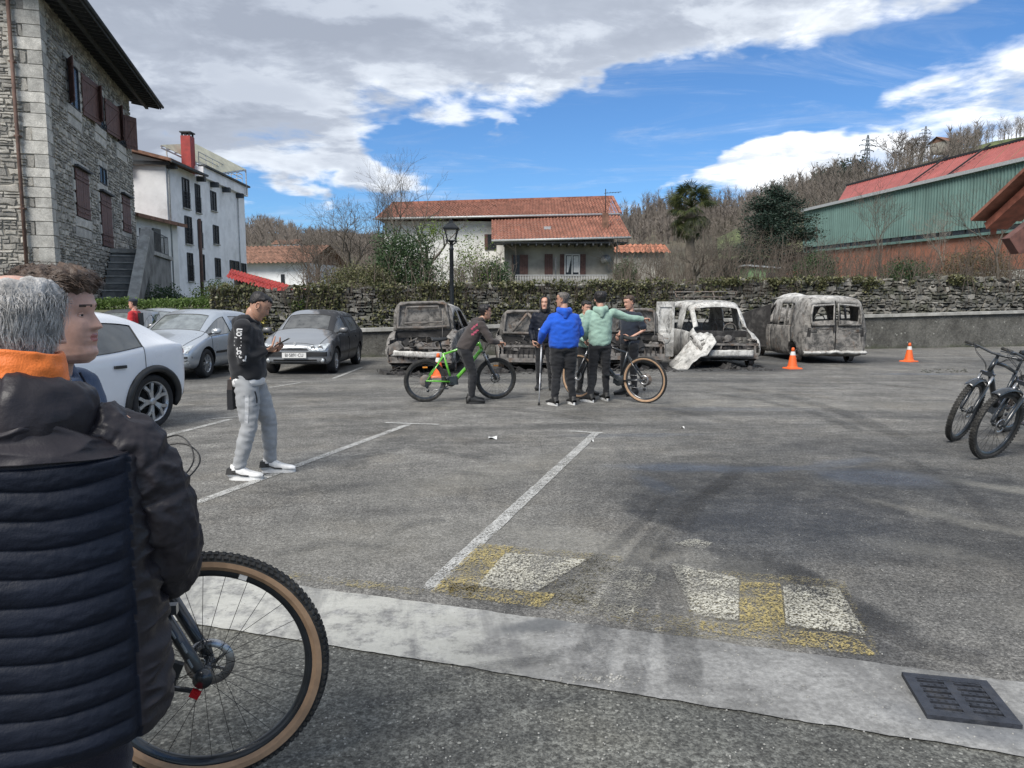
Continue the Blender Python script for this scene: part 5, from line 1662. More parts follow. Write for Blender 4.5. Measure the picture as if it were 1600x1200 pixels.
for i, (px, yb) in enumerate(((1398, 250), (1440, 240), (1288, 290), (1250, 300))):
    q = P(px, yb, 215)
    branch_tree('skyline_tree', (q.x, 215, q.z - 2.5), (15, 12, 9, 8)[i], 200 + i, ('round leafless tree on the skyline right of the first pylon', 'narrow leafless tree on the skyline beside the second pylon', 'leafless tree just left of the first pylon', 'leafless tree on the slope above the cedar')[i], 'wood_twigs', levels=6, trunk_r=.3, spread=.6, nmain=4, first=.2, group='trees on the right skyline', minr=.07)
# pylons
simple('pylon_steel', (.16, .18, .20), .6, metal=.4)
def pylon(px, pyb, pyt, Y, label):
    b, tt = P(px, pyb, Y), P(px, pyt, Y); H = tt.z - b.z
    root = thing('electricity_pylon', label, 'pylon', (b.x, Y, b.z), R(12), 'pylons on the hill')
    mb = MB(); w = H * .085; th = H * .013
    cs = [(-1, -1), (1, -1), (1, 1), (-1, 1)]
    lv = [0, .2, .37, .51, .62, .72, .81, .90, 1.0]
    wz_ = lambda s: w * (1 - s * .85)
    for (a, b_) in cs:
        mb.bar((a * w, b_ * w, -2), (a * wz_(1), b_ * wz_(1), H), th, th)
    for i in range(len(lv) - 1):
        for k in range(4):
            (a, b_), (c, d_) = cs[k], cs[(k + 1) % 4]
            w0, w1 = wz_(lv[i]), wz_(lv[i + 1])
            mb.bar((a * w0, b_ * w0, lv[i] * H), (c * w1, d_ * w1, lv[i + 1] * H), th * .6, th * .6); mb.bar((c * w0, d_ * w0, lv[i] * H), (a * w1, b_ * w1, lv[i + 1] * H), th * .6, th * .6)
    mb.build('tower', 'pylon_steel', root)
    for s, l in ((.64, .17), (.76, .22), (.88, .15)):
        mb = MB()
        for sg in (-1, 1):
            mb.bar((0, 0, s * H), (sg * l * H, 0, s * H), th, th); mb.bar((0, 0, (s + .05) * H), (sg * l * H, 0, s * H), th * .7, th * .7)
            mb.cyl((sg * l * H, 0, s * H), (sg * l * H, 0, (s - .03) * H), th, sides=5)
        mb.build('crossarm', 'pylon_steel', root)
pylon(1353, 278, 211, 240, 'nearer steel pylon above the left end of the red roof')
pylon(1444, 246, 197, 262, 'second steel pylon further right on the ridge')
pylon(1483, 226, 206, 270, 'smallest steel pylon almost hidden by the ridge trees')
c = P(1478, 232, 225)
small_house('hilltop_house', 'small stone house on the ridge above the warehouse', (c.x, 225, c.z - 1.5), (7, 5, 3), 1.6, 'stained_render', 'roof_tile_brown', .6, R(20), wins=((-1.5, 1.8, .8, 1), (1.5, 1.8, .8, 1)))
c = P(452, 402, 330)
small_house('hillside_house', 'tiny white house on the round hill left', (c.x, 330, c.z - .5), (11, 8, 6), 2.2, 'white_render', 'roof_tile_brown', .6, R(-15), wins=((-3, 4, 1, 1.2), (2, 4, 1, 1.2)))
# ================================================================== vehicles
def car_paint(name, col, metal=.35, dirt=.15):
    m, t = newmat(name)
    co = t.coords('Object')
    k = t.smooth(t.noise(co, 2.5, 5, .7), .35, .75, 1.0, 1 - dirt)
    c = t.vmath('MULTIPLY', col, t.comb(k, k, k))
    z = t.sep(co)[2]
    d = t.math('MULTIPLY', t.smooth(z, .55, .12), t.smooth(t.noise(co, 7, 5, .7), .3, .7, .2, .8))
    c = t.mix(t.math('MULTIPLY', d, .6), c, (.13, .12, .10))
    t.out(t.bsdf(c, t.smooth(t.noise(co, 3, 3, .5), .3, .7, .27, .32), metal, None, .5, .7))
car_paint('paint_white', (.74, .76, .79), 0.0, .05)
car_paint('paint_silver', (.50, .54, .58), .55, .05)
car_paint('paint_blue_silver', (.36, .46, .60), .5)
car_paint('paint_grey', (.14, .15, .16), .4)
car_paint('paint_dark', (.045, .05, .055), .3)
# half scorched bodywork: clean silver at the nose, soot towards the back on one side
m, t = newmat('paint_scorched')
co = t.coords('Object'); x, y, z = t.sep(co)[0:3]
n1 = t.noise(co, 2.2, 6, .7)
f = t.math('MULTIPLY_ADD', n1, .9, t.math('MULTIPLY_ADD', x, -.62, t.math('MULTIPLY', y, 1.15)))
f = t.smooth(f, .16, .48)
f = t.math('MULTIPLY', f, t.smooth(z, .50, .66, .80, 1))
c = t.mix(f, (.27, .285, .30), (.040, .040, .042))
ed = t.math('MULTIPLY', t.smooth(t.math('ABSOLUTE', t.math('SUBTRACT', f, .35)), .3, .0), .5)
c = t.mix(ed, c, (.20, .15, .11))
pt = t.math('MULTIPLY', f, t.smooth(t.noise(co, 3.1, 5, .7), .55, .68)); c = t.mix(t.math('MULTIPLY', pt, .7), c, (.30, .31, .32))
t.out(t.bsdf(c, t.math('MULTIPLY_ADD', f, .35, .28), .35, None, .5, t.math('MULTIPLY_ADD', f, -.7, .7)))
def burnt(name, ash, seed=0.0):
    m, t = newmat(name)
    co = t.vmath('ADD', t.coords('Object'), (seed, seed * .7, 0))
    x, y, z = t.sep(t.coords('Object'))[0:3]
    n1, n2 = t.noise(co, 1.7, 7, .72), t.noise(co, 4.5, 7, .75, .6)
    c = t.mix(t.smooth(n2, .36, .60), (.075, .073, .070), (.27, .255, .235))
    up = t.smooth(t.math('MULTIPLY_ADD', z, .32, t.math('MULTIPLY', n1, .8)), .62 - ash * .22, .98 - ash * .22)
    c = t.mix(up, c, t.mix(t.smooth(n2, .4, .6), (.36, .355, .335), (.60, .595, .57)))
    ru = t.math('MULTIPLY', t.smooth(t.noise(co, 2.9, 6, .7, .8), .57, .70), .65)
    c = t.mix(ru, c, (.155, .085, .045))
    st = t.math('MULTIPLY', t.smooth(t.noise(t.mul3(co, (1, 1, .35)), 7, 6, .8), .53, .64), .7)
    c = t.mix(st, c, (.025, .025, .025))
    t.out(t.bsdf(c, .8, .15, t.bump(t.math('ADD', t.noise(co, 22, 5, .75), t.noise(co, 5, 4)), .5, .02), .3))
burnt('burnt_a', -.35); burnt('burnt_b', -.35, 3.0); burnt('burnt_c', .85, 7.0); burnt('burnt_d', -.65, 11.0); burnt('burnt_pale', 1.9, 5.0)
simple('char', (.022, .021, .021), .9, var=.5, scale=9, bump=.6, bscale=30, dirt=((.11, .105, .10), .6))
simple('ash_metal', (.17, .16, .15), .85, var=.5, scale=7, metal=.2, bump=.4, dirt=((.16, .09, .05), .7))
simple('car_glass', (.030, .038, .042), .05, spec=.9, var=.2, coat=1.0)
simple('car_glass_sheen', (.17, .19, .19), .06, spec=.9, var=.25, coat=1.0)  # opaque windscreen; its bright reflection is put into the lighter base colour
simple('smoked_glass', (.09, .092, .09), .35, spec=.6, var=.45, scale=3)
simple('black_plastic', (.018, .019, .020), .5, var=.3)
simple('tyre', (.018, .018, .019), .85, var=.3, scale=12, bump=.2)
simple('alloy', (.42, .43, .44), .35, metal=.7, var=.1)
simple('well_dark', (.010, .010, .010), .95)
simple('lamp_glass', (.50, .53, .54), .12, spec=.8, metal=.25, var=.35, scale=14, coat=1.0)
simple('tail_red', (.30, .012, .015), .15, coat=1.0)
simple('plate_white', (.66, .66, .64), .5, var=.05)
simple('plate_ink', (.02, .02, .02), .6)
simple('ember_orange', (.42, .12, .03), .5)

def wheel(parent, c, r, side, w=.20, rim='alloy', tyre='tyre', spokes=5, rimr=.66, style=0, ry=0.0):
    """wheel with tyre, rim and spokes; side=+1 faces +y"""
    e = bpy.data.objects.new('wheel', None); COL.objects.link(e); e.parent = parent; e.location = c
    e.rotation_euler = (0, ry, 0 if side > 0 else math.pi)
    rr = r * rimr
    if tyre:
        mb = MB(); mb.lathe([(rr, -w / 2 + .01), (r * .93, -w / 2), (r * .985, -w / 2 + .02), (r, -w * .25), (r, w * .25), (r * .985, w / 2 - .02), (r * .93, w / 2), (rr, w / 2 - .01), (rr, -w / 2 + .01)], axis='Y', sides=36, caps=False)
        mb.build('tyre', tyre, e)
    mb = MB(); mb.lathe([(rr, w / 2 - .012), (rr * .93, w / 2 - .02), (rr * .90, w / 2 - .07), (rr * .90, -w / 2 + .02), (rr, -w / 2 + .01)], axis='Y', sides=32, caps=False)
    if style == 0:
        for k in range(spokes):
            a = 2 * math.pi * k / spokes
            for q in (-.13, .13):
                mb.bar((math.cos(a + q * 1.6) * rr * .16, w / 2 - .035, math.sin(a + q * 1.6) * rr * .16), (math.cos(a + q) * rr * .93, w / 2 - .03, math.sin(a + q) * rr * .93), .022, .030, up=(0, 1, 0))
    else:
        for k in range(spokes):
            a = 2 * math.pi * k / spokes
            for q in (-.22, .22):
                p = [(math.cos(a) * rr * .18, w / 2 - .03, math.sin(a) * rr * .18), (math.cos(a + q * .55) * rr * .55, w / 2 - .018, math.sin(a + q * .55) * rr * .55), (math.cos(a + q * 1.3) * rr * .93, w / 2 - .022, math.sin(a + q * 1.3) * rr * .93)]
                mb.bar(p[0], p[1], .045, .03, up=(0, 1, 0)); mb.bar(p[1], p[2], .040, .03, up=(0, 1, 0))
    mb.lathe([(rr * .2, w / 2 - .05), (rr * .2, w / 2 - .015), (rr * .12, w / 2 - .008)], axis='Y', sides=14)
    mb.build('rim', rim, e)
    mb = MB(); mb.lathe([(rr * .89, w / 2 - .085), (.02, w / 2 - .08)], axis='Y', sides=24); mb.build('brake_disc', 'well_dark', e)
    return e

def split_faces(me, keyf, namef, parent, mats, inset=None, thick=0.0):
    """separate a mesh into objects by a key of each polygon"""
    groups = {}
    co = [v.co.copy() for v in me.vertices]
    no = [v.normal.copy() for v in me.vertices]
    for p in me.polygons: groups.setdefault(keyf(p), []).append(p)
    out = {}
    for k, ps in groups.items():
        nm, ma = namef(k)
        if nm is None: continue
        mp, vs, fs = {}, [], []
        d = (inset or {}).get(k[0], 0.0)
        for p in ps:
            f = []
            for v in p.vertices:
                if v not in mp: mp[v] = len(vs); vs.append(co[v] - no[v] * d)
                f.append(mp[v])
            fs.append(f)
        m2 = bpy.data.meshes.new(nm); m2.from_pydata(vs, [], fs); m2.materials.append(MATS[ma])
        m2.polygons.foreach_set('use_smooth', [True] * len(fs)); m2.update()
        o = link_mesh(nm, m2, parent); out[k] = o
        if thick: bake(o, [('SOLIDIFY', dict(thickness=thick, offset=-1))])
    return out

def seam(o, r=.007, parent=None, mat='black_plastic', name='seal', zmax=None):
    """rubber seal / shut line following the open edges of a panel"""
    bm = bmesh.new(); bm.from_mesh(o.data); mb = MB()
    for e in bm.edges:
        if len(e.link_faces) == 1:
            a, b = e.verts[0], e.verts[1]
            mb.tube([a.co + a.normal * .003, b.co + b.normal * .003], r, 4, 0, False)
    bm.free()
    if mb.v: mb.build(name, mat, parent or o, fixn=False)

def shell(stn, slots, mats, wheels, crown=.03, sub=2, dents=0.0, seed=0.0, wr=.35, lower=0.0, well_depth=.26):
    """closed, subdivided car hull. slots(i,j)->material index. wheels=(xf,xr,track)"""
    vs, fs, mi = [], [], []
    rings = []
    for (x, zs, zb, zt, w, wt) in stn:
        h = [(0, zs), (w * .84, zs), (w * .965, zs + .07), (w * 1.0, zs + (zb - zs) * .5), (w * 1.0, zb - .07), (w * .965, zb), (wt, zt - min(.075, max(.015, (zt - zb) * .4))), (wt - .085, zt - .012), (wt * .5, zt + crown * .75), (0, zt + crown)]
        full = h + [(-y, z) for (y, z) in h[-2:0:-1]]
        rings.append([(x, y, z) for (y, z) in full])
    n = len(rings[0])
    for r_ in rings: vs += r_
    for i in range(len(rings) - 1):
        for j in range(n):
            j2 = (j + 1) % n
            fs.append((i * n + j, i * n + j2, (i + 1) * n + j2, (i + 1) * n + j))
            jj = j if j < 9 else n - 1 - j
            mi.append(slots(i, jj))
    # end caps as quads strips across
    for e, base in ((0, 0), (1, (len(rings) - 1) * n)):
        for j in range(9):
            a, b = base + j, base + j + 1
            c, d = base + (n - j - 1) % n, base + (n - j) % n
            f = [a, b, c, d]
            f = list(dict.fromkeys(f))
            if len(f) >= 3:
                fs.append(tuple(f) if e else tuple(f[::-1])); mi.append(slots(-1 if e == 0 else 99, j))
    me = bpy.data.meshes.new('hull'); me.from_pydata(vs, [], fs)
    for mm in mats: me.materials.append(MATS[mm])
    me.polygons.foreach_set('material_index', mi)
    bm = bmesh.new(); bm.from_mesh(me); bmesh.ops.recalc_face_normals(bm, faces=bm.faces)
    cl = bm.edges.layers.float.new('crease_edge')
    for e in bm.edges:
        j = sorted(v.index % n for v in e.verts); same = abs(e.verts[0].index - e.verts[1].index) >= n
        if same and j[0] in (5, n - 5): e[cl] = .55
        if same and j[0] in (1, n - 1): e[cl] = .5
    bm.to_mesh(me); bm.free()
    o = bpy.data.objects.new('hull', me); COL.objects.link(o)
    bake(o, [('SUBSURF', dict(levels=sub, render_levels=sub))])
    if dents:
        for v in o.data.vertices:
            p = v.co; k = noise.noise((p.x * 1.5 + seed, p.y * 1.5, p.z * 1.5)) + .6 * noise.noise((p.x * 4 + seed, p.y * 4, p.z * 4)) + .35 * noise.noise((p.x * 9 + seed, p.y * 9, p.z * 9))
            v.co += v.normal * k * dents
    if wheels:
        mb = MB()
        xf, xr, tk = wheels
        for x in (xf, xr):
            for s in (-1, 1):
                mb.lathe([(wr + .055, s * (tk - well_depth)), (wr + .055, s * (tk + .30))], (x, 0, wr - lower), 'Y', 32, len(mats) - 1, False)
        cm = mb.mesh('cut', None); 
        for mm in mats: cm.materials.append(MATS[mm])
        co_ = bpy.data.objects.new('cut', cm); COL.objects.link(co_)
        bake(o, [('BOOLEAN', dict(object=co_, operation='DIFFERENCE', solver='EXACT', material_mode='INDEX'))])
        bpy.data.objects.remove(co_)
    bm = bmesh.new(); bm.from_mesh(o.data); bvh = BVHTree.FromBMesh(bm); bm.free()
    me = o.data.copy(); bpy.data.objects.remove(o)
    return me, bvh

def patch(mb, bvh, q, axis, off=.006, nu=6, nv=4, mat=0, depth=.03):
    """quad q (4 corner (a,z) pairs, anticlockwise) laid over the hull; axis '+x','-x','+y','-y'"""
    ax = {'+x': V(-1, 0, 0), '-x': V(1, 0, 0), '+y': V(0, -1, 0), '-y': V(0, 1, 0)}[axis]
    pts = []
    for j in range(nv + 1):
        for i in range(nu + 1):
            s, t_ = i / nu, j / nv
            a = (q[0][0] * (1 - s) + q[1][0] * s) * (1 - t_) + (q[3][0] * (1 - s) + q[2][0] * s) * t_
            z = (q[0][1] * (1 - s) + q[1][1] * s) * (1 - t_) + (q[3][1] * (1 - s) + q[2][1] * s) * t_
            o_ = (V(0, a, z) if axis[1] == 'x' else V(a, 0, z)) - ax * 4
            h = bvh.ray_cast(o_, ax)
            pts.append(h[0].copy() if h[0] else None)
    good = [p for p in pts if p]
    if not good: return mb
    for k, p in enumerate(pts):
        if p is None:
            j, i = divmod(k, nu + 1)
            pts[k] = min(good, key=lambda g: abs(good.index(g) - k)).copy() if good else V(0, 0, 0)
    w = nu + 1
    top = [p - ax * off for p in pts]; bot = [p + ax * depth for p in pts]
    fs = [(j * w + i, j * w + i + 1, (j + 1) * w + i + 1, (j + 1) * w + i) for j in range(nv) for i in range(nu)]
    border = [i for i in range(w)] + [j * w + nu for j in range(1, nv + 1)] + [nv * w + i for i in range(nu - 1, -1, -1)] + [j * w for j in range(nv - 1, 0, -1)]
    nb_ = len(top)
    fs += [(border[k], border[(k + 1) % len(border)], nb_ + border[(k + 1) % len(border)], nb_ + border[k]) for k in range(len(border))]
    return mb.add(top + bot, fs, mat, False)

# hull profiles: x, sill, belt, top, half width, half roof width
HATCH = [(-1.98, .42, .74, .80, .64, .52), (-1.93, .27, .88, .93, .77, .60), (-1.80, .22, .93, 1.00, .82, .62), (-1.52, .20, .94, 1.37, .83, .60), (-1.36, .20, .94, 1.41, .835, .60), (-.72, .19, .93, 1.445, .84, .60), (-.10, .19, .92, 1.455, .84, .60), (0.0, .19, .92, 1.455, .84, .60), (.42, .19, .91, 1.42, .84, .59), (1.16, .20, .89, .945, .83, .68), (1.30, .20, .87, .915, .825, .66), (1.72, .22, .74, .81, .80, .58), (1.93, .26, .62, .70, .74, .50), (1.99, .34, .55, .60, .64, .42)]
VAN = [(-1.99, .40, .92, .98, .68, .55), (-1.96, .28, .98, 1.05, .79, .70), (-1.91, .24, 1.00, 1.68, .82, .71), (-1.78, .22, 1.01, 1.77, .83, .70), (-1.15, .20, 1.01, 1.80, .83, .70), (-.45, .20, 1.0, 1.80, .83, .70), (-.35, .20, 1.0, 1.80, .83, .70), (.30, .20, 1.0, 1.78, .83, .69), (.55, .20, .99, 1.70, .83, .67), (1.12, .20, .97, 1.03, .83, .70), (1.25, .20, .95, .99, .825, .68), (1.65, .22, .82, .89, .80, .60), (1.92, .26, .66, .76, .76, .52), (1.99, .36, .58, .62, .66, .44)]
SL = ['body', 'side_window', 'windscreen', 'rear_window', 'bonnet', 'front_door', 'rear_door', 'bumper', 'wheel_well']
def hatch_slots(i, j, rear_open=False):
    if j in (0,): return 7
    if i == 99 or (i >= 11 and j <= 3 and j > 0): return 7
    if i == -1 or (i <= 0 and j <= 3): return 7
    if j == 5 and i in (4, 5, 7, 8): return 1
    if j in (7, 8) and i == 8: return 2
    if j in (7, 8) and i == 2: return 3
    if j in (6, 7, 8) and i in (9, 10, 11): return 4
    if i in (7, 8) and 1 <= j <= 4: return 5
    if i in (4, 5, 6) and 1 <= j <= 4: return 6
    return 0
def fix_stations(st, L, H, Wd, kx=None):
    l0 = st[-1][0] - st[0][0]; h0 = max(s[3] for s in st); w0 = max(s[4] for s in st)
    return [(x * L / l0, zs, zb * H / h0, zt * H / h0, w * Wd / 2 / w0, wt * Wd / 2 / w0) for (x, zs, zb, zt, w, wt) in st]

def make_car(name, label, loc, rz, L, H, Wd, paint, wr, wb, prof=HATCH, glass='car_glass', screen='car_glass_sheen', spokes=7, group='cars parked in the lot', shift=.02, style=0, bumper=None, tyre_w=.19, arch=False, sub=2):
    c = thing(name, label, 'car', loc, rz, group)
    st = fix_stations(prof, L, H, Wd)
    tk = Wd / 2 - .12; xf, xr = wb / 2 + shift, -wb / 2 + shift
    mats = [paint, glass, screen, glass, paint, paint, paint, bumper or paint, 'well_dark']
    me, bvh = shell(st, hatch_slots, mats, (xf, xr, tk), sub=sub, wr=wr)
    key = lambda p: (8, (p.center.x > 0, p.center.y > 0)) if p.material_index == 8 else (p.material_index, 0 if p.material_index in (0, 2, 3, 4, 7, 8) else (1 if p.center.y > 0 else -1))
    ob = split_faces(me, key, lambda k: (SL[k[0]], mats[k[0]]), c, mats, {1: .010, 2: .008, 3: .008})
    for k, o in ob.items():
        if k[0] in (1, 2, 3): seam(o, .009)
        if k[0] in (4, 5, 6): seam(o, .0045)
    for x in (xf, xr):
        for s in (1, -1): wheel(c, (x, s * (tk - .01), wr), wr, s, tyre_w, spokes=spokes, style=style, rimr=.62 if style == 0 else .74)
    if arch:
        for x in (xf, xr):
            for s in (1, -1):
                mb = MB(); pts = []
                for k in range(25):
                    a = math.pi * (k / 24) * 1.12 - .06 * math.pi
                    px_, pz_ = x + math.cos(a) * (wr + .075), wr + math.sin(a) * (wr + .075)
                    h = bvh.ray_cast(V(px_, s * 3, pz_), V(0, -s, 0)); pts.append(V(px_, (h[0].y if h[0] and abs(h[0].y) > tk - .1 else s * (Wd / 2 - .01)) + s * .004, pz_))
                mb.tube(pts, .045, 8, 0, True, flat=1.0); mb.build('arch_trim', 'black_plastic', c)
    # door mirrors and handles
    for s in (1, -1):
        xm = st[9][0] - .12; h = bvh.ray_cast(V(xm, s * 3, .93 * H / 1.455), V(0, -s, 0))
        y_ = h[0].y if h[0] else s * Wd / 2
        mb = MB(); mb.bar((xm, y_, .93 * H / 1.455), (xm, y_ + s * .08, .96 * H / 1.455), .07, .04)
        mb.build('mirror_arm', 'black_plastic', c)
        mb = MB(); mb.lathe([(.03, -.09), (.075, -.06), (.085, 0), (.075, .07), (.03, .10)], (0, 0, 0), 'Y', 10); 
        o = mb.build('mirror', bumper if bumper else paint, c); o.location = (xm, y_ + s * .16, 1.0 * H / 1.455); o.scale = (.75, 1.1, .85)
        for (k, xx) in ((5, st[7][0] + .10), (6, st[5][0] - .02)):
            h = bvh.ray_cast(V(xx, s * 3, .80 * H / 1.455), V(0, -s, 0))
            if h[0]: mb = MB(); mb.box((xx, h[0].y + s * .012, .80 * H / 1.455), (.17, .03, .035)); mb.build('handle', 'black_plastic', ob.get((k, s), c))
    return c, bvh, ob, st

# ---- silver saloon, nose to the camera
c, bvh, ob, st = make_car('parked_car', 'clean silver hatchback with bluish sheen parked left of the scorched hatchback', (-7.28, 17.15, 0), R(-92), 4.15, 1.43, 1.70, 'paint_silver', .31, 2.61, spokes=7)
for k in ((4, 0),):
    ob[k].data.materials[0] = MATS['paint_silver']
for k, o in ob.items():
    if k[0] in (5,) : o.data.materials[0] = MATS['paint_silver']
for s in (1, -1):
    mb = MB(); patch(mb, bvh, [(s * .38, .54), (s * .72, .56), (s * .76, .72), (s * .50, .70)], '+x', .016, 8, 4); mb.build('headlight', 'lamp_glass', c)
    mb = MB(); patch(mb, bvh, [(s * .50, .28), (s * .72, .30), (s * .72, .39), (s * .50, .39)], '+x', .012, 5, 3); mb.build('fog_lamp', 'lamp_glass', c)
    mb = MB(); patch(mb, bvh, [(s * .44, .25), (s * .78, .28), (s * .78, .42), (s * .44, .42)], '+x', .004, 5, 3); mb.build('bumper_grille', 'black_plastic', c)
mb = MB(); patch(mb, bvh, [(-.30, .555), (.30, .555), (.34, .66), (-.34, .66)], '+x', .008, 8, 4); mb.build('grille', 'black_plastic', c)
mb = MB(); patch(mb, bvh, [(-.42, .22), (.42, .22), (.42, .36), (-.42, .36)], '+x', .006, 8, 3); mb.build('grille', 'black_plastic', c)
mb = MB(); patch(mb, bvh, [(-.84, .455), (.84, .455), (.84, .495), (-.84, .495)], '+x', .015, 24, 1); mb.build('bumper_strip', 'black_plastic', c)
mb = MB(); patch(mb, bvh, [(-1.1, .50), (1.1, .50), (1.1, .55), (-1.1, .55)], '+y', .010, 14, 1); mb.build('side_strip', 'black_plastic', c)
for s in (-.35, .25):
    mb = MB(); mb.bar((1.22, s + .30, .93), (1.02, s - .30, .995), .02, .02); mb.build('wiper', 'black_plastic', c)
mb = MB(); mb.tube([(.45, 0, 1.45), (.2, 0, 1.66)], .005, 4); mb.build('aerial', 'black_plastic', c)

# ---- scorched hatchback with plate
c, bvh, ob, st = make_car('scorched_car', 'small grey hatchback with clean silver nose and scorched black flank, plate BI 5891 CU', (-4.80, 18.20, 0), R(-90), 3.78, 1.41, 1.63, 'paint_scorched', .285, 2.47, glass='smoked_glass', screen='smoked_glass', spokes=7, bumper=None)
for s in (1, -1):
    mb = MB(); patch(mb, bvh, [(s * .30, .53), (s * .66, .55), (s * .73, .70), (s * .34, .66)], '+x', .014, 8, 4); hl = mb.build('headlight', 'lamp_glass', c)
    for (yy, rr_) in ((.40, .052), (.56, .058)):
        h = bvh.ray_cast(V(4, s * yy, .60), V(-1, 0, 0))
        if h[0]: mb = MB(); mb.lathe([(rr_, .0), (rr_, .022), (rr_ * .7, .024), (rr_ * .6, .010)], (h[0].x, s * yy, .605), 'X', 14); mb.build('lamp_ring', 'alloy', hl)
    h = bvh.ray_cast(V(4, s * .60, .30), V(-1, 0, 0)); 
    if h[0]: mb = MB(); mb.lathe([(.075, -.02), (.075, .02), (.055, .022), (.05, .0)], (h[0].x, s * .60, .33), 'X', 16); fo = mb.build('fog_lamp_rim', 'black_plastic', c); mb = MB(); mb.lathe([(.052, 0), (.04, .02), (.01, .026)], (h[0].x, s * .60, .33), 'X', 14); mb.build('fog_lamp', 'lamp_glass', fo)
mb = MB(); patch(mb, bvh, [(-.30, .555), (.30, .555), (.27, .595), (-.27, .595)], '+x', .010, 8, 2); mb.build('grille', 'black_plastic', c)
mb = MB(); patch(mb, bvh, [(-.82, .415), (.82, .415), (.82, .515), (-.82, .515)], '+x', .020, 24, 3); mb.build('bumper_band', 'black_plastic', c)
for z in (.245, .315):
    mb = MB(); patch(mb, bvh, [(-.48, z), (.48, z), (.48, z + .035), (-.48, z + .035)], '+x', .008, 10, 1); mb.build('grille_slot', 'well_dark', c)
mb = MB(); patch(mb, bvh, [(-1.3, .42), (1.3, .42), (1.3, .47), (-1.3, .47)], '+y', .012, 14, 1); mb.build('side_strip', 'black_plastic', c)
hx = bvh.ray_cast(V(4, 0, .44), V(-1, 0, 0))[0].x + .05
mb = MB(); mb.box((hx - .01, 0, .445), (.02, .53, .115)); pl = mb.build('number_plate', 'plate_white', c)
def lettering(txt, size, parent, mat, loc, rot, name='lettering', ext=.002, sx=1.0, align='CENTER', spacing=1.0):
    cu = bpy.data.curves.new(name, 'FONT'); cu.body = txt; cu.size = size; cu.align_x = align; cu.align_y = 'CENTER'; cu.extrude = ext; cu.space_character = spacing
    o = bpy.data.objects.new(name, cu); COL.objects.link(o)
    dg = bpy.context.evaluated_depsgraph_get(); dg.update()
    me = bpy.data.meshes.new_from_object(o.evaluated_get(dg)); bpy.data.objects.remove(o)
    me.materials.clear(); me.materials.append(MATS[mat])
    q = link_mesh(name, me, parent); q.location = loc; q.rotation_euler = rot; q.scale = (sx, 1, 1); return q
lettering('BI·5891·CU', .108, pl, 'plate_ink', (hx + .002, 0, .445), (R(90), 0, R(90)), 'plate_number', .002, .80)
mb = MB(); mb.tube([(hx - .075, 0, .735), (hx - .07, .025, .70), (hx - .055, 0, .665), (hx - .07, -.025, .70)], .006, 5, closed=True); mb.build('badge', 'alloy', c)
for s in (-.35, .25):
    mb = MB(); mb.bar((1.10, s + .30, .91), (.92, s - .30, .975), .02, .02); mb.build('wiper', 'black_plastic', c)
mb = MB(); mb.tube([(.40, 0, 1.43), (.2, 0, 1.56)], .005, 4); mb.build('aerial', 'black_plastic', c)

# ---- white crossover, left foreground
CROSS = [(-1.86, .45, .80, .84, .66, .52), (-1.83, .30, .98, 1.02, .80, .60), (-1.74, .25, 1.03, 1.10, .83, .62), (-1.56, .22, 1.04, 1.24, .84, .60), (-1.12, .20, 1.02, 1.40, .84, .60), (-.72, .20, .95, 1.445, .84, .60), (-.10, .19, .93, 1.455, .84, .60), (-.05, .19, .93, 1.455, .84, .60), (.42, .19, .92, 1.42, .84, .59), (1.16, .20, .92, .965, .83, .68), (1.30, .20, .91, .95, .825, .66), (1.72, .22, .84, .88, .80, .58), (1.93, .26, .68, .76, .74, .50), (1.99, .34, .55, .60, .64, .42)]
c, bvh, ob, st = make_car('white_crossover', 'shiny white electric crossover with dark glass and large star wheels at left', (-5.73, 8.29, 0), R(-107.8), 3.98, 1.50, 1.77, 'paint_white', .345, 2.69, prof=CROSS, spokes=5, style=1, arch=True, sub=3, shift=.04)
for s in (1, -1):
    mb = MB(); patch(mb, bvh, [(s * .48, .90), (s * .80, .92), (s * .82, .98), (s * .50, .99)], '-x', .012, 6, 3); mb.build('tail_lamp', 'tail_red', c)
mb = MB(); patch(mb, bvh, [(-2.03, .915), (-1.84, .93), (-1.86, .985), (-2.04, .98)], '+y', .010, 6, 3); mb.build('tail_lamp', 'tail_red', c)
mb = MB(); patch(mb, bvh, [(-1.1, .20), (1.1, .20), (1.1, .30), (-1.1, .30)], '+y', .012, 14, 2); mb.build('sill_trim', 'black_plastic', c)
mb = MB(); patch(mb, bvh, [(-.80, .25), (.80, .25), (.80, .46), (-.80, .46)], '-x', .012, 12, 3); mb.build('bumper_trim', 'black_plastic', c)

# ---- two cars at the far left
q = P(228, 500, 22.0)
c, bvh, ob, st = make_car('parked_car', 'silver estate car half hidden behind the white crossover', (q.x, 23.0, 0), R(-72), 4.3, 1.42, 1.74, 'paint_silver', .31, 2.6, spokes=7)
q = P(172, 500, 20.5)
c, bvh, ob, st = make_car('parked_car', 'dark roofed car behind the boy farther left than the silver estate', (q.x, 21.5, 0), R(-80), 4.3, 1.40, 1.74, 'paint_grey', .31, 2.6, spokes=7)

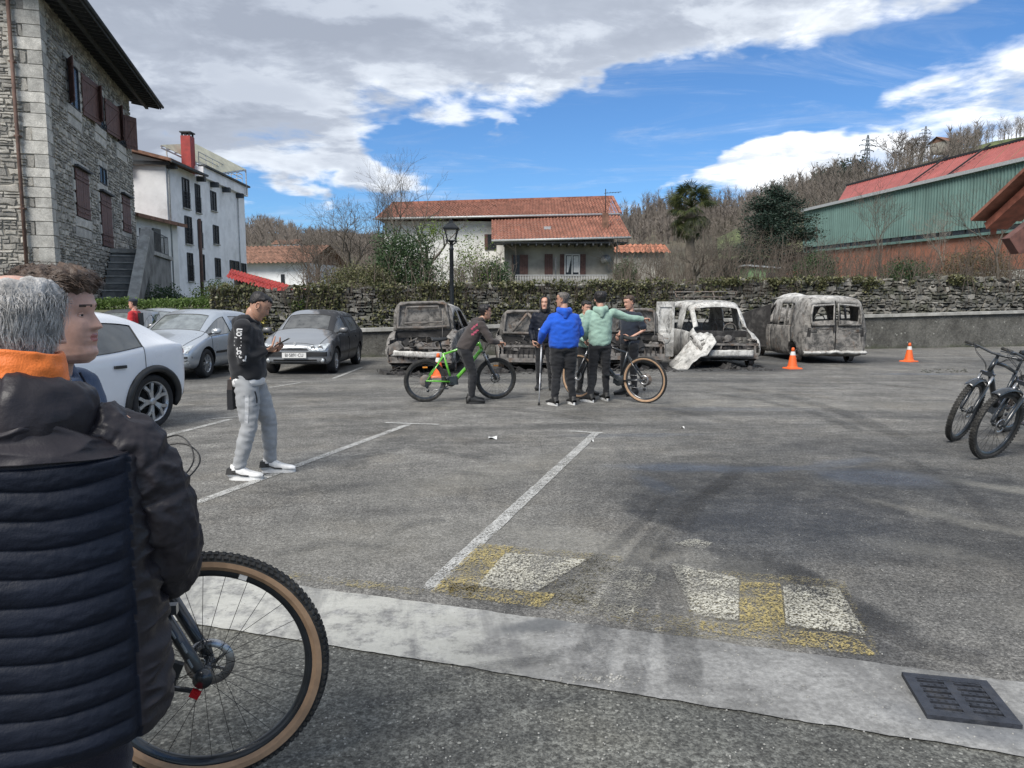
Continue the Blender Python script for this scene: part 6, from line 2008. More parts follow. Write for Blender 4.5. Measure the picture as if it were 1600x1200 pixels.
# ================================================================== burnt out vehicles
def van_slots(i, j):
    if j in (7, 8) and i in (1, 2): return 3 if i == 1 else 0
    return hatch_slots(i, j)
def clutter(parent, x0, x1, w, z0, z1, seed, n=26, name='engine_part', mats=('char', 'ash_metal')):
    rr = random.Random(seed)
    for k in range(n):
        mb = MB(); x, y, z = rr.uniform(x0, x1), rr.uniform(-w, w), z0 + (z1 - z0) * rr.random() ** 1.2
        typ = rr.random()
        if typ < .35:
            s = rr.uniform(.06, .22); mb.box((x, y, z), (s * rr.uniform(.6, 1.4), s * rr.uniform(.8, 2), s * rr.uniform(.5, 1.1)), Matrix.Rotation(rr.uniform(-.6, .6), 3, 'X') @ Matrix.Rotation(rr.uniform(0, 3), 3, 'Z'), taper=rr.uniform(.7, 1))
        elif typ < .75:
            p = [V(x, y, z)]
            for q in range(4): p.append(p[-1] + V(rr.uniform(-.10, .10), rr.uniform(-.18, .18), rr.uniform(-.09, .09)))
            mb.tube(p, rr.uniform(.008, .028), 6)
        else:
            r = rr.uniform(.04, .11); mb.lathe([(r * .6, -.05), (r, -.03), (r, .03), (r * .7, .05)], (x, y, z), rr.choice('XYZ'), 12)
        mb.build(name, rr.choice(mats), parent)

def make_wreck(name, label, loc, rz, L, H, Wd, wb, prof, mat, seed, hood='open', front=True, drop=.07, sag=0.0, tilt=0.0, wr=.27, keep_wheels='rim', hood_ang=62, cat='burnt car', doors_off=()):
    c = thing(name, label, cat, (loc[0], loc[1], -drop), 0, 'burnt out vehicles along the low wall', rot=(tilt, sag, rz))
    st = fix_stations(prof, L, H, Wd)
    tk = Wd / 2 - .14; xf, xr = wb / 2 + .02, -wb / 2 + .02
    mats = [mat] * 8 + ['char']
    me, bvh = shell(st, van_slots if prof is VAN else hatch_slots, mats, (xf, xr, tk), sub=2, dents=.022, seed=seed, wr=wr, lower=-.02)
    def key(p):
        k = p.material_index; cx = p.center.x
        if k == 8: return (8, (cx > 0, p.center.y > 0))
        if front and (k == 7 or k == 0) and cx > L / 2 - .30 and abs(p.center.y) < Wd / 2 * .86: return ('gone', 0)
        if k in (1, 2, 3): return ('gone', 0)
        if k == 4 and hood != 'shut': return ('hood', 0)
        if (k in (5, 6)) and (k, 1 if p.center.y > 0 else -1) in doors_off: return ('gone', 0)
        return (k, 0 if k in (0, 4, 7, 8) else (1 if p.center.y > 0 else -1))
    def nm(k):
        if k[0] in ('gone', 'hood'): return (None, None)
        return (SL[k[0]], mats[k[0]])
    ob = split_faces(me, key, nm, c, mats, thick=.022)
    # inner frames round the empty windows
    for k, o in list(ob.items()):
        if k[0] in (5, 6): seam(o, .010, mat='char')
    # interior: floor, burnt seat frames, steering column, dashboard bar
    mb = MB(); mb.box((0, 0, .30), (L * .8, Wd * .8, .05)); mb.build('floor_pan', 'char', c)
    zb = st[7][2]
    for (x, n_) in ((.0, 2), (-.85, 2)):
        for s in (-1, 1):
            mb = MB(); y = s * .36
            mb.tube([(x + .35, y - .20, .5), (x - .05, y - .20, .48), (x - .22, y - .19, zb + .10), (x - .24, y - .10, zb + .26), (x - .24, y + .10, zb + .26), (x - .22, y + .19, zb + .10), (x - .05, y + .20, .48), (x + .35, y + .20, .5)], .016, 6)
            for q in range(5): mb.bar((x - .1 - .03 * q, y - .19, .6 + .13 * q), (x - .1 - .03 * q, y + .19, .6 + .13 * q), .012, .012)
            mb.build('seat_frame', 'ash_metal', c)
    mb = MB(); mb.bar((st[9][0] - .12, -Wd * .40, zb - .08), (st[9][0] - .12, Wd * .40, zb - .08), .22, .16); mb.build('dashboard', 'char', c)
    mb = MB(); ww = [(.40 + .0 * k, .36 + .17 * math.cos(k * .5236), zb + .02 + .17 * math.sin(k * .5236)) for k in range(12)]; mb.tube([V(st[9][0] - .42, y, z) for (_, y, z) in ww], .012, 5, closed=True); mb.build('steering_ring', 'ash_metal', c)
    if front:
        clutter(c, st[10][0] - .15, L / 2 - .12, Wd * .36, .38, .80, seed * 7 + 1, 46)
        mb = MB(); mb.box(((st[10][0] + L / 2) / 2 - .05, 0, .5), (.5, .8, .36), taper=.8); mb.build('engine_block', 'char', c)
        mb = MB(); mb.bar((L / 2 - .16, -Wd * .42, .66), (L / 2 - .16, Wd * .42, .64), .05, .05); mb.bar((L / 2 - .14, -Wd * .44, .40), (L / 2 - .14, Wd * .44, .37), .06, .14)
        for s in (-1, 1): mb.bar((L / 2 - .16, s * Wd * .38, .36), (L / 2 - .16, s * Wd * .38, .68), .05, .05); mb.bar((L / 2 - .16, s * Wd * .15, .36), (L / 2 - .16, s * Wd * .12, .68), .03, .03)
        mb.build('radiator_frame', 'ash_metal', c)
        mb = MB(); rr = random.Random(seed * 3 + 2)
        for q in range(9): mb.bar((L / 2 - .10, -Wd * .3 + Wd * .6 * q / 8, .40), (L / 2 - .12, -Wd * .3 + Wd * .6 * q / 8 + rr.uniform(-.03, .03), .60), .015, .02)
        mb.build('radiator', 'char', c)
    if hood == 'open':
        hl, hw = L / 2 - st[9][0] - .15, Wd * .43
        h_ = bpy.data.objects.new('bonnet', None)
        def hfn(u, v):
            y = (u * 2 - 1) * hw * (1 - .06 * v - .24 * v ** 6); x = v * hl
            return V(x, y, .07 * (1 - (u * 2 - 1) ** 2) + .02 * noise.noise((u * 5, v * 5, seed)) - .05 * max(0, v - .8) * 5)
        mb = MB(); mb.grid(hfn, 14, 10, 0, True)
        o = mb.build('bonnet', mat, c); o.location = (st[9][0] + .02, 0, st[9][3] - .02); o.rotation_euler = (R(seed % 3 - 1) * 2, R(-hood_ang), 0)
        bake(o, [('SOLIDIFY', dict(thickness=.02, offset=0))])
        # pressed ribs on the inner face
        rb = MB(); y0 = hw * .86; z_ = -.035
        rb.tube([(.08, -y0, z_), (hl * .9, -y0 * .88, z_), (hl * .96, -y0 * .5, z_), (hl * .96, y0 * .5, z_), (hl * .9, y0 * .88, z_), (.08, y0, z_), (.06, 0, z_)], .035, 6, closed=True, flat=.6)
        if int(seed) % 2: rb.tube([(hl * .9, 0, z_), (.1, -y0 * .62, z_)], .03, 6, flat=.6); rb.tube([(hl * .9, 0, z_), (.1, y0 * .62, z_)], .03, 6, flat=.6)
        else:
            rb.tube([(hl * .82, -y0 * .6, z_), (hl * .82, y0 * .6, z_), (.18, y0 * .72, z_), (.18, -y0 * .72, z_)], .022, 6, closed=True, flat=.6)
        rb.build('bonnet_rib', 'ash_metal', o)
        mb = MB(); mb.tube([(st[9][0] + .5, hw * .7, .8), (st[9][0] + .35, hw * .72, st[9][3] + .45)], .008, 5); mb.build('bonnet_stay', 'ash_metal', c)
    for x in (xf, xr):
        for s in (1, -1): wheel(c, (x, s * (tk - .02), wr * .72 + drop), wr, s, .15, rim='ash_metal', tyre=None, spokes=6, rimr=.70)
    return c, bvh, ob, st

w1, b1, o1, s1_ = make_wreck('burnt_car', 'burnt hatchback with bonnet up and whitish roof, behind the green bicycle', (-1.98, 18.55), R(-93), 3.95, 1.62, 1.66, 2.45, HATCH, 'burnt_a', 2, hood_ang=86, tilt=R(1.5))
w2, b2, o2, s2_ = make_wreck('burnt_car', 'low burnt hatchback with triangular ribs in its raised bonnet, left of the hooded youth', (.38, 19.1), R(-90), 3.7, 1.38, 1.60, 2.4, HATCH, 'burnt_b', 3, hood_ang=84)
w3, b3, o3, s3_ = make_wreck('burnt_car', 'burnt hatchback mostly hidden behind the man in the mint hoodie', (2.92, 19.6), R(-88), 3.8, 1.42, 1.64, 2.4, HATCH, 'burnt_d', 5, hood_ang=80)
w4, b4, o4, s4_ = make_wreck('burnt_van', 'burnt pale van with roof rack, facing the camera, wrinkled bonnet hanging off', (5.30, 20.0), R(-88), 3.9, 1.72, 1.66, 2.6, VAN, 'burnt_c', 8, hood='off', cat='burnt van')
w5, b5, o5, s5_ = make_wreck('burnt_van', 'grey brown burnt van seen from behind with twin rear doors, right of the row', (8.45, 21.5), R(92), 4.0, 1.82, 1.76, 2.65, VAN, 'burnt_d', 11, hood='open', front=False, hood_ang=40, cat='burnt van', drop=.04)
# soot heaps and dropped fragments under and before the wrecks
for (w_, sd_) in ((w1, 1), (w2, 2), (w3, 3), (w4, 4)):
    clutter(w_, 1.6, 2.3, .8, .07, .10, sd_ * 31, 12, 'fallen_part', ('char',))
    mb = MB(); rr = random.Random(sd_)
    for k in range(160):
        x, y = rr.uniform(1.2, 2.6), rr.uniform(-1, 1); s = rr.uniform(.01, .05)
        mb.box((x, y, .06 + s * .3), (s, s * rr.uniform(.5, 2), s * .5), rr.uniform(0, 3))
    o = mb.build('ash_fragments', 'char', w_, fixn=False); o['kind'] = 'stuff'
# hanging bumper skin and struts on the first wreck
mb = MB()
def bf(u, v):
    y = -.80 + 1.6 * u; return V(2.0 - .25 * abs(u * 2 - 1) ** 2.5 + .02 * noise.noise((u * 8, v * 2, 1)), y, .50 + .13 * v - .10 * u + .02 * noise.noise((u * 6, v, 4)))
mb.grid(bf, 24, 3); o = mb.build('bumper_beam', 'burnt_pale', w1); bake(o, [('SOLIDIFY', dict(thickness=.03))])
for w_, z_ in ((w2, .32), (w3, .34)):
    mb = MB(); mb.bar((1.86, -.78, z_ + .02), (1.86, .78, z_), .05, .09); mb.build('bumper_beam', 'ash_metal', w_)
mb = MB(); mb.grid(lambda u, v: V(1.93 + .02 * noise.noise((u * 9, v * 3, 7)), -.55 + 1.1 * u, .36 + .16 * v + .015 * noise.noise((u * 7, 0, 2))), 16, 3); o = mb.build('bumper_beam', 'burnt_pale', w4); bake(o, [('SOLIDIFY', dict(thickness=.03))])
# van 4: roof rack, crumpled bonnet, open door
mb = MB(); z_ = 1.80
for y in (-.55, .55):
    mb.tube([(.55, y, z_ + .16), (.45, y, z_ + .03), (.2, y, z_ + .02), (-1.3, y, z_ + .04), (-1.5, y, z_ + .16), (-1.42, y, z_ + .20)], .018, 6)
for k in range(7): mb.tube([(.4 - .28 * k, -.55, z_ + .03), (.4 - .28 * k, .55, z_ + .03)], .012, 5)
mb.tube([(.55, -.55, z_ + .16), (.55, .55, z_ + .16)], .014, 5)
mb.tube([(-1.5, -.55, z_ + .19), (-1.5, .55, z_ + .19)], .014, 5)
for k in range(4): mb.bar((.3 - .5 * k, -.5, z_ - .04), (.3 - .5 * k, -.5, z_ + .02), .03, .03); mb.bar((.3 - .5 * k, .5, z_ - .04), (.3 - .5 * k, .5, z_ + .02), .03, .03)
mb.build('roof_rack', 'ash_metal', w4)
def drape(u, v):
    # the bonnet, slipped over the right front wing and folded to the ground
    y = -.42 - .98 * u; x = 1.10 + .95 * v + .18 * u
    z = .90 - .30 * u ** 1.2 - .62 * max(0, u - .30) ** 1.1 * 1.2 - .55 * v ** 1.6 * (.35 + .65 * u) + .10 * math.sin(u * 7 + v * 3) * (.3 + v) + .05 * noise.noise((u * 6, v * 6, 2))
    return V(x, y, max(.08, z))
mb = MB(); mb.grid(drape, 26, 22); o = mb.build('crumpled_bonnet', 'burnt_pale', w4); bake(o, [('SOLIDIFY', dict(thickness=.015))])
d_ = bpy.data.objects.new('open_door', None)
mb = MB(); mb.sm = False
W_, H_ = .46, 1.42
def ring_rect(mb, x0, x1, z0, z1, ix0, ix1, iz0, iz1, th):
    mb.box(((x0 + ix0) / 2, 0, (z0 + z1) / 2), (ix0 - x0, th, z1 - z0)); mb.box(((x1 + ix1) / 2, 0, (z0 + z1) / 2), (x1 - ix1, th, z1 - z0))
    mb.box(((ix0 + ix1) / 2, 0, (z0 + iz0) / 2), (ix1 - ix0, th, iz0 - z0)); mb.box(((ix0 + ix1) / 2, 0, (z1 + iz1) / 2), (ix1 - ix0, th, z1 - iz1))
ring_rect(mb, 0, W_, 0, H_, .09, W_ - .07, .70, H_ - .14, .06); mb.box((W_ / 2, .01, .98), (W_ * .7, .02, .62)); mb.lathe([(.13, -.05), (.15, -.03), (.11, -.02)], (W_ / 2, 0, .48), 'Y', 14)
o = mb.build('open_door', 'burnt_pale', w4); o.location = (.75, -1.60, .28); o.rotation_euler = (R(2), 0, R(82))
o.parent = w4; bake(o, [('BEVEL', dict(width=.015, segments=2))])
# van 5: rear door split, lamps gone, buckled roof hump, hinges and hanging bumper edge
mb = MB(); 
for (a, z0, z1) in ((0, .36, 1.70),): patch(mb, b5, [(a - .012, z0), (a + .012, z0), (a + .012, z1), (a - .012, z1)], '-x', .012, 1, 20)
mb.build('door_gap', 'well_dark', w5)
for s in (-1, 1):
    # openings with inner frames
    XR = lambda z: -2.03 + max(0, z - 1.0) * .10
    mb = MB(); mb.tube([V(XR(z), s * y, z) for (y, z) in ((.06, 1.06), (.66, 1.06), (.67, 1.3), (.62, 1.56), (.06, 1.60))], .034, 6, closed=True); mb.build('window_frame', 'burnt_d', w5)
    mb = MB(); patch(mb, b5, [(s * .72 - .05, .75), (s * .72 + .05, .75), (s * .70 + .04, .98), (s * .70 - .04, .98)], '-x', .004, 2, 5); mb.build('lamp_socket', 'char', w5)
    mb = MB(); pp = []
    for (a, z) in ((s * .06, .50), (s * .70, .50), (s * .70, .95), (s * .06, .95)):
        h = b5.ray_cast(V(-5, a, z), V(1, 0, 0)); pp.append(h[0] + V(.004, 0, 0) if h[0] else V(-2, a, z))
    mb.tube(pp, .014, 6, closed=True); mb.build('pressed_panel', 'burnt_b', w5)
mb = MB(); mb.box((-2.02, .05, .97), (.05, .06, .14)); mb.build('handle', 'char', w5)
mb = MB(); mb.grid(lambda u, v: V(-1.98 - .10 * math.sin(v * 3.1) + .02 * noise.noise((u * 11, v, 3)), -.84 + 1.68 * u, .27 + .11 * v + .05 * abs(noise.noise((u * 5, 1, 6)))), 40, 5); o = mb.build('bumper_beam', 'burnt_pale', w5); bake(o, [('SOLIDIFY', dict(thickness=.02))])
def hump(u, v):
    x = -.75 + 1.3 * u; y = .05 + .62 * v
    e = math.sin(math.pi * u) ** .6 * math.sin(math.pi * min(1, v * 1.0)) ** .6
    return V(x, y, 1.775 + .15 * e + .02 * noise.noise((u * 7, v * 5, 3)))
mb = MB(); mb.grid(hump, 20, 12); o = mb.build('buckled_roof', 'burnt_pale', w5); bake(o, [('SOLIDIFY', dict(thickness=.02))])
mb = MB(); mb.prism([(.55, .80, .35), (1.0, 1.45, .35), (.98, 1.42, 1.35), (.45, .78, 1.62)], (.05, 0, 0)); mb.build('open_door', 'char', w5)
for s in (1, -1):
    mb = MB(); 
    for q in (-.95, -.62): h = V(q, s * .80, 1.02); mb.bar(h, h + V(.02, -s * .09, .62), .05, .05)
    mb.build('window_post', 'burnt_d', w5)

# ================================================================== traffic cones
simple('cone_orange', (.78, .13, .025), .55, var=.12, scale=6, dirt=((.35, .09, .03), .3))
simple('cone_band', (.62, .62, .60), .4, var=.1)
def cone(loc, label, rz):
    c = thing('traffic_cone', label, 'traffic cone', loc, rz, 'orange traffic cones round the burnt cars')
    mb = MB(); pts = []
    mb.box((0, 0, .015), (.34, .34, .03), taper=.94); mb.lathe([(.15, .03), (.13, .045), (.118, .06)], sides=20, caps=False); mb.build('base', 'cone_orange', c)
    f = lambda z: .118 - (z - .06) * .195
    mb = MB(); mb.lathe([(f(z), z) for z in (.06, .2, .33)], sides=24, caps=False); mb.lathe([(f(.42), .42), (f(.5), .5), (.024, .515), (.018, .515)], sides=24); mb.build('body', 'cone_orange', c)
    mb = MB(); mb.lathe([(f(.33) + .001, .33), (f(.42) + .001, .42)], sides=24, caps=False); mb.build('reflective_band', 'cone_band', c)
q = G(1238, 576); cone(q, 'orange cone in front of the rear of the right burnt van', .2)
q = G(1420, 565); cone(q, 'orange cone standing alone right of the burnt van near the wall', .5)
q = G(685, 589); cone(q, 'orange cone seen through the frame of the green bicycle', .1)
# broken asphalt heap near the van, scraps of paper
mb = MB(); rr = random.Random(6)
for k in range(60):
    q = G(rr.uniform(1440, 1510), rr.uniform(577, 583)); s = rr.uniform(.01, .04); mb.box((q.x, q.y, s * .3), (s, s * 1.3, s * .6), rr.uniform(0, 3))
tag(mb.build('rubble_crumbs', 'asphalt_road', fixn=False), 'dark crumbs of broken asphalt near the lone cone', 'rubble', kind='stuff')
mb = MB()
for k in range(60):
    q = G(rr.gauss(925, 28), rr.gauss(1063, 5)); s = rr.uniform(.003, .009); mb.box((q.x, q.y, s * .4 + .004), (s, s * 1.3, s * .6), rr.uniform(0, 3))
for k in range(900):
    a = rr.random()
    q = G(rr.uniform(300, 1600), 600 + 600 * rr.random() ** .7); s = rr.uniform(.002, .005); mb.box((q.x, q.y, s * .4 + .004), (s, s * 1.3, s * .6), rr.uniform(0, 3))
tag(mb.build('grit', 'coping', fixn=False), 'loose pale grit and gravel on the asphalt', 'grit', kind='stuff')
for (px, py, s, lab) in ((770, 685, .10, 'white scrap of paper on the asphalt in the middle bay'), (980, 601, .10, 'pale scrap on the asphalt by the black bicycle'), (1066, 669, .05, 'small pale scrap before the dark patch'), (925, 690, .035, 'tiny white scrap beside the painted corner')):
    q = G(px, py); mb = MB(); mb.grid(lambda u, v: V(q.x + (u - .5) * s, q.y + (v - .5) * s * 1.3, .012 + .012 * math.sin(u * 5) * math.cos(v * 4)), 5, 4)
    tag(mb.build('paper_scrap', 'plate_white', fixn=False), lab, 'litter')

# ================================================================== drain grate in the gutter
gr = thing('drain_grate', 'cast iron gully grate with two columns of slots set in the gutter', 'drain grate')
ga = [G(1432, 1121, .004), G(1588, 1139, .004), G(1557, 1071, .004), G(1416, 1057, .004)]
cx = (ga[0] + ga[1] + ga[2] + ga[3]) / 4
ux = ((ga[1] - ga[0]) + (ga[2] - ga[3])).normalized(); uy = V(-ux.y, ux.x, 0)
gw = (((ga[1] - ga[0]).length + (ga[2] - ga[3]).length) / 2); gh = .335; gw *= .95
Mg = Matrix.Translation(V(cx.x, cx.y, .008)) @ Matrix((ux, uy, V(0, 0, 1))).transposed().to_4x4()
simple('cast_iron', (.045, .050, .062), .55, metal=.5, var=.3, scale=20, bump=.3, bscale=80, dirt=((.10, .095, .09), .4))
mb = MB(); mb.M = Mg; e = .012
mb.box((0, gh / 2 - .02, .004), (gw, .04, .02)); mb.box((0, -gh / 2 + .02, .004), (gw, .04, .02)); mb.box((-gw / 2 + .02, 0, .004), (.04, gh - .08, .02)); mb.box((gw / 2 - .02, 0, .004), (.04, gh - .08, .02)); mb.build('frame', 'cast_iron', gr)
mb = MB(); mb.M = Mg; mb.box((0, 0, -.002), (gw - .085, gh - .085, .004)); mb.build('shaft', 'well_dark', gr)  # thin near-black plate; the shade of the hole is put into its colour
mb = MB(); mb.M = Mg; mb.box((0, 0, .004), (.035, gh - .08, .018)); mb.build('centre_rib', 'cast_iron', gr)
nb = 6
for k in range(nb + 1):
    for s in (-1, 1):
        mb = MB(); mb.M = Mg; y = -gh / 2 + .04 + (gh - .08) * k / nb
        hw_ = (gw / 2 - .04 - .0175)
        mb.box((s * (.0175 + hw_ / 2), y, .004), (hw_, .024, .016))
        for q in range(4): mb.box((s * (.0175 + hw_ * (q + .5) / 4), y, .013), (.008, .008, .004))
        mb.build('bar', 'cast_iron', gr)
# ================================================================== bicycles
simple('frame_green', (.12, .42, .04), .3, coat=.8); simple('frame_black', (.018, .022, .026), .35, coat=.6); simple('frame_white', (.60, .60, .56), .35, coat=.6)
simple('frame_dark_teal', (.025, .04, .045), .35, coat=.6)
simple('tan_wall', (.36, .235, .145), .7, var=.15, scale=20); simple('rubber', (.022, .022, .021), .8, var=.4, scale=30, dirt=((.09, .085, .075), .5))
simple('steel', (.45, .45, .45), .3, metal=.9); simple('spoke_black', (.02, .02, .02), .35, metal=.4); simple('reflector', (.75, .28, .03), .3); simple('anodised_red', (.55, .02, .03), .3, metal=.6)
simple('decal_grey', (.16, .18, .19), .5)
def spline(A, n=8):
    A = [Vector(a) for a in A]; out = []
    for k in range(len(A) - 1):
        p0, p1, p2, p3 = A[max(0, k - 1)], A[k], A[k + 1], A[min(len(A) - 1, k + 2)]
        for i in range(n):
            f = i / n; out.append(.5 * ((2 * p1) + (p2 - p0) * f + (2 * p0 - 5 * p1 + 4 * p2 - p3) * f * f + (3 * p1 - p0 - 3 * p2 + p3) * f ** 3))
    return out + [A[-1]]
def bike_wheel(bike, M, r, tan=False, knobs=80, spokes=28, tw=.027, front=True, fine=False, refl=False):
    e = bpy.data.objects.new('wheel', None); COL.objects.link(e); e.parent = bike; e.matrix_local = M
    mb = MB(); n = 96 if fine else 48
    ri = r - tw * 1.9
    prof = [(ri, -tw * .62), (ri + tw * .5, -tw * .98), (r - tw * .75, -tw), (r - tw * .25, -tw * .72), (r - tw * .06, -tw * .3), (r - tw * .06, tw * .3), (r - tw * .25, tw * .72), (r - tw * .75, tw), (ri + tw * .5, tw * .98), (ri, tw * .62)]
    for a in range(len(prof) - 1):
        side = a in (0, 1, 7, 8)
        mb.lathe([prof[a], prof[a + 1]], axis='Y', sides=n, mat=1 if (tan and side) else 0, caps=False)
    ks = 1.5 if knobs == 64 else 1.0
    for k in range(knobs):
        for j, yy in enumerate((-.82, -.3, .3, .82)):
            a = 2 * math.pi * (k + (.5 if j in (1, 2) else 0)) / knobs
            rr = r - (tw * .32 if abs(yy) > .5 else tw * .04)
            c = V(math.cos(a) * rr, yy * tw, math.sin(a) * rr); rad = V(math.cos(a), yy * .5, math.sin(a)).normalized(); tg = V(-math.sin(a), 0, math.cos(a))
            mb.box(c, (tw * .46, 2 * math.pi * r / knobs * .52, .008 * ks), Matrix((rad.cross(tg), tg, rad)).transposed(), 0)
    mb.build('tyre', ['rubber', 'tan_wall'], e, fixn=False)
    mb = MB(); mb.lathe([(ri + .003, -tw * .5), (ri - .022, -tw * .36), (ri - .026, 0), (ri - .022, tw * .36), (ri + .003, tw * .5)], axis='Y', sides=n, caps=False); mb.build('rim', 'frame_black', e)
    if fine: mb = MB(); a = 1.18; mb.box((math.cos(a) * (ri - .010), -tw * .5, math.sin(a) * (ri - .010)), (.016, .002, .026), Matrix.Rotation(-a, 3, 'Y')); mb.build('valve_decal', 'plate_white', e)
    mb = MB(); mb.lathe([(.014, -.05), (.024, -.03), (.014, -.015), (.014, .015), (.024, .03), (.014, .05)], axis='Y', sides=12); mb.build('hub', 'frame_black', e)
    sm = None
    for k in range(spokes):
        a = 2 * math.pi * k / spokes; y = .028 if k % 2 else -.028; da = .42 * (1 if (k // 2) % 2 else -1)
        mb = MB(); mb.tube([V(math.cos(a + da * 3) * .023, y, math.sin(a + da * 3) * .023), V(math.cos(a) * (ri - .012), 0, math.sin(a) * (ri - .012))], .0011 if fine else .0014, 3, 0, False)
        if fine: mb.build('spoke', 'spoke_black', e, fixn=False)
        elif k == 0: sm = MB(); sm.v, sm.f, sm.m, sm.s, sm.tone = mb.v, mb.f, mb.m, mb.s, mb.tone
        else: sm.add(mb.v, mb.f, 0)
    if not fine: o = sm.build('spokes', 'spoke_black', e, fixn=False); o['kind'] = 'stuff'
    mb = MB(); mb.lathe([(.052, .036), (.08, .036), (.08, .038), (.052, .038), (.052, .036)], axis='Y', sides=30, caps=False)
    for k in range(6): a = k * 1.047; mb.bar((.02 * math.cos(a), .037, .02 * math.sin(a)), (.06 * math.cos(a + .5), .037, .06 * math.sin(a + .5)), .01, .002, up=(0, 1, 0))
    mb.build('brake_disc', 'steel', e)
    if refl: mb = MB(); mb.box((.0, 0, .62 * r), (.075, .03, .022)); mb.build('reflector', 'reflector', e)
    return e

def bicycle(label, loc, rz, lean=0.0, r=.368, steer=0.0, frame='frame_black', tan=False, fine=False, fork='frame_black', saddle=True, refl=False, knobs=70, only_front=False, fender=False, group='mountain bikes'):
    b = thing('bicycle', label, 'bicycle', loc, 0, group, rot=(lean, 0, rz)); b.rotation_mode = 'XYZ'
    RA, FA, BB = V(-.44, 0, r), V(.745, 0, r), V(0, 0, r - .03)
    HB, HT = V(.505, 0, r + .49), V(.455, 0, r + .60)
    ax = (HT - HB).normalized()
    MS = Matrix.Translation(HB) @ Matrix.Rotation(steer, 4, ax) @ Matrix.Translation(-HB)
    S_ = V(-.145, 0, r + .44)
    mb = MB()
    mb.tube([HT - ax * .03, V(.2, 0, r + .52), S_ + V(.02, 0, -.02)], [.024, .021, .018], 10)
    mb.tube([HB, V(.30, 0, r + .25), BB + V(.05, 0, .02)], [.030, .032, .034], 10)
    mb.tube([BB, S_], .019, 8); mb.tube([HB - ax * .02, HT + ax * .01], .026, 10)
    for s in (-1, 1):
        mb.tube([S_ + V(.0, s * .02, -.06), RA + V(.03, s * .055, .02)], [.013, .010], 7); mb.tube([BB + V(-.04, s * .035, 0), RA + V(0, s * .06, 0)], [.014, .011], 7)
    mb.build('frame', frame, b)
    if not fine:
        mb = MB(); mb.tube([V(.12, 0, r + .10), V(.32, 0, r + .30)], .012, 6); mb.build('bottle_cage', 'frame_black', b)
    mb = MB(); mb.M = MS
    for s in (-1, 1):
        c0 = HB - ax * .07 + V(0, s * .062, 0)
        mb.tube([c0, c0 - ax * .20], .0165, 10, 1); mb.tube([c0 - ax * .13, FA + V(-.018, s * .062, .03), FA + V(-.004, s * .060, 0)], [.022, .020, .013], 10, 0)
    mb.bar(HB - ax * .06 - V(0, .075, 0), HB - ax * .06 + V(0, .075, 0), .035, .04, 0); mb.tube([HB - ax * .16 - V(0, .06, -.0) + V(.03, 0, 0), HB - ax * .13 + V(.05, 0, .02), HB - ax * .16 + V(.03, .06, 0)], .012, 6, 0)
    mb.build('fork', [fork, 'steel' if not fine else 'frame_black'], b)
    if fine:
        for k, (a, l) in enumerate(((.20, .05), (.27, .03), (.32, .06), (.40, .035), (.46, .03))):
            mb = MB(); mb.M = MS; p = HB - ax * a + V(.010 + .008 * (k % 2), -.083, 0); mb.bar(p, p - ax * l, .004, .016, up=(0, 1, 0)); mb.build('decal', 'decal_grey', b)
        mb = MB(); mb.M = MS; mb.cyl(FA + V(0, -.085, 0), FA + V(0, .08, 0), .010, sides=10); mb.cyl(FA + V(0, -.088, 0), FA + V(0, -.06, 0), .030, sides=16); mb.build('axle', 'frame_black', b)
        mb = MB(); mb.M = MS; mb.bar(FA + V(-.035, -.09, -.035), FA + V(-.01, -.09, -.05), .014, .025); mb.build('axle_lever', 'anodised_red', b)
        mb = MB(); mb.M = MS; mb.box(FA + V(-.085, -.05, .025), (.035, .022, .05), Matrix.Rotation(.4, 3, 'Y')); mb.box(FA + V(-.10, -.055, -.01), (.035, .026, .022)); mb.bar(FA + V(-.12, -.05, -.03), FA + V(-.02, -.06, -.05), .012, .012); mb.box(HB - ax * .28 + V(.04, -.07, 0), (.035, .03, .03)); mb.build('brake_caliper', 'frame_black', b)
        mb = MB(); mb.M = MS; mb.tube(spline([HT + V(.02, -.1, .1), HB + V(.10, -.09, .05), HB + V(.05, -.09, -.22), HB + V(.02, -.10, -.34), FA + V(-.14, -.07, .12), FA + V(-.12, -.055, .04)]), .0028, 6); mb.build('brake_hose', 'spoke_black', b)
    st = HT + ax * .06; sb = st + V(.05, 0, .012)
    mb = MB(); mb.M = MS; mb.tube([st, sb], .017, 8); mb.cyl(HT, st + ax * .02, .018, sides=8); mb.build('stem', 'frame_black', b)
    mb = MB(); mb.M = MS; hb = [sb + V(-.05, -.375, .025), sb + V(-.02, -.20, .02), sb + V(0, -.06, 0), sb + V(0, .06, 0), sb + V(-.02, .20, .02), sb + V(-.05, .375, .025)]
    mb.tube(hb, .0135, 8); mb.build('handlebar', 'frame_black', b)
    for s in (0, 1):
        p, q = (hb[0], hb[1]) if s == 0 else (hb[5], hb[4])
        mb = MB(); mb.M = MS; mb.tube([p, p.lerp(q, .72)], .017, 10); mb.build('grip', 'rubber', b)
        d = (p - q).normalized(); w_ = p.lerp(q, .85)
        mb = MB(); mb.M = MS; mb.box(w_ + V(.025, 0, -.005), (.04, .035, .03)); mb.tube([w_ + V(.04, 0, -.005), w_ + V(.06, 0, -.01) + d * .05, w_ + V(.055, 0, -.02) + d * .12], .006, 5); mb.build('brake_lever', 'frame_black', b)
    mb = MB(); rr = random.Random(4)
    mb.M = MS
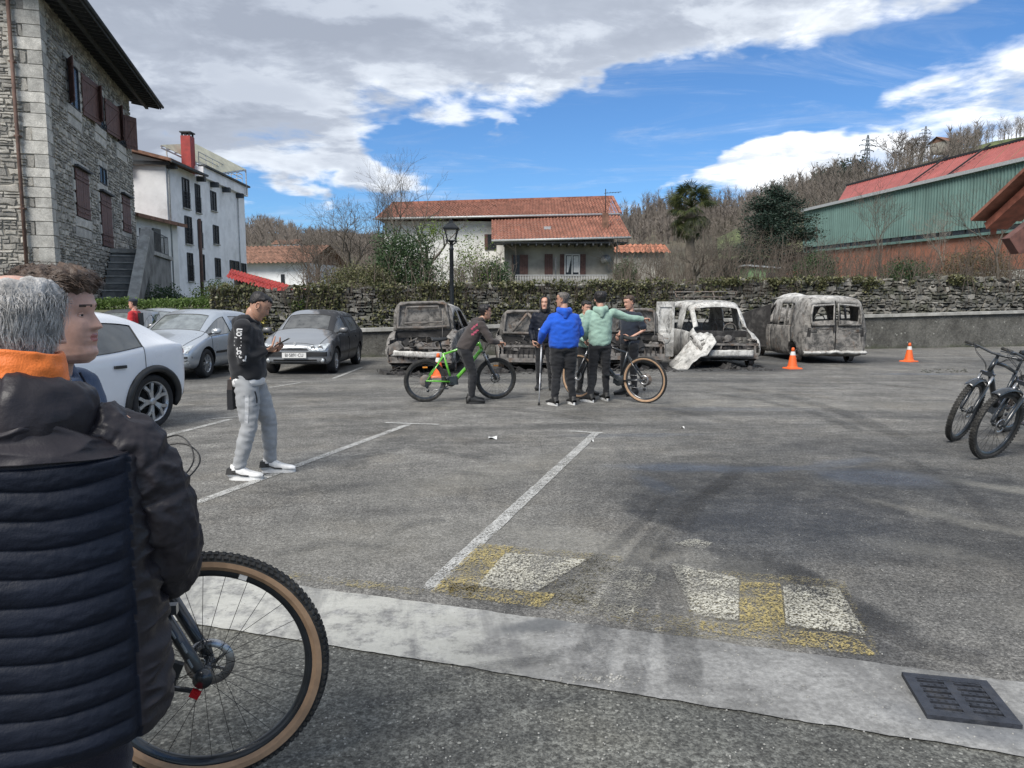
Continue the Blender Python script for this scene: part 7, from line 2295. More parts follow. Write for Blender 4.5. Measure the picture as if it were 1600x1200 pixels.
    for (s, up_, f) in ((-1, .10, .16), (-1, .05, .12), (1, .10, .20), (1, .05, .22), (1, .02, .15)):
        w_ = sb + V(.02, s * .25, .01); mb.tube(spline([w_, w_ + V(f * .7, -s * .03, up_ * .6), w_ + V(f, -s * .10, up_ * .1 - .03), w_ + V(f * .6, -s * .20, -.12), HB + V(.05, s * .02, -.02)]), .0028, 5)
    mb.build('cable', 'spoke_black', b)
    if saddle:
        sp = S_ + (S_ - BB).normalized() * .22
        mb = MB(); mb.tube([S_, sp], .0145, 8); mb.build('seat_post', 'frame_black', b)
        mb = MB(); mb.grid(lambda u, v: sp + V(-.13 + .27 * u, (v - .5) * 2 * (.075 * (1 - u) ** .9 + .018), .045 - .05 * abs(2 * v - 1) ** 2.5 - .008 * math.sin(u * 3)), 12, 8); o = mb.build('saddle', 'black_plastic', b); bake(o, [('SOLIDIFY', dict(thickness=.02))])
        mb = MB(); mb.lathe([(.085, .045), (.088, .047), (.086, .049)], tuple(BB), 'Y', 26)
        for s in (-1, 1):
            a = .6 + (0 if s > 0 else math.pi); p = BB + V(math.cos(a) * .17, s * .075, math.sin(a) * .17); mb.bar(BB + V(0, s * .06, 0), p, .018, .014); mb.box(p + V(0, s * .05, 0), (.09, .09, .016))
        mb.build('crank', 'frame_black', b)
        mb = MB(); 
        for (rr_, y) in ((.10, .028), (.085, .033), (.07, .038), (.055, .043), (.045, .048)): mb.lathe([(rr_ * .5, y), (rr_, y), (rr_, y + .002), (rr_ * .5, y + .002)], tuple(RA - V(0, .075, 0)), 'Y', 22)
        mb.build('cassette', 'ash_metal', b)
        mb = MB(); dl = RA + V(.02, -.055, -.10); mb.box(RA + V(.01, -.06, -.05), (.05, .02, .08)); mb.cyl(dl + V(0, -.01, 0), dl + V(0, .01, 0), .024, sides=10); mb.cyl(dl + V(.01, -.01, -.06), dl + V(.01, .01, -.06), .024, sides=10); mb.build('derailleur', 'frame_black', b)
        mb = MB(); mb.tube([BB + V(0, -.047, .085), RA + V(0, -.04, .06)], .004, 4); mb.tube([BB + V(0, -.047, -.085), dl + V(.02, 0, -.06)], .004, 4); mb.build('chain', 'steel', b)
        mb = MB(); mb.box(BB + V(.02, 0, .02), (.16, .09, .14), taper=.8); mb.build('motor_cover', 'frame_black', b)
    bike_wheel(b, MS @ Matrix.Translation(FA), r, tan, knobs, 28, fine=fine, refl=refl)
    bike_wheel(b, Matrix.Translation(RA), r, tan, knobs, 28, fine=False, refl=refl)
    if fender:
        mb = MB(); mb.M = MS
        def ff(u, v): a = R(60 + 65 * u); rr_ = r + .03; return FA + V(math.cos(a) * rr_, (v - .5) * .10, math.sin(a) * rr_ - .02 * abs(2 * v - 1) ** 2)
        mb.grid(ff, 10, 5); o = mb.build('mudguard', 'frame_black', b); bake(o, [('SOLIDIFY', dict(thickness=.004))])
    return b
def place_bike(label, front, heading_deg, **kw):
    """front: ground contact of the front wheel"""
    h = V(math.cos(R(heading_deg)), math.sin(R(heading_deg)), 0); p = Vector(front) - h * .745
    return bicycle(label, (p.x, p.y, 0), R(heading_deg), **kw)
B_green = place_bike('bright green mountain bike held by the leaning youth', (-.27, 12.2, 0), 18, r=.345, frame='frame_green', refl=True, steer=R(-4))
fr = V(2.12, 11.7, 0)
B_tan = place_bike('black mountain bike with tan tyre walls behind the man in the mint hoodie', tuple(fr + V(-.83, .56, 0) * 1.185), 146, r=.372, tan=True, steer=R(-14), lean=R(-3))
place_bike('farther black mountain bike with mudguard leaning at the right edge', (5.12, 8.42, 0), 212, r=.37, steer=R(6), lean=R(-14), fender=True, frame='frame_black', knobs=64)
place_bike('nearer mountain bike with pale frame and knobbly tyres at the right edge', (4.84, 7.46, 0), 210, r=.37, steer=R(-5), lean=R(-16), fender=True, frame='frame_white', knobs=64)
B_fore = place_bike('foreground mountain bike wheel with tan sidewalls beside the man in the puffer jacket', (-1.0, 2.315, 0), 12, r=.385, tan=True, steer=R(0), lean=R(0), fine=True, knobs=110, frame='frame_dark_teal')
# ================================================================== people
simple('skin', (.50, .285, .21), .5, var=.10, scale=14, sss=.12); simple('skin_tan', (.40, .225, .155), .5, var=.10, scale=14, sss=.12); simple('skin_flush', (.52, .315, .245), .48, var=.22, scale=16, sss=.15)
simple('lips', (.34, .125, .11), .45); simple('eye_white', (.55, .53, .50), .2); simple('iris', (.02, .015, .012), .1)
simple('hair_black', (.012, .010, .010), .5, var=.4, scale=40, bump=.5, bscale=120); simple('hair_brown', (.060, .038, .026), .55, var=.4, scale=40, bump=.5, bscale=120); simple('hair_grey', (.36, .35, .335), .6, var=.35, scale=30, bump=.5, bscale=120); simple('hair_greying', (.09, .08, .072), .6, var=.5, scale=40, bump=.4)
def cloth(name, col, rough=.9, var=.12, bump=.25, bs=220, sheen=.15, spec=.3):
    return simple(name, col, rough, var=var, scale=6, bump=bump, bscale=bs, sheen=sheen, spec=spec)
cloth('cloth_black', (.016, .017, .020)); cloth('cloth_blue', (.012, .085, .48)); cloth('cloth_mint', (.27, .40, .33)); cloth('cloth_navy', (.018, .024, .038)); cloth('cloth_grey', (.30, .31, .32)); cloth('cloth_brown', (.050, .042, .040)); cloth('cloth_light', (.44, .45, .46)); cloth('cloth_white', (.62, .62, .62)); cloth('cloth_hood_blue', (.055, .085, .15)); cloth('cloth_red', (.42, .02, .025)); cloth('cloth_orange', (.75, .17, .02), .6, spec=.5); cloth('cloth_trouser', (.014, .013, .022))
simple('nylon_black', (.007, .010, .019), .62, var=.2, scale=5, bump=.15, bscale=160, spec=.22); simple('nylon_brown', (.018, .016, .020), .52, var=.25, scale=4, bump=.15, bscale=70, spec=.32)
simple('shoe_black', (.02, .02, .02), .6); simple('shoe_white', (.62, .62, .61), .6); simple('phone_black', (.01, .01, .012), .15, coat=1); simple('crutch_grey', (.45, .46, .48), .4, metal=.4); simple('print_pink', (.50, .10, .16), .8)

HT_ = [(-.122, .060, -.010, .022), (-.112, .074, -.022, .040), (-.095, .0815, -.040, .052), (-.075, .081, -.052, .060), (-.055, .083, -.062, .065), (-.035, .084, -.072, .069), (-.010, .084, -.084, .072), (.015, .083, -.094, .075), (.040, .087, -.100, .077), (.065, .084, -.100, .0765), (.085, .074, -.093, .071), (.100, .056, -.078, .058), (.110, .034, -.056, .040), (.1155, .006, -.024, .012)]
def interp(tab, z, k):
    if z <= tab[0][0]: return tab[0][k]
    for a, b in zip(tab, tab[1:]):
        if z <= b[0]: s = (z - a[0]) / (b[0] - a[0]); s = s * s * (3 - 2 * s) * .35 + s * .65; return a[k] + (b[k] - a[k]) * s
    return tab[-1][k]
def head_pt(th, z, off=0.0):
    """th=0 front(+y); returns a point of the head surface"""
    yf, yb, hw = (interp(HT_, z, k) for k in (1, 2, 3))
    yc = (yf + yb) * .5; s, c = math.sin(th), math.cos(th)
    e = .88
    x = hw * math.copysign(abs(s) ** e, s); y = yc + (yf - yc if c > 0 else yc - yb) * math.copysign(abs(c) ** e, c)
    if c > 0:
        g = lambda a, b: math.exp(-(a / b) ** 2)
        f = c ** .5
        ns = 0 if z > .032 or z < -.034 else (.032 - z) / .056 if z > -.024 else max(0, (z + .034) / .010)
        y += f * (.026 * min(1, ns) * g(x, .0105 + .006 * max(0, min(1, (-z) / .02))))
        y -= .010 * (g(x - .031, .017) + g(x + .031, .017)) * g(z - .013, .012)
        y += .004 * g(x, .045) * g(z - .040, .010)
        y += .0055 * g(x, .020) * (g(z + .046, .0055) + 1.1 * g(z + .058, .006)) - .004 * g(x, .022) * g(z + .0525, .0028)
        y += .006 * g(x, .022) * g(z + .092, .014) - .003 * g(x, .03) * g(z + .074, .008)
        y += .003 * (g(x - .045, .018) + g(x + .045, .018)) * g(z + .018, .022)
    p = V(x, y, z)
    if off: p += V(x / hw if hw else 0, (y - yc) / max(.02, (yf - yb) / 2), max(0, (z - .02)) / .09).normalized() * off
    return p
def head(mb, M, detail=1, skin=0, hairmat=4):
    """skin slot 0, lips 1, eye white 2, iris 3, brow hair 4"""
    nu, nz = (72, 64) if detail > 1 else (44, 36)
    b = len(mb.f); old = mb.M; mb.M = M
    zs = [-.122 + (.2375) * (1 - math.cos(math.pi * (k / nz))) / 2 if False else -.122 + .2375 * (k / nz) for k in range(nz + 1)]
    mb.grid(lambda u, v: head_pt(2 * math.pi * u, -.122 + .2375 * v), nu, nz, skin, True, True)
    # lips and brows by place
    for fi in range(b, len(mb.f)):
        c = sum((Vector(mb.v[i]) for i in mb.f[fi]), Vector()) / len(mb.f[fi]); q = M.inverted() @ c
        if q.y > .055:
            if abs(q.x) < .023 - abs(q.z + .052) * .9 and -.064 < q.z < -.0415: mb.m[fi] = 1
            if .0105 < abs(q.x) < .048 and .032 + .004 * math.sin(abs(q.x) * 60) < q.z < .0385 + .003 * math.sin(abs(q.x) * 60): mb.m[fi] = 4
    for s in (-1, 1):
        e = V(s * .031, head_pt(.35 * s, .012).y - .0125 + .004, .012)
        mb.lathe([(.0115 * math.cos(a), .0115 * math.sin(a)) for a in [R(d) for d in (-80, -50, -20, 10, 40, 65, 88)]], tuple(e), 'Y', 12, 2, True)
        mb.lathe([(.0058, .0102), (.0048, .0116), (.0008, .0124)], tuple(e), 'Y', 10, 3, True)
        for (zz, a) in ((.0058, .0095), (-.0055, .0085)): mb.tube([e + V(-.013, a * .55, zz * .3), e + V(0, a + .002, zz), e + V(.013, a * .55, zz * .3)], .0028, 6, skin)
        # ear
        ec = V(s * .074, -.012, .002)
        for (r1, r2, t_) in ((.017, .030, .008),):
            pts = [ec + V(s * (.004 + .010 * (1 - abs(math.cos(a))) + (.006 if math.cos(a) < 0 else 0)), -math.cos(a + 2.9) * r1 * -1, math.sin(a) * r2) for a in [k * 2 * math.pi / 14 for k in range(14)]]
            mb.tube(pts, .0055, 6, skin, closed=True)
            mb.lathe([(.022, 0), (.019, s * .006), (.004, s * .004)], tuple(ec + V(0, .0, 0)), 'X', 10, skin)
        mb.tube([ec + V(s * .006, .004, -.022), ec + V(s * .006, .006, -.031)], .006, 6, skin)
    mb.M = old
def hair(parent, M, mat, th=.018, fringe=.078, seed=0, side=.018, back=-.06, top=1.0, strands=0, sweep=(0, 1, 0), name='hair', slen=.05, bald=0.0, sw=.0011):
    def mask(a, z):
        c = math.cos(a)
        line = fringe if c > .5 else (side + (fringe - side) * max(0, c) / .5) if c > 0 else side + (back - side) * min(1, -c * 1.6)
        m = max(0, min(1, (z - line) / .026 + .4 + .5 * noise.noise((a * 6, seed, z * 30))))
        if bald: m *= max(0, min(1, 1 - (z - .092 + .02 * noise.noise((a * 2, z * 20, 3))) / .02))
        return m * m * (3 - 2 * m)
    def off(a, z):
        m = mask(a, z); k = th * (.55 + .45 * max(0, min(1, (z + .02) / .08)) * top)
        
        k *= 1 + .35 * noise.noise((math.sin(a) * 4 + seed, math.cos(a) * 4, z * 30)) + .25 * noise.noise((math.sin(a) * 14, math.cos(a) * 14 + seed, z * 40))
        return -.006 + (k + .006) * m
    mb = MB(); mb.M = M
    mb.grid(lambda u, v: head_pt(2 * math.pi * u, -.08 + .1955 * v, off(2 * math.pi * u, -.08 + .1955 * v)), 72, 44, 0, True, True)
    if not bald: mb.add([head_pt(2 * math.pi * k / 16, .1155, th * top) for k in range(16)], [tuple(range(16))], 0, True)
    o = mb.build(name, mat, parent)
    if strands:
        g = random.Random(seed + 3); vs, fs, tn = [], [], []
        sw_ = Vector(sweep)
        for i in range(strands):
            a = g.uniform(0, 2 * math.pi); z = g.uniform(-.07, .1150)
            m = mask(a, z)
            if m < .5: continue
            if bald and z > .075 and g.random() < bald: continue
            p = head_pt(a, z, off(a, z) * .8); q = head_pt(a, z, off(a, z) + .02)
            n_ = (q - p).normalized(); d = (sw_ * (.9 if z > .02 else .25) + V(0, 0, -.9 if z < .05 else -.15) + V(g.gauss(0, .25), g.gauss(0, .25), g.gauss(0, .2)))
            d = (d - n_ * d.dot(n_) + n_ * g.uniform(.02, .35)).normalized(); L = slen * g.uniform(.5, 1.2)
            s = d.cross(n_).normalized() * sw * g.uniform(.6, 1.3)
            m1 = p + d * L * .5 + n_ * .003; e = p + d * L - n_ * .008 * (L / .05)
            b_ = len(vs); vs += [M @ (p - s), M @ (p + s), M @ (m1 + s * .8), M @ (m1 - s * .8), M @ (e + s * .15), M @ (e - s * .15)]
            fs += [(b_, b_ + 1, b_ + 2, b_ + 3), (b_ + 3, b_ + 2, b_ + 4, b_ + 5)]
        me = np_mesh('hair_strands', np.array([tuple(v) for v in vs]), np.array(fs), mat, True); o2 = link_mesh('hair_strands', me, parent); o2['kind'] = 'stuff'
    return o
def capsule(mb, pts, rs, sides=14, flat=1.0):
    pts = [Vector(p) for p in pts]
    d0, d1 = (pts[0] - pts[1]).normalized(), (pts[-1] - pts[-2]).normalized()
    P_ = [pts[0] + d0 * rs[0] * .85, pts[0] + d0 * rs[0] * .45] + pts + [pts[-1] + d1 * rs[-1] * .45, pts[-1] + d1 * rs[-1] * .85]
    R_ = [rs[0] * .45, rs[0] * .85] + list(rs) + [rs[-1] * .85, rs[-1] * .45]
    mb.tube(P_, R_, sides, flat=flat)
def torso(mb, sp, sh_dir, tab):
    """sp: spine points bottom..top; tab rows (t, rx, ry)"""
    sp = [Vector(p) for p in sp]; L = [(b - a).length for a, b in zip(sp, sp[1:])]; T_ = sum(L)
    def at(t):
        d = t * T_
        for i, l in enumerate(L):
            if d <= l or i == len(L) - 1: return sp[i].lerp(sp[i + 1], d / l), (sp[i + 1] - sp[i]).normalized()
            d -= l
    rings = []; n = 22
    for (t_, rx, ry) in tab:
        c, d = at(max(0, min(1, t_))); c = c + d * (t_ - max(0, min(1, t_))) * T_
        u = (Vector(sh_dir) - d * d.dot(Vector(sh_dir))).normalized(); w = u.cross(d) * -1
        rings += [c + u * math.copysign(abs(math.cos(a)) ** .8, math.cos(a)) * rx + w * math.copysign(abs(math.sin(a)) ** .9, math.sin(a)) * ry for a in [2 * math.pi * k / n for k in range(n)]]
    m = len(tab); fs = [(i * n + k, i * n + (k + 1) % n, (i + 1) * n + (k + 1) % n, (i + 1) * n + k) for i in range(m - 1) for k in range(n)]
    fs += [tuple(range(n - 1, -1, -1)), tuple((m - 1) * n + k for k in range(n))]
    mb.add(rings, fs, 0, True)
def remesh(mb, name, mat, parent, vox=.016, smooth=4, folds=0.0, fz=16.0, seed=0.0, fn=None):
    o = mb.build(name, mat, parent)
    bake(o, [('REMESH', dict(mode='VOXEL', voxel_size=vox, use_smooth_shade=True)), ('SMOOTH', dict(factor=.6, iterations=smooth))])
    if folds:
        for v in o.data.vertices:
            p = v.co
            a = noise.noise((p.x * 7 + seed, p.y * 7, p.z * fz)); b = noise.noise((p.x * 16 + seed, p.y * 16 + p.z * 10, p.z * fz * 1.1))
            v.co += v.normal * (folds * ((1 - abs(a) * 3.2) * .6 + b * .6))
    if fn: fn(o)
    if mat not in [m.name for m in o.data.materials if m]: o.data.materials.clear(); o.data.materials.append(MATS[mat])
    return o
def hand(mb, w, d, n, side, curl=.5, spread=.12, s=1.0):
    """w wrist, d direction of the fingers, n palm normal, side=+1 right / -1 left (thumb side = n x d * side)"""
    w, d = Vector(w), Vector(d).normalized(); n = Vector(n); n = (n - d * n.dot(d)).normalized(); t_ = n.cross(d) * -side
    mb.tube([w - d * .02 * s, w + d * .02 * s, w + d * .06 * s, w + d * .092 * s], [.025 * s, .033 * s, .040 * s, .036 * s], 10, 0, flat=.45) if False else None
    cs = [w - d * .02 * s, w + d * .015 * s, w + d * .05 * s, w + d * .088 * s]; hw = [.024, .030, .039, .037]; ht = [.018, .015, .014, .011]
    vs = []
    for c, a, b in zip(cs, hw, ht):
        vs += [c + t_ * math.cos(q) * a * s + n * math.sin(q) * b * s for q in [k * math.pi / 5 for k in range(10)]]
    mb.add(vs, [(i * 10 + k, i * 10 + (k + 1) % 10, i * 10 + 10 + (k + 1) % 10, i * 10 + 10 + k) for i in range(3) for k in range(10)] + [tuple(range(30, 40)), tuple(range(9, -1, -1))], 0, True)
    for k, (o_, L) in enumerate(((.028, .072), (.0095, .080), (-.009, .075), (-.027, .060))):
        p = w + d * .082 * s + t_ * o_ * s; dd = (d + t_ * (o_ * spread * 30 * .1)).normalized(); pts = [p]; a = curl * .6
        for q in range(3):
            dr = dd * math.cos(a) + n * math.sin(a); p = p + dr * L * s * (.45, .32, .23)[q]; pts.append(p); a += curl * (.9 + .1 * k)
        mb.tube(pts, [.0095 * s, .009 * s, .008 * s, .006 * s], 7, 0)
    p = w + d * .025 * s + t_ * .028 * s; pts = [p, p + (t_ * .75 + d * .6 + n * .3) * .036 * s, p + (t_ * .75 + d * .9 + n * .6 * (1 + curl)) * .050 * s, p + (t_ * .5 + d * 1.25 + n * .9 * (1 + curl)) * .060 * s]
    mb.tube(pts, [.013 * s, .011 * s, .0095 * s, .007 * s], 7, 0)
def shoe(parent, a, yaw, upper, sole, s=1.0, label=None):
    M = Matrix.Translation(a) @ Matrix.Rotation(yaw, 4, 'Z')
    prof = [(-.075, .030, .050), (-.06, .038, .075), (-.01, .038, .095), (.04, .038, .085), (.09, .044, .055), (.14, .046, .042), (.18, .040, .034), (.205, .020, .022)]
    def fn(u, v):
        i = v * (len(prof) - 1); k = min(int(i), len(prof) - 2); f = i - k
        y, w, h = (prof[k][q] * (1 - f) + prof[k + 1][q] * f for q in range(3)); t_ = 2 * math.pi * u
        return V(math.copysign(abs(math.cos(t_)) ** .45, math.cos(t_)) * w * s, y * s, (.022 + max(0, h * (.5 + .5 * math.sin(t_)))) * s)
    mb = MB(); mb.M = M; mb.grid(fn, 16, 18, 0, True, True); mb.tube([(0, -.03 * s, .05 * s), (0, -.02 * s, .12 * s)], .040 * s, 10, 0); sh = mb.build('shoe', upper, parent)
    mb = MB(); mb.M = M; n = 20
    ring = [(math.cos(2 * math.pi * k / n) * (.042 if math.sin(2 * math.pi * k / n) > -.3 else .038) * s, (.064 + .140 * math.sin(2 * math.pi * k / n)) * s, 0) for k in range(n)]
    mb.prism([(x, y, .0) for x, y, _ in ring], (0, 0, .034 * s)); mb.build('sole', sole, sh)
    mb = MB(); mb.M = M
    if label: mb.box((0, -.045 * s, .075 * s), (.088 * s, .085 * s, .05 * s), taper=.8); mb.tube([(.046 * s, .10 * s, .040 * s), (.047 * s, .04 * s, .045 * s), (.046 * s, -.03 * s, .072 * s)], .006 * s, 5); mb.tube([(-.046 * s, .10 * s, .040 * s), (-.047 * s, .04 * s, .045 * s), (-.046 * s, -.03 * s, .072 * s)], .006 * s, 5)
    for k in range(4): mb.bar((-.022 * s, (.045 + .02 * k) * s, (.098 - .012 * k) * s), (.022 * s, (.050 + .02 * k) * s, (.098 - .012 * k) * s), .005, .004)
    mb.build('laces', 'shoe_black' if label else sole, sh); return sh

BASE = dict(pel=(0, 0, .94), chest=(0, .0, 1.22), neck=(0, -.01, 1.47), head=(0, .015, 1.625), hy=0, hp=0, hr=0,
            shR=(.175, -.01, 1.395), shL=(-.175, -.01, 1.395), elR=(.245, -.02, 1.13), elL=(-.245, -.02, 1.13), wrR=(.26, .06, .88), wrL=(-.26, .06, .88),
            knR=(.105, .02, .50), knL=(-.105, .02, .50), anR=(.12, -.01, .09), anL=(-.12, -.01, .09), ftR=-8, ftL=8, hR=None, hL=None, nR=(-1, 0, 0), nL=(1, 0, 0), curl=.7)
def person(label, loc, rz, H=1.75, pose=None, skin='skin', hairm='hair_black', top='cloth_black', bottom='cloth_black', topname='hoodie', girth=1.0, hood='down', shoes=('shoe_black', 'shoe_white'), short=False, detail=1, tshirt=None, hairkw=None, bare_head=True, folds=.007, legs=1.0, hoodmat=None, cuff=True, tr_name='trousers', beard=False):
    q = dict(BASE); q.update(pose or {}); s = H / 1.75
    J = lambda k: Vector(q[k]) * s
    root = thing('person', label, 'person', loc, rz, None)
    Mh = Matrix.Translation(J('head')) @ Matrix.Rotation(R(q['hy']), 4, 'Z') @ Matrix.Rotation(R(q['hp']), 4, 'X') @ Matrix.Rotation(R(q['hr']), 4, 'Y') @ Matrix.Scale(s, 4)
    shd = (J('shR') - J('shL')).normalized(); g_ = girth
    mb = MB()
    torso(mb, [J('pel'), J('chest'), J('neck')], shd, [(-.06, .09 * s, .07 * s), (.1, .15 * s * g_, .10 * s * g_), (.4, .15 * s * g_, .10 * s * g_), (.75, .16 * s, .10 * s), (.95, .09 * s, .07 * s), (1.05, .05 * s, .05 * s)])
    for S1 in 'RL':
        capsule(mb, [J('sh' + S1), J('el' + S1), J('wr' + S1)], [.045 * s, .036 * s, .024 * s]); hp = J('pel') + shd * (.09 if S1 == 'R' else -.09) * s
        capsule(mb, [hp, J('kn' + S1), J('an' + S1)], [.075 * s, .05 * s, .036 * s])
    nb = Mh @ V(0, -.025, -.07)
    capsule(mb, [J('neck') - V(0, 0, .04 * s), nb], [.058 * s * (g_ ** .5), .052 * s * (g_ ** .5)])
    body = remesh(mb, 'body', skin, root, .013 if detail > 1 else .017, 3)
    mb = MB(); head(mb, Mh, detail)
    for S1, sd in (('R', 1), ('L', -1)):
        d = q['h' + S1]; d = Vector(d) if d else (J('wr' + S1) - J('el' + S1))
        hand(mb, J('wr' + S1), d, q['n' + S1], sd, q['curl'], s=s)
    hm = mb.mesh('head', [skin, 'lips', 'eye_white', 'iris', hairm])
    body.data.materials.clear()
    for m_ in (skin, 'lips', 'eye_white', 'iris', hairm): body.data.materials.append(MATS[m_])
    bm = bmesh.new(); bm.from_mesh(body.data); bm.from_mesh(hm); bm.to_mesh(body.data); bm.free()
    body.name = 'body'
    # trousers
    mb = MB(); tb = [(-.14, .075 * s, .07 * s), (-.05, .150 * s * g_, .115 * s * g_), (.10, .165 * s * g_, .12 * s * g_), (.26, .160 * s * g_, .115 * s * g_)]
    torso(mb, [J('pel') - V(0, 0, .06 * s), J('chest'), J('neck')], shd, tb)
    for S1 in 'RL':
        hp = J('pel') + shd * (.085 if S1 == 'R' else -.085) * s - V(0, 0, .05 * s); a_, k_ = J('an' + S1), J('kn' + S1)
        capsule(mb, [hp, hp.lerp(k_, .5), k_, k_.lerp(a_, .5), a_ + (k_ - a_).normalized() * .03 * s], [.098 * s * g_, .084 * s * g_ ** .8 * legs, .068 * s * legs, .060 * s * legs, .050 * s * legs])
    tro = remesh(mb, tr_name, bottom, root, .016, 3, folds * 1.1, 20.0, H * 3)
    # top
    t_ = [(-.10, .150 * s * g_, .118 * s * g_), (-.04, .172 * s * g_, .132 * s * g_), (.12, .180 * s * g_, .138 * s * g_), (.45, .183 * s * g_, .138 * s * g_), (.68, .190 * s * g_ ** .7, .132 * s * g_ ** .8), (.85, .190 * s * g_ ** .5, .112 * s), (.94, .125 * s, .088 * s), (1.0, .066 * s, .066 * s)]
    mb = MB(); torso(mb, [J('pel'), J('chest'), J('neck')], shd, t_)
    for S1 in 'RL':
        e_, w_ = J('el' + S1), J('wr' + S1); gg = g_ ** .5
        if short: capsule(mb, [J('sh' + S1), J('sh' + S1).lerp(e_, .78)], [.072 * s * gg, .066 * s * gg])
        else: capsule(mb, [J('sh' + S1), J('sh' + S1).lerp(e_, .5), e_, e_.lerp(w_, .5), w_ - (w_ - e_).normalized() * .02 * s], [.074 * s * gg, .066 * s * gg, .058 * s * gg, .050 * s * gg, .040 * s])
    tp = remesh(mb, topname, top, root, .015, 3, folds, 15.0, H * 7)
    hmt = hoodmat or top
    if hood == 'down':
        mb = MB(); nk = J('neck')
        for k in range(9):
            a = math.pi * (k / 8); mb_r = (.040 + .022 * math.sin(a)) * s
            c = nk + shd * math.cos(a) * .085 * s + V(0, -.075 * math.sin(a) * s, (.012 - .035 * math.sin(a)) * s)
            mb.lathe([(mb_r * math.sin(R(d)), -mb_r * 1.1 * math.cos(R(d))) for d in (8, 40, 75, 105, 140, 172)], tuple(c), 'Z', 10)
        mb.tube([nk + shd * .08 * s + V(0, .03 * s, .0), nk + V(0, .075 * s, -.03 * s), nk - shd * .08 * s + V(0, .03 * s, 0)], .022 * s, 8)
        capsule(mb, [nk + V(0, -.10 * s, -.02 * s), nk + V(0, -.12 * s, -.10 * s)], [.062 * s, .035 * s])
        remesh(mb, 'hood', hmt, root, .012, 3, .005, 20, H)
    elif hood == 'up':
        mb = MB(); mb.M = Mh
        def hf_(u, v):
            a = R(38) + (2 * math.pi - R(76)) * u; z = -.13 + .2455 * v; p = head_pt(a, min(z, .1150), .024 + .006 * noise.noise((a * 3, z * 20, H)))
            if z < -.05: p += V(p.x, p.y + .02, 0) * .25 * (-.05 - z) / .08
            return p
        mb.grid(hf_, 40, 26); mb.add([head_pt(2 * math.pi * k / 16, .1155, .024) for k in range(16)], [tuple(range(16))], 0, True)
        o = mb.build('hood', hmt, root, weld=.002); bake(o, [('SOLIDIFY', dict(thickness=.008))])
        mb = MB(); mb.tube([J('neck') + shd * .07 * s + V(0, .02, .03) * s, J('neck') + V(0, .085, .02) * s, J('neck') - shd * .07 * s + V(0, .02, .03) * s, J('neck') + V(0, -.08, .03) * s], .045 * s, 8, closed=True); mb.build('neck_gaiter', hmt, root)
    elif hood == 'none':
        mb = MB(); mb.tube([J('neck') + shd * .062 * s + V(0, .0, .015) * s, J('neck') + V(0, .062, -.005) * s, J('neck') - shd * .062 * s + V(0, .0, .015) * s, J('neck') + V(0, -.06, .02) * s], .012 * s, 6, closed=True); mb.build('collar', top, root)
    if bare_head: hair(root, Mh, hairm, **(hairkw or {}))
    for S1 in 'RL':
        a_ = J('an' + S1); shoe(root, V(a_.x, a_.y, 0) + (V(0, 0, max(0, a_.z - .09 * s))), R(q['ft' + S1]), shoes[0], shoes[1], s * 1.12, shoes[0] == 'shoe_white')
    return root, J, Mh, tp, tro

# -- man looking at his phone
mp, J, Mh, tp, tro = person('man in black hoodie and grey joggers looking down at his phone', (-2.36, 6.66, 0), R(-82), 1.72,
    dict(pel=(0, -.02, .95), chest=(0, -.04, 1.22), neck=(0, .005, 1.455), head=(0, .095, 1.575), hp=-34, hy=6, shR=(.18, -.02, 1.40), shL=(-.18, .0, 1.40), elR=(.205, -.02, 1.10), elL=(-.205, .0, 1.11),
         wrR=(.075, .155, 1.18), wrL=(-.08, .185, 1.17), hR=(-.55, .85, .12), hL=(.55, .85, .10), nR=(-.5, -.1, .9), nL=(.5, -.1, .9), curl=.75, knR=(.11, -.01, .50), knL=(-.12, .12, .50), anR=(.13, -.12, .09), anL=(-.14, .12, .09), ftR=-8, ftL=-2),
    'skin_tan', 'hair_black', 'cloth_black', 'cloth_grey', girth=1.12, detail=2, hairkw=dict(th=.013, fringe=.084, side=.048, back=-.015), tr_name='joggers', folds=.009, legs=1.12, shoes=('shoe_white', 'shoe_white'))
mb = MB(); torso(mb, [J('pel') - V(0, 0, .090), J('chest')], (1, 0, 0), [(0, .180, .136), (.1, .182, .138), (.25, .180, .135)]); mb.build('shirt_hem', 'cloth_white', mp)
mb = MB(); bv = BVHTree.FromPolygons([v.co for v in tro.data.vertices], [p.vertices[:] for p in tro.data.polygons])
def strip(bv, pts, w, axis, off=.003):
    """narrow strip laid on a surface seen along +x"""
    out = []
    for (y, z) in pts:
        for e in (-w / 2, w / 2):
            h = bv.ray_cast(V(2, y + e, z), V(-1, 0, 0)); out.append(h[0] + V(off, 0, 0) if h[0] else V(.2, y + e, z))
    return out
pts = [(-.005 - .0006 * k * k * .28, .775 - .026 * k) for k in range(11)]; st_ = strip(bv, pts, .032, 'x')
mb.add(st_, [(2 * i, 2 * i + 1, 2 * i + 3, 2 * i + 2) for i in range(len(pts) - 1)]); mb.build('side_stripe', 'cloth_light', mp)
pts = [(.06 + .01 * math.sin(k * .5), .80 - .026 * k) for k in range(6)]; mb = MB(); st_ = strip(bv, pts, .008, 'x'); mb.add(st_, [(2 * i, 2 * i + 1, 2 * i + 3, 2 * i + 2) for i in range(len(pts) - 1)]); mb.build('pocket_zip', 'cloth_black', mp)
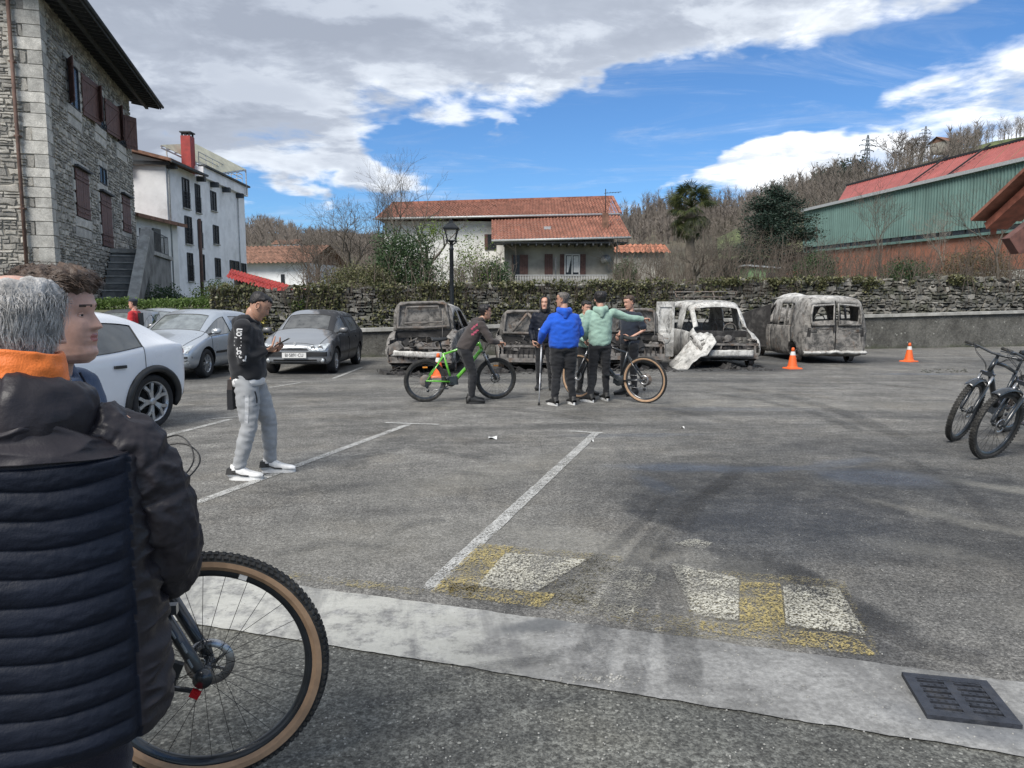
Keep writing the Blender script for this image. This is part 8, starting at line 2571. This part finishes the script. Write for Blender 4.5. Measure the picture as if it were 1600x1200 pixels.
# lettering down the sleeve: each letter laid on the sleeve surface
bv = BVHTree.FromPolygons([v.co for v in tp.data.vertices], [p.vertices[:] for p in tp.data.polygons])
path = [V(0, -.040 - .012 * math.sin(k * .35), 1.345 - .033 * k) for k in range(7)] + [V(0, -.030, 1.118), V(0, .003, 1.092), V(0, .045, 1.085)]
for k, ch in enumerate('rebellion'[::-1]):
    a = path[k]; b = path[k + 1]; d = (b - a).normalized(); h = bv.ray_cast(V(2, a.y, a.z), V(-1, 0, 0))
    if not h[0]: continue
    cu = bpy.data.curves.new('t', 'FONT'); cu.body = ch; cu.size = .078; cu.align_x = 'CENTER'; cu.align_y = 'CENTER'; cu.extrude = .0006; cu.offset = .0022
    o = bpy.data.objects.new('t', cu); COL.objects.link(o); dg = bpy.context.evaluated_depsgraph_get(); dg.update(); me = bpy.data.meshes.new_from_object(o.evaluated_get(dg)); bpy.data.objects.remove(o)
    me.materials.clear(); me.materials.append(MATS['cloth_white'])
    for v in me.vertices:      # letters read upwards along the sleeve
        lx, ly, lz = v.co
        p = V(0, a.y, a.z) - d * lx * .9 + V(0, -d.z, d.y) * ly * -1.25
        hh = bv.ray_cast(V(2, p.y, p.z), V(-1, 0, 0)); v.co = (hh[0] + V(.003 + lz, 0, 0)) if hh[0] else V(h[0].x, p.y, p.z)
    link_mesh('sleeve_letter', me, mp)
ph = thing('phone', 'black phone held in both hands by the man in the black hoodie', 'phone', tuple(Matrix.Translation(mp.location) @ Matrix.Rotation(R(-82), 4, 'Z') @ V(.0, .28, 1.225)), R(-82))
mb = MB(); mb.box((0, 0, 0), (.075, .15, .009), Matrix.Rotation(R(28), 3, 'X')); mb.build('case', 'phone_black', ph); mb = MB(); mb.box((0, -.001, .006), (.068, .14, .001), Matrix.Rotation(R(28), 3, 'X')); mb.build('screen', 'car_glass', ph)
bg_ = thing('drawstring_bag', 'black pouch hanging behind the man with the phone', 'bag', tuple(Matrix.Translation(mp.location) @ Matrix.Rotation(R(-82), 4, 'Z') @ V(.05, -.165, .63)))
mb = MB(); mb.box((0, 0, .09), (.05, .10, .18), taper=.95); mb.build('pouch', 'cloth_black', bg_); mb = MB(); mb.box((0, 0, .225), (.045, .085, .09), taper=.8); mb.build('net', 'cloth_brown', bg_); mb = MB(); mb.tube([(0, 0, .27), (.02, .02, .30)], .012, 6); mb.build('cord', 'cloth_orange', bg_)

# -- youth leaning on the green bicycle
p = V(-.66, 11.72, 0)
py_, J, Mh, tp, _ = person('youth in dark brown hoodie leaning over the green bicycle', tuple(p), R(-74), 1.68,
    dict(pel=(0, -.10, .92), chest=(0, .04, 1.15), neck=(0, .17, 1.37), head=(0, .26, 1.50), hp=0, hy=0, shR=(.17, .14, 1.30), shL=(-.17, .14, 1.30), elR=(.25, .30, 1.02), elL=(-.24, .33, 1.03), wrR=(.18, .44, 1.01), wrL=(-.22, .46, 1.01), hR=(0, 1, -.1), hL=(0, 1, -.1), nR=(0, 0, -1), nL=(0, 0, -1), curl=.9,
         knR=(.12, .02, .49), knL=(-.12, .05, .49), anR=(.13, -.02, .09), anL=(-.14, .04, .09), ftR=-5, ftL=6), 'skin_tan', 'hair_black', 'cloth_brown', 'cloth_black', hairkw=dict(th=.020, fringe=.078, side=.02), shoes=('shoe_black', 'shoe_black'), folds=.008)
mb = MB(); bv = BVHTree.FromPolygons([v.co for v in tp.data.vertices], [q.vertices[:] for q in tp.data.polygons]); rr = random.Random(5)
for k in range(7):
    y, z = -.0 + .035 * (k % 3), 1.10 + .03 * k; h = bv.ray_cast(V(2, y, z), V(-1, 0, 0))
    if h[0]: mb.box(h[0] + V(.003, 0, 0), (.006, .05, .03), Matrix.Rotation(rr.uniform(-.6, .6), 3, 'X'))
mb.build('back_print', 'print_pink', py_)
# -- hooded youth, facing the camera
person('youth in black quilted jacket with the hood up, facing the camera', (.60, 13.55, 0), R(175), 1.70, dict(hy=-8, elR=(.26, -.04, 1.12), elL=(-.26, -.04, 1.12), wrR=(.22, .08, .93), wrL=(-.22, .08, .93), anR=(.11, 0, .09)), 'skin', 'hair_black', 'nylon_black', 'cloth_black', topname='jacket', hood='up', hoodmat='cloth_black', bare_head=False, shoes=('shoe_black', 'shoe_black'), girth=1.05, folds=.010)
# -- man in the blue hoodie with a crutch
mb_, J, Mh, _, _ = person('stout man in bright blue hoodie seen from behind, leaning on a crutch', (.80, 11.45, 0), R(6), 1.75,
    dict(head=(-.02, .03, 1.63), hy=62, shL=(-.165, -.01, 1.355), shR=(.165, -.01, 1.355), elL=(-.33, -.06, 1.14), wrL=(-.36, .10, .97), hL=(-.1, .9, -.35), nL=(.3, 0, -1), elR=(.27, .04, 1.12), wrR=(.18, .22, 1.0), curl=1.0, anL=(-.14, -.02, .09), anR=(.16, .05, .09), ftL=22, ftR=8),
    'skin_tan', 'hair_greying', 'cloth_blue', 'cloth_black', girth=1.32, hairkw=dict(th=.010, fringe=.080, side=.02), legs=1.15, folds=.010)
mb = MB(); mb.M = Mh
for s in (-1, 1): mb.tube([(s * .031 + .019 * math.cos(a), .092, .012 + .015 * math.sin(a)) for a in [k * .628 for k in range(10)]], .0022, 5, closed=True); mb.bar((s * .052, .088, .014), (s * .076, -.01, .012), .003, .004)
mb.build('glasses', 'black_plastic', mb_)
cr = thing('crutch', 'grey forearm crutch in the left hand of the man in blue', 'crutch', (.42, 11.42, 0), 0)
mb = MB(); mb.tube([(.0, 0, .02), (.02, .05, .52)], .010, 8); mb.tube([(.02, .05, .50), (.04, .10, .93)], .013, 8); mb.tube([(.04, .10, .93), (.055, .02, 1.20)], .012, 8); mb.build('shaft', 'crutch_grey', cr)
mb = MB(); mb.tube([(.04, .08, .93), (.04, .20, .93)], .016, 8); mb.build('grip', 'crutch_grey', cr)
mb = MB(); mb.tube([(.10 * math.sin(a) * .6 + .055, -.0 + .06 * math.cos(a) - .0, 1.18) for a in [R(-130 + 26 * k) for k in range(11)]], .016, 6); mb.build('cuff', 'crutch_grey', cr)
mb = MB(); mb.lathe([(.022, 0), (.019, .03), (.012, .05)], sides=12); mb.build('ferrule', 'rubber', cr)
# -- man in mint hoodie pointing
person('young man in mint green hoodie seen from behind, right arm stretched out', (1.42, 11.95, 0), R(4), 1.77,
    dict(hy=6, shR=(.19, -.01, 1.42), elR=(.46, .06, 1.33), wrR=(.73, .14, 1.31), hR=(1, .3, .12), nR=(0, 0, -1), elL=(-.27, -.02, 1.14), wrL=(-.20, .16, .98), curl=.8, anL=(-.17, -.12, .09), anR=(.12, .04, .09), ftL=34, ftR=8), 'skin', 'hair_black', 'cloth_mint', 'cloth_black', girth=1.02, hairkw=dict(th=.022, fringe=.07, side=.0, back=-.055), folds=.009)
# -- youth in navy shirt
person('youth in short sleeved navy shirt looking down to the left beside the bicycle saddle', (2.03, 12.75, 0), R(128), 1.72,
    dict(head=(0, .035, 1.62), hy=-12, hp=-14, elL=(-.28, -.06, 1.15), wrL=(-.13, .12, 1.02), hL=(.6, .7, -.3), nL=(1, 0, 0), elR=(.27, -.08, 1.13), wrR=(.16, .14, 1.03), curl=.8), 'skin', 'hair_brown', 'cloth_navy', 'cloth_black', topname='shirt', hood='none', short=True, hairkw=dict(th=.016, fringe=.082, side=.03), shoes=('shoe_black', 'shoe_black'))
# -- half hidden person between the blue and mint hoodies
person('youth mostly hidden between the blue and the mint hoodies, holding the tan tyred bicycle', (1.27, 12.75, 0), R(-150), 1.62, dict(elR=(.26, .10, 1.12), wrR=(.22, .28, 1.02), elL=(-.26, .10, 1.12), wrL=(-.22, .28, 1.02), hp=-12), 'skin', 'hair_black', 'cloth_mint', 'cloth_black', shoes=('shoe_black', 'shoe_black'))
# -- far person in red jacket and cap
q = P(209, 480, 16.6)
rp, J, Mh, _, _ = person('man in red and black jacket and dark cap standing behind the silver parked cars', (q.x, 16.6, 0), R(95), 1.70, dict(hy=-4), 'skin', 'hair_black', 'cloth_red', 'cloth_black', topname='jacket', hood='none', hairkw=dict(th=.006), shoes=('shoe_black', 'shoe_black'))
mb = MB(); mb.M = Mh; mb.grid(lambda u, v: head_pt(2 * math.pi * u, .052 + .0635 * v, .012), 32, 12, 0, True, True); mb.add([head_pt(2 * math.pi * k / 16, .1155, .012) for k in range(16)], [tuple(range(16))]); mb.grid(lambda u, v: V((u - .5) * .13 * (1 - .25 * v), .085 + .07 * v - .03 * (2 * u - 1) ** 2, .060 - .02 * v), 10, 5); mb.build('cap', 'cloth_navy', rp)
mb = MB(); mb.box(J('chest') + V(0, -.14, .04), (.20, .05, .30), taper=.9); mb.build('back_panel', 'cloth_black', rp)
# ================================================================== foreground: boy in profile
pb, J, Mh, tp, _ = person('boy in blue hoodie with thick brown hair seen in profile behind the puffer jacket', (-1.25, 1.97, 0), R(-84), 1.665,
    dict(head=(0, .055, 1.605), hp=2, hy=-2, neck=(0, .0, 1.455), chest=(0, -.01, 1.2), shR=(.17, .0, 1.39), shL=(-.17, .0, 1.39), elR=(.2, .03, 1.12), elL=(-.2, .05, 1.12), wrR=(.16, .10, .88), wrL=(-.16, .10, .88)),
    'skin_flush', 'hair_brown', 'cloth_hood_blue', 'cloth_black', detail=2, girth=1.05, hairkw=dict(th=.046, fringe=.078, side=.034, back=-.04, strands=9000, slen=.038, sweep=(0, .75, .10), seed=3, sw=.0011))
mb = MB(); nk = J('neck')
mb.tube([nk + V(.03, .075, .0), nk + V(.055, .10, -.07), nk + V(.06, .115, -.2)], .0035, 6); mb.tube([nk + V(-.03, .075, .0), nk + V(-.035, .11, -.08), nk + V(-.03, .12, -.2)], .0035, 6); mb.build('drawstring', 'cloth_navy', pb)

# ================================================================== foreground: man in the puffer jacket, back to the camera
MX, MY, MR = -1.01, 1.50, R(20)
pm_, J, Mh, _, _ = person('grey haired balding man in dark puffer jacket with orange collar, seen from behind', (MX, MY, 0), MR, 1.66,
    dict(head=(0, .03, 1.600), neck=(0, .0, 1.47), hy=-6, shR=(.19, 0, 1.38), shL=(-.19, 0, 1.38), elR=(.30, .03, 1.11), elL=(-.30, .03, 1.11), wrR=(.20, .26, 1.04), wrL=(-.20, .26, 1.04)),
    'skin_flush', 'hair_grey', 'nylon_black', 'cloth_trouser', topname='inner_shirt', hood='none', detail=2, girth=1.0, hairkw=dict(th=.020, fringe=.10, side=.0, back=-.07, strands=12000, slen=.045, sweep=(.15, -.7, -.4), seed=9, bald=.93, sw=.0008))
for ch in list(pm_.children):
    if ch.name.startswith('inner_shirt'): ch.scale = (.86, .86, .97)
J_ = {}
zb, zt = .80, 1.30
def jk(u, v):
    """body of the jacket: quilted back panel between two side panels"""
    a = 2 * math.pi * u; z = .665 + .715 * v     # a=0 at +x (right), 90deg = front
    ca, sa = math.cos(a), math.sin(a)
    sh = max(0.0, (z - 1.25) / .13)
    rx = .236 * (1 - .50 * sh ** 1.7) - .018 * max(0, (z - 1.0)) ; ry = .178 * (1 - .34 * sh ** 1.6)
    rx += .012 * math.cos((z - .75) * 5); x, y = rx * math.copysign(abs(ca) ** .82, ca), ry * math.copysign(abs(sa) ** .86, sa)
    n = V(ca / rx, sa / ry, 0).normalized()
    back = sa < -.18 and abs(x) < .205
    if back and z < 1.262:
        q = (z - .665 + .004 * noise.noise((x * 7, z * 5, 2)) + .006 * math.sin(x * 20) + .10 * (x * x)) / .0560
        b = abs(math.sin(math.pi * q)) ** .55
        ed = min(1, (.205 - abs(x)) / .018)
        o = .0105 * b * ed + .0016 * noise.noise((x * 30, z * 70, 1)) * b + .0022 * noise.noise((x * 9, z * 18, 1)) + .0022 * noise.noise((x * 55, z * 9, 4)) * (1 - b) + .0012 * noise.noise((x * 80, z * 80, 2))
    else:
        e = min(1, max(0, (abs(x) - .205) / .02)) if sa < 0 else 1
        w = noise.noise((x * 9 + 2, y * 9, z * 26)); w2 = noise.noise((x * 22, y * 22, z * 50))
        o = (.010 * (1 - abs(w) * 2.6) + .004 * w2) * (e if z < 1.262 else 1) + .006
        if 1.262 <= z < 1.272 and sa < 0: o = .001
    if z < .695: o -= .012 * (.695 - z) / .03
    tilt = .012 * sa
    p = V(x, y, z + tilt * 0) + n * o
    if z > 1.27: p.z -= .070 * (abs(ca) ** 2) * sh ** 1.0 * 1.0
    return p
mb = MB(); mb.grid(jk, 260, 330, 0, True, True)
n0_ = len(mb.v)
jo = mb.mesh('jacket', ['nylon_black', 'nylon_brown'])
for p_ in jo.polygons:
    c = p_.center
    if c.z > 1.266 or abs(c.x) > .208: p_.material_index = 1
jacket = link_mesh('jacket', jo, pm_)
# sleeves: wrinkled down filled tubes
def sleeve(sd):
    A = [V(sd * .120, .0, 1.310), V(sd * .190, .0, 1.265), V(sd * .230, .01, 1.175), V(sd * .250, .02, 1.06), V(sd * .245, .07, .975), V(sd * .235, .16, .94), V(sd * .20, .25, .94), V(sd * .17, .30, .95)]
    Rr = [.064, .076, .080, .080, .078, .072, .062, .048]
    def curve(t_):
        i = t_ * (len(A) - 1); k = min(int(i), len(A) - 2); f = i - k
        p0, p1, p2, p3 = A[max(0, k - 1)], A[k], A[k + 1], A[min(len(A) - 1, k + 2)]
        q = .5 * ((2 * p1) + (p2 - p0) * f + (2 * p0 - 5 * p1 + 4 * p2 - p3) * f * f + (3 * p1 - p0 - 3 * p2 + p3) * f ** 3)
        return q, Rr[k] * (1 - f) + Rr[k + 1] * f
    def fn(u, v):
        c, r = curve(v); c2, _ = curve(min(1, v + .01)); c1, _ = curve(max(0, v - .01)); d = (c2 - c1).normalized()
        s = d.cross(V(0, 1, .2)).normalized(); w = s.cross(d); a = 2 * math.pi * u
        n = s * math.cos(a) + w * math.sin(a)
        bf = abs(math.sin(math.pi * v * 9.5)) ** .6
        k = noise.noise((c.x * 8 + math.cos(a) * 1.2, math.sin(a) * 1.4, v * 17)); k2 = noise.noise((math.cos(a) * 3.2, math.sin(a) * 3.2, v * 34)) + .5 * noise.noise((math.cos(a) * 9, math.sin(a) * 9, v * 80))
        o = .006 * bf + .010 * (1 - abs(k) * 2.8) * .6 + .004 * k2
        if v > .97: o -= .015
        return c + n * (r + o - .006)
    mb = MB(); mb.grid(fn, 110, 240, 0, True, True); return mb.build('sleeve', 'nylon_brown', pm_)
sleeve(1); sleeve(-1)
# folded hood and orange collar
def hoodf(u, v):
    a = math.pi * (.06 + .88 * u); b = 2 * math.pi * v
    R0 = .118; cx, cy = math.cos(a) * R0 * 1.05, -math.sin(a) * R0 * .82
    t_ = math.sin(a); rr_ = .036 + .042 * t_ ** 1.3
    w = noise.noise((u * 7, math.cos(b) * 1.4, math.sin(b) * 1.4)); w2 = noise.noise((u * 17, math.cos(b) * 3, math.sin(b) * 3 + 4))
    rr_ *= 1 + .10 * (1 - abs(w) * 2.6) * .6 + .05 * w2 - (.09 * math.exp(-((u - .5) / .014) ** 2) if math.sin(b) > -.6 else 0)
    n = V(math.cos(a), -math.sin(a), 0)
    return V(cx, cy, 1.370 - .030 * t_) + n * math.cos(b) * rr_ * .78 + V(0, 0, 1) * math.sin(b) * rr_ * (1 + .25 * t_) - V(0, 0, .03 * t_ * max(0, -math.sin(b)))
mb = MB(); mb.grid(lambda u, v: hoodf(u, v), 120, 48, 0, True, False); mb.build('folded_hood', 'nylon_brown', pm_)
def col_(u, v):
    a = 2 * math.pi * u; t_ = .5 - .5 * math.sin(a)
    z = 1.405 + .062 * v + .004 * math.sin(a * 3) + .012 * t_
    k = 1.0 - .10 * v; th = .006 * noise.noise((math.cos(a) * 3, math.sin(a) * 3, v * 3))
    return V(math.cos(a) * (.098 * k + th), math.sin(a) * (.088 * k + th) - .012, z)
mb = MB(); mb.grid(col_, 80, 10, 0, True, True); o = mb.build('collar_lining', 'cloth_orange', pm_); bake(o, [('SOLIDIFY', dict(thickness=.014, offset=1)), ('SUBSURF', dict(levels=1))])
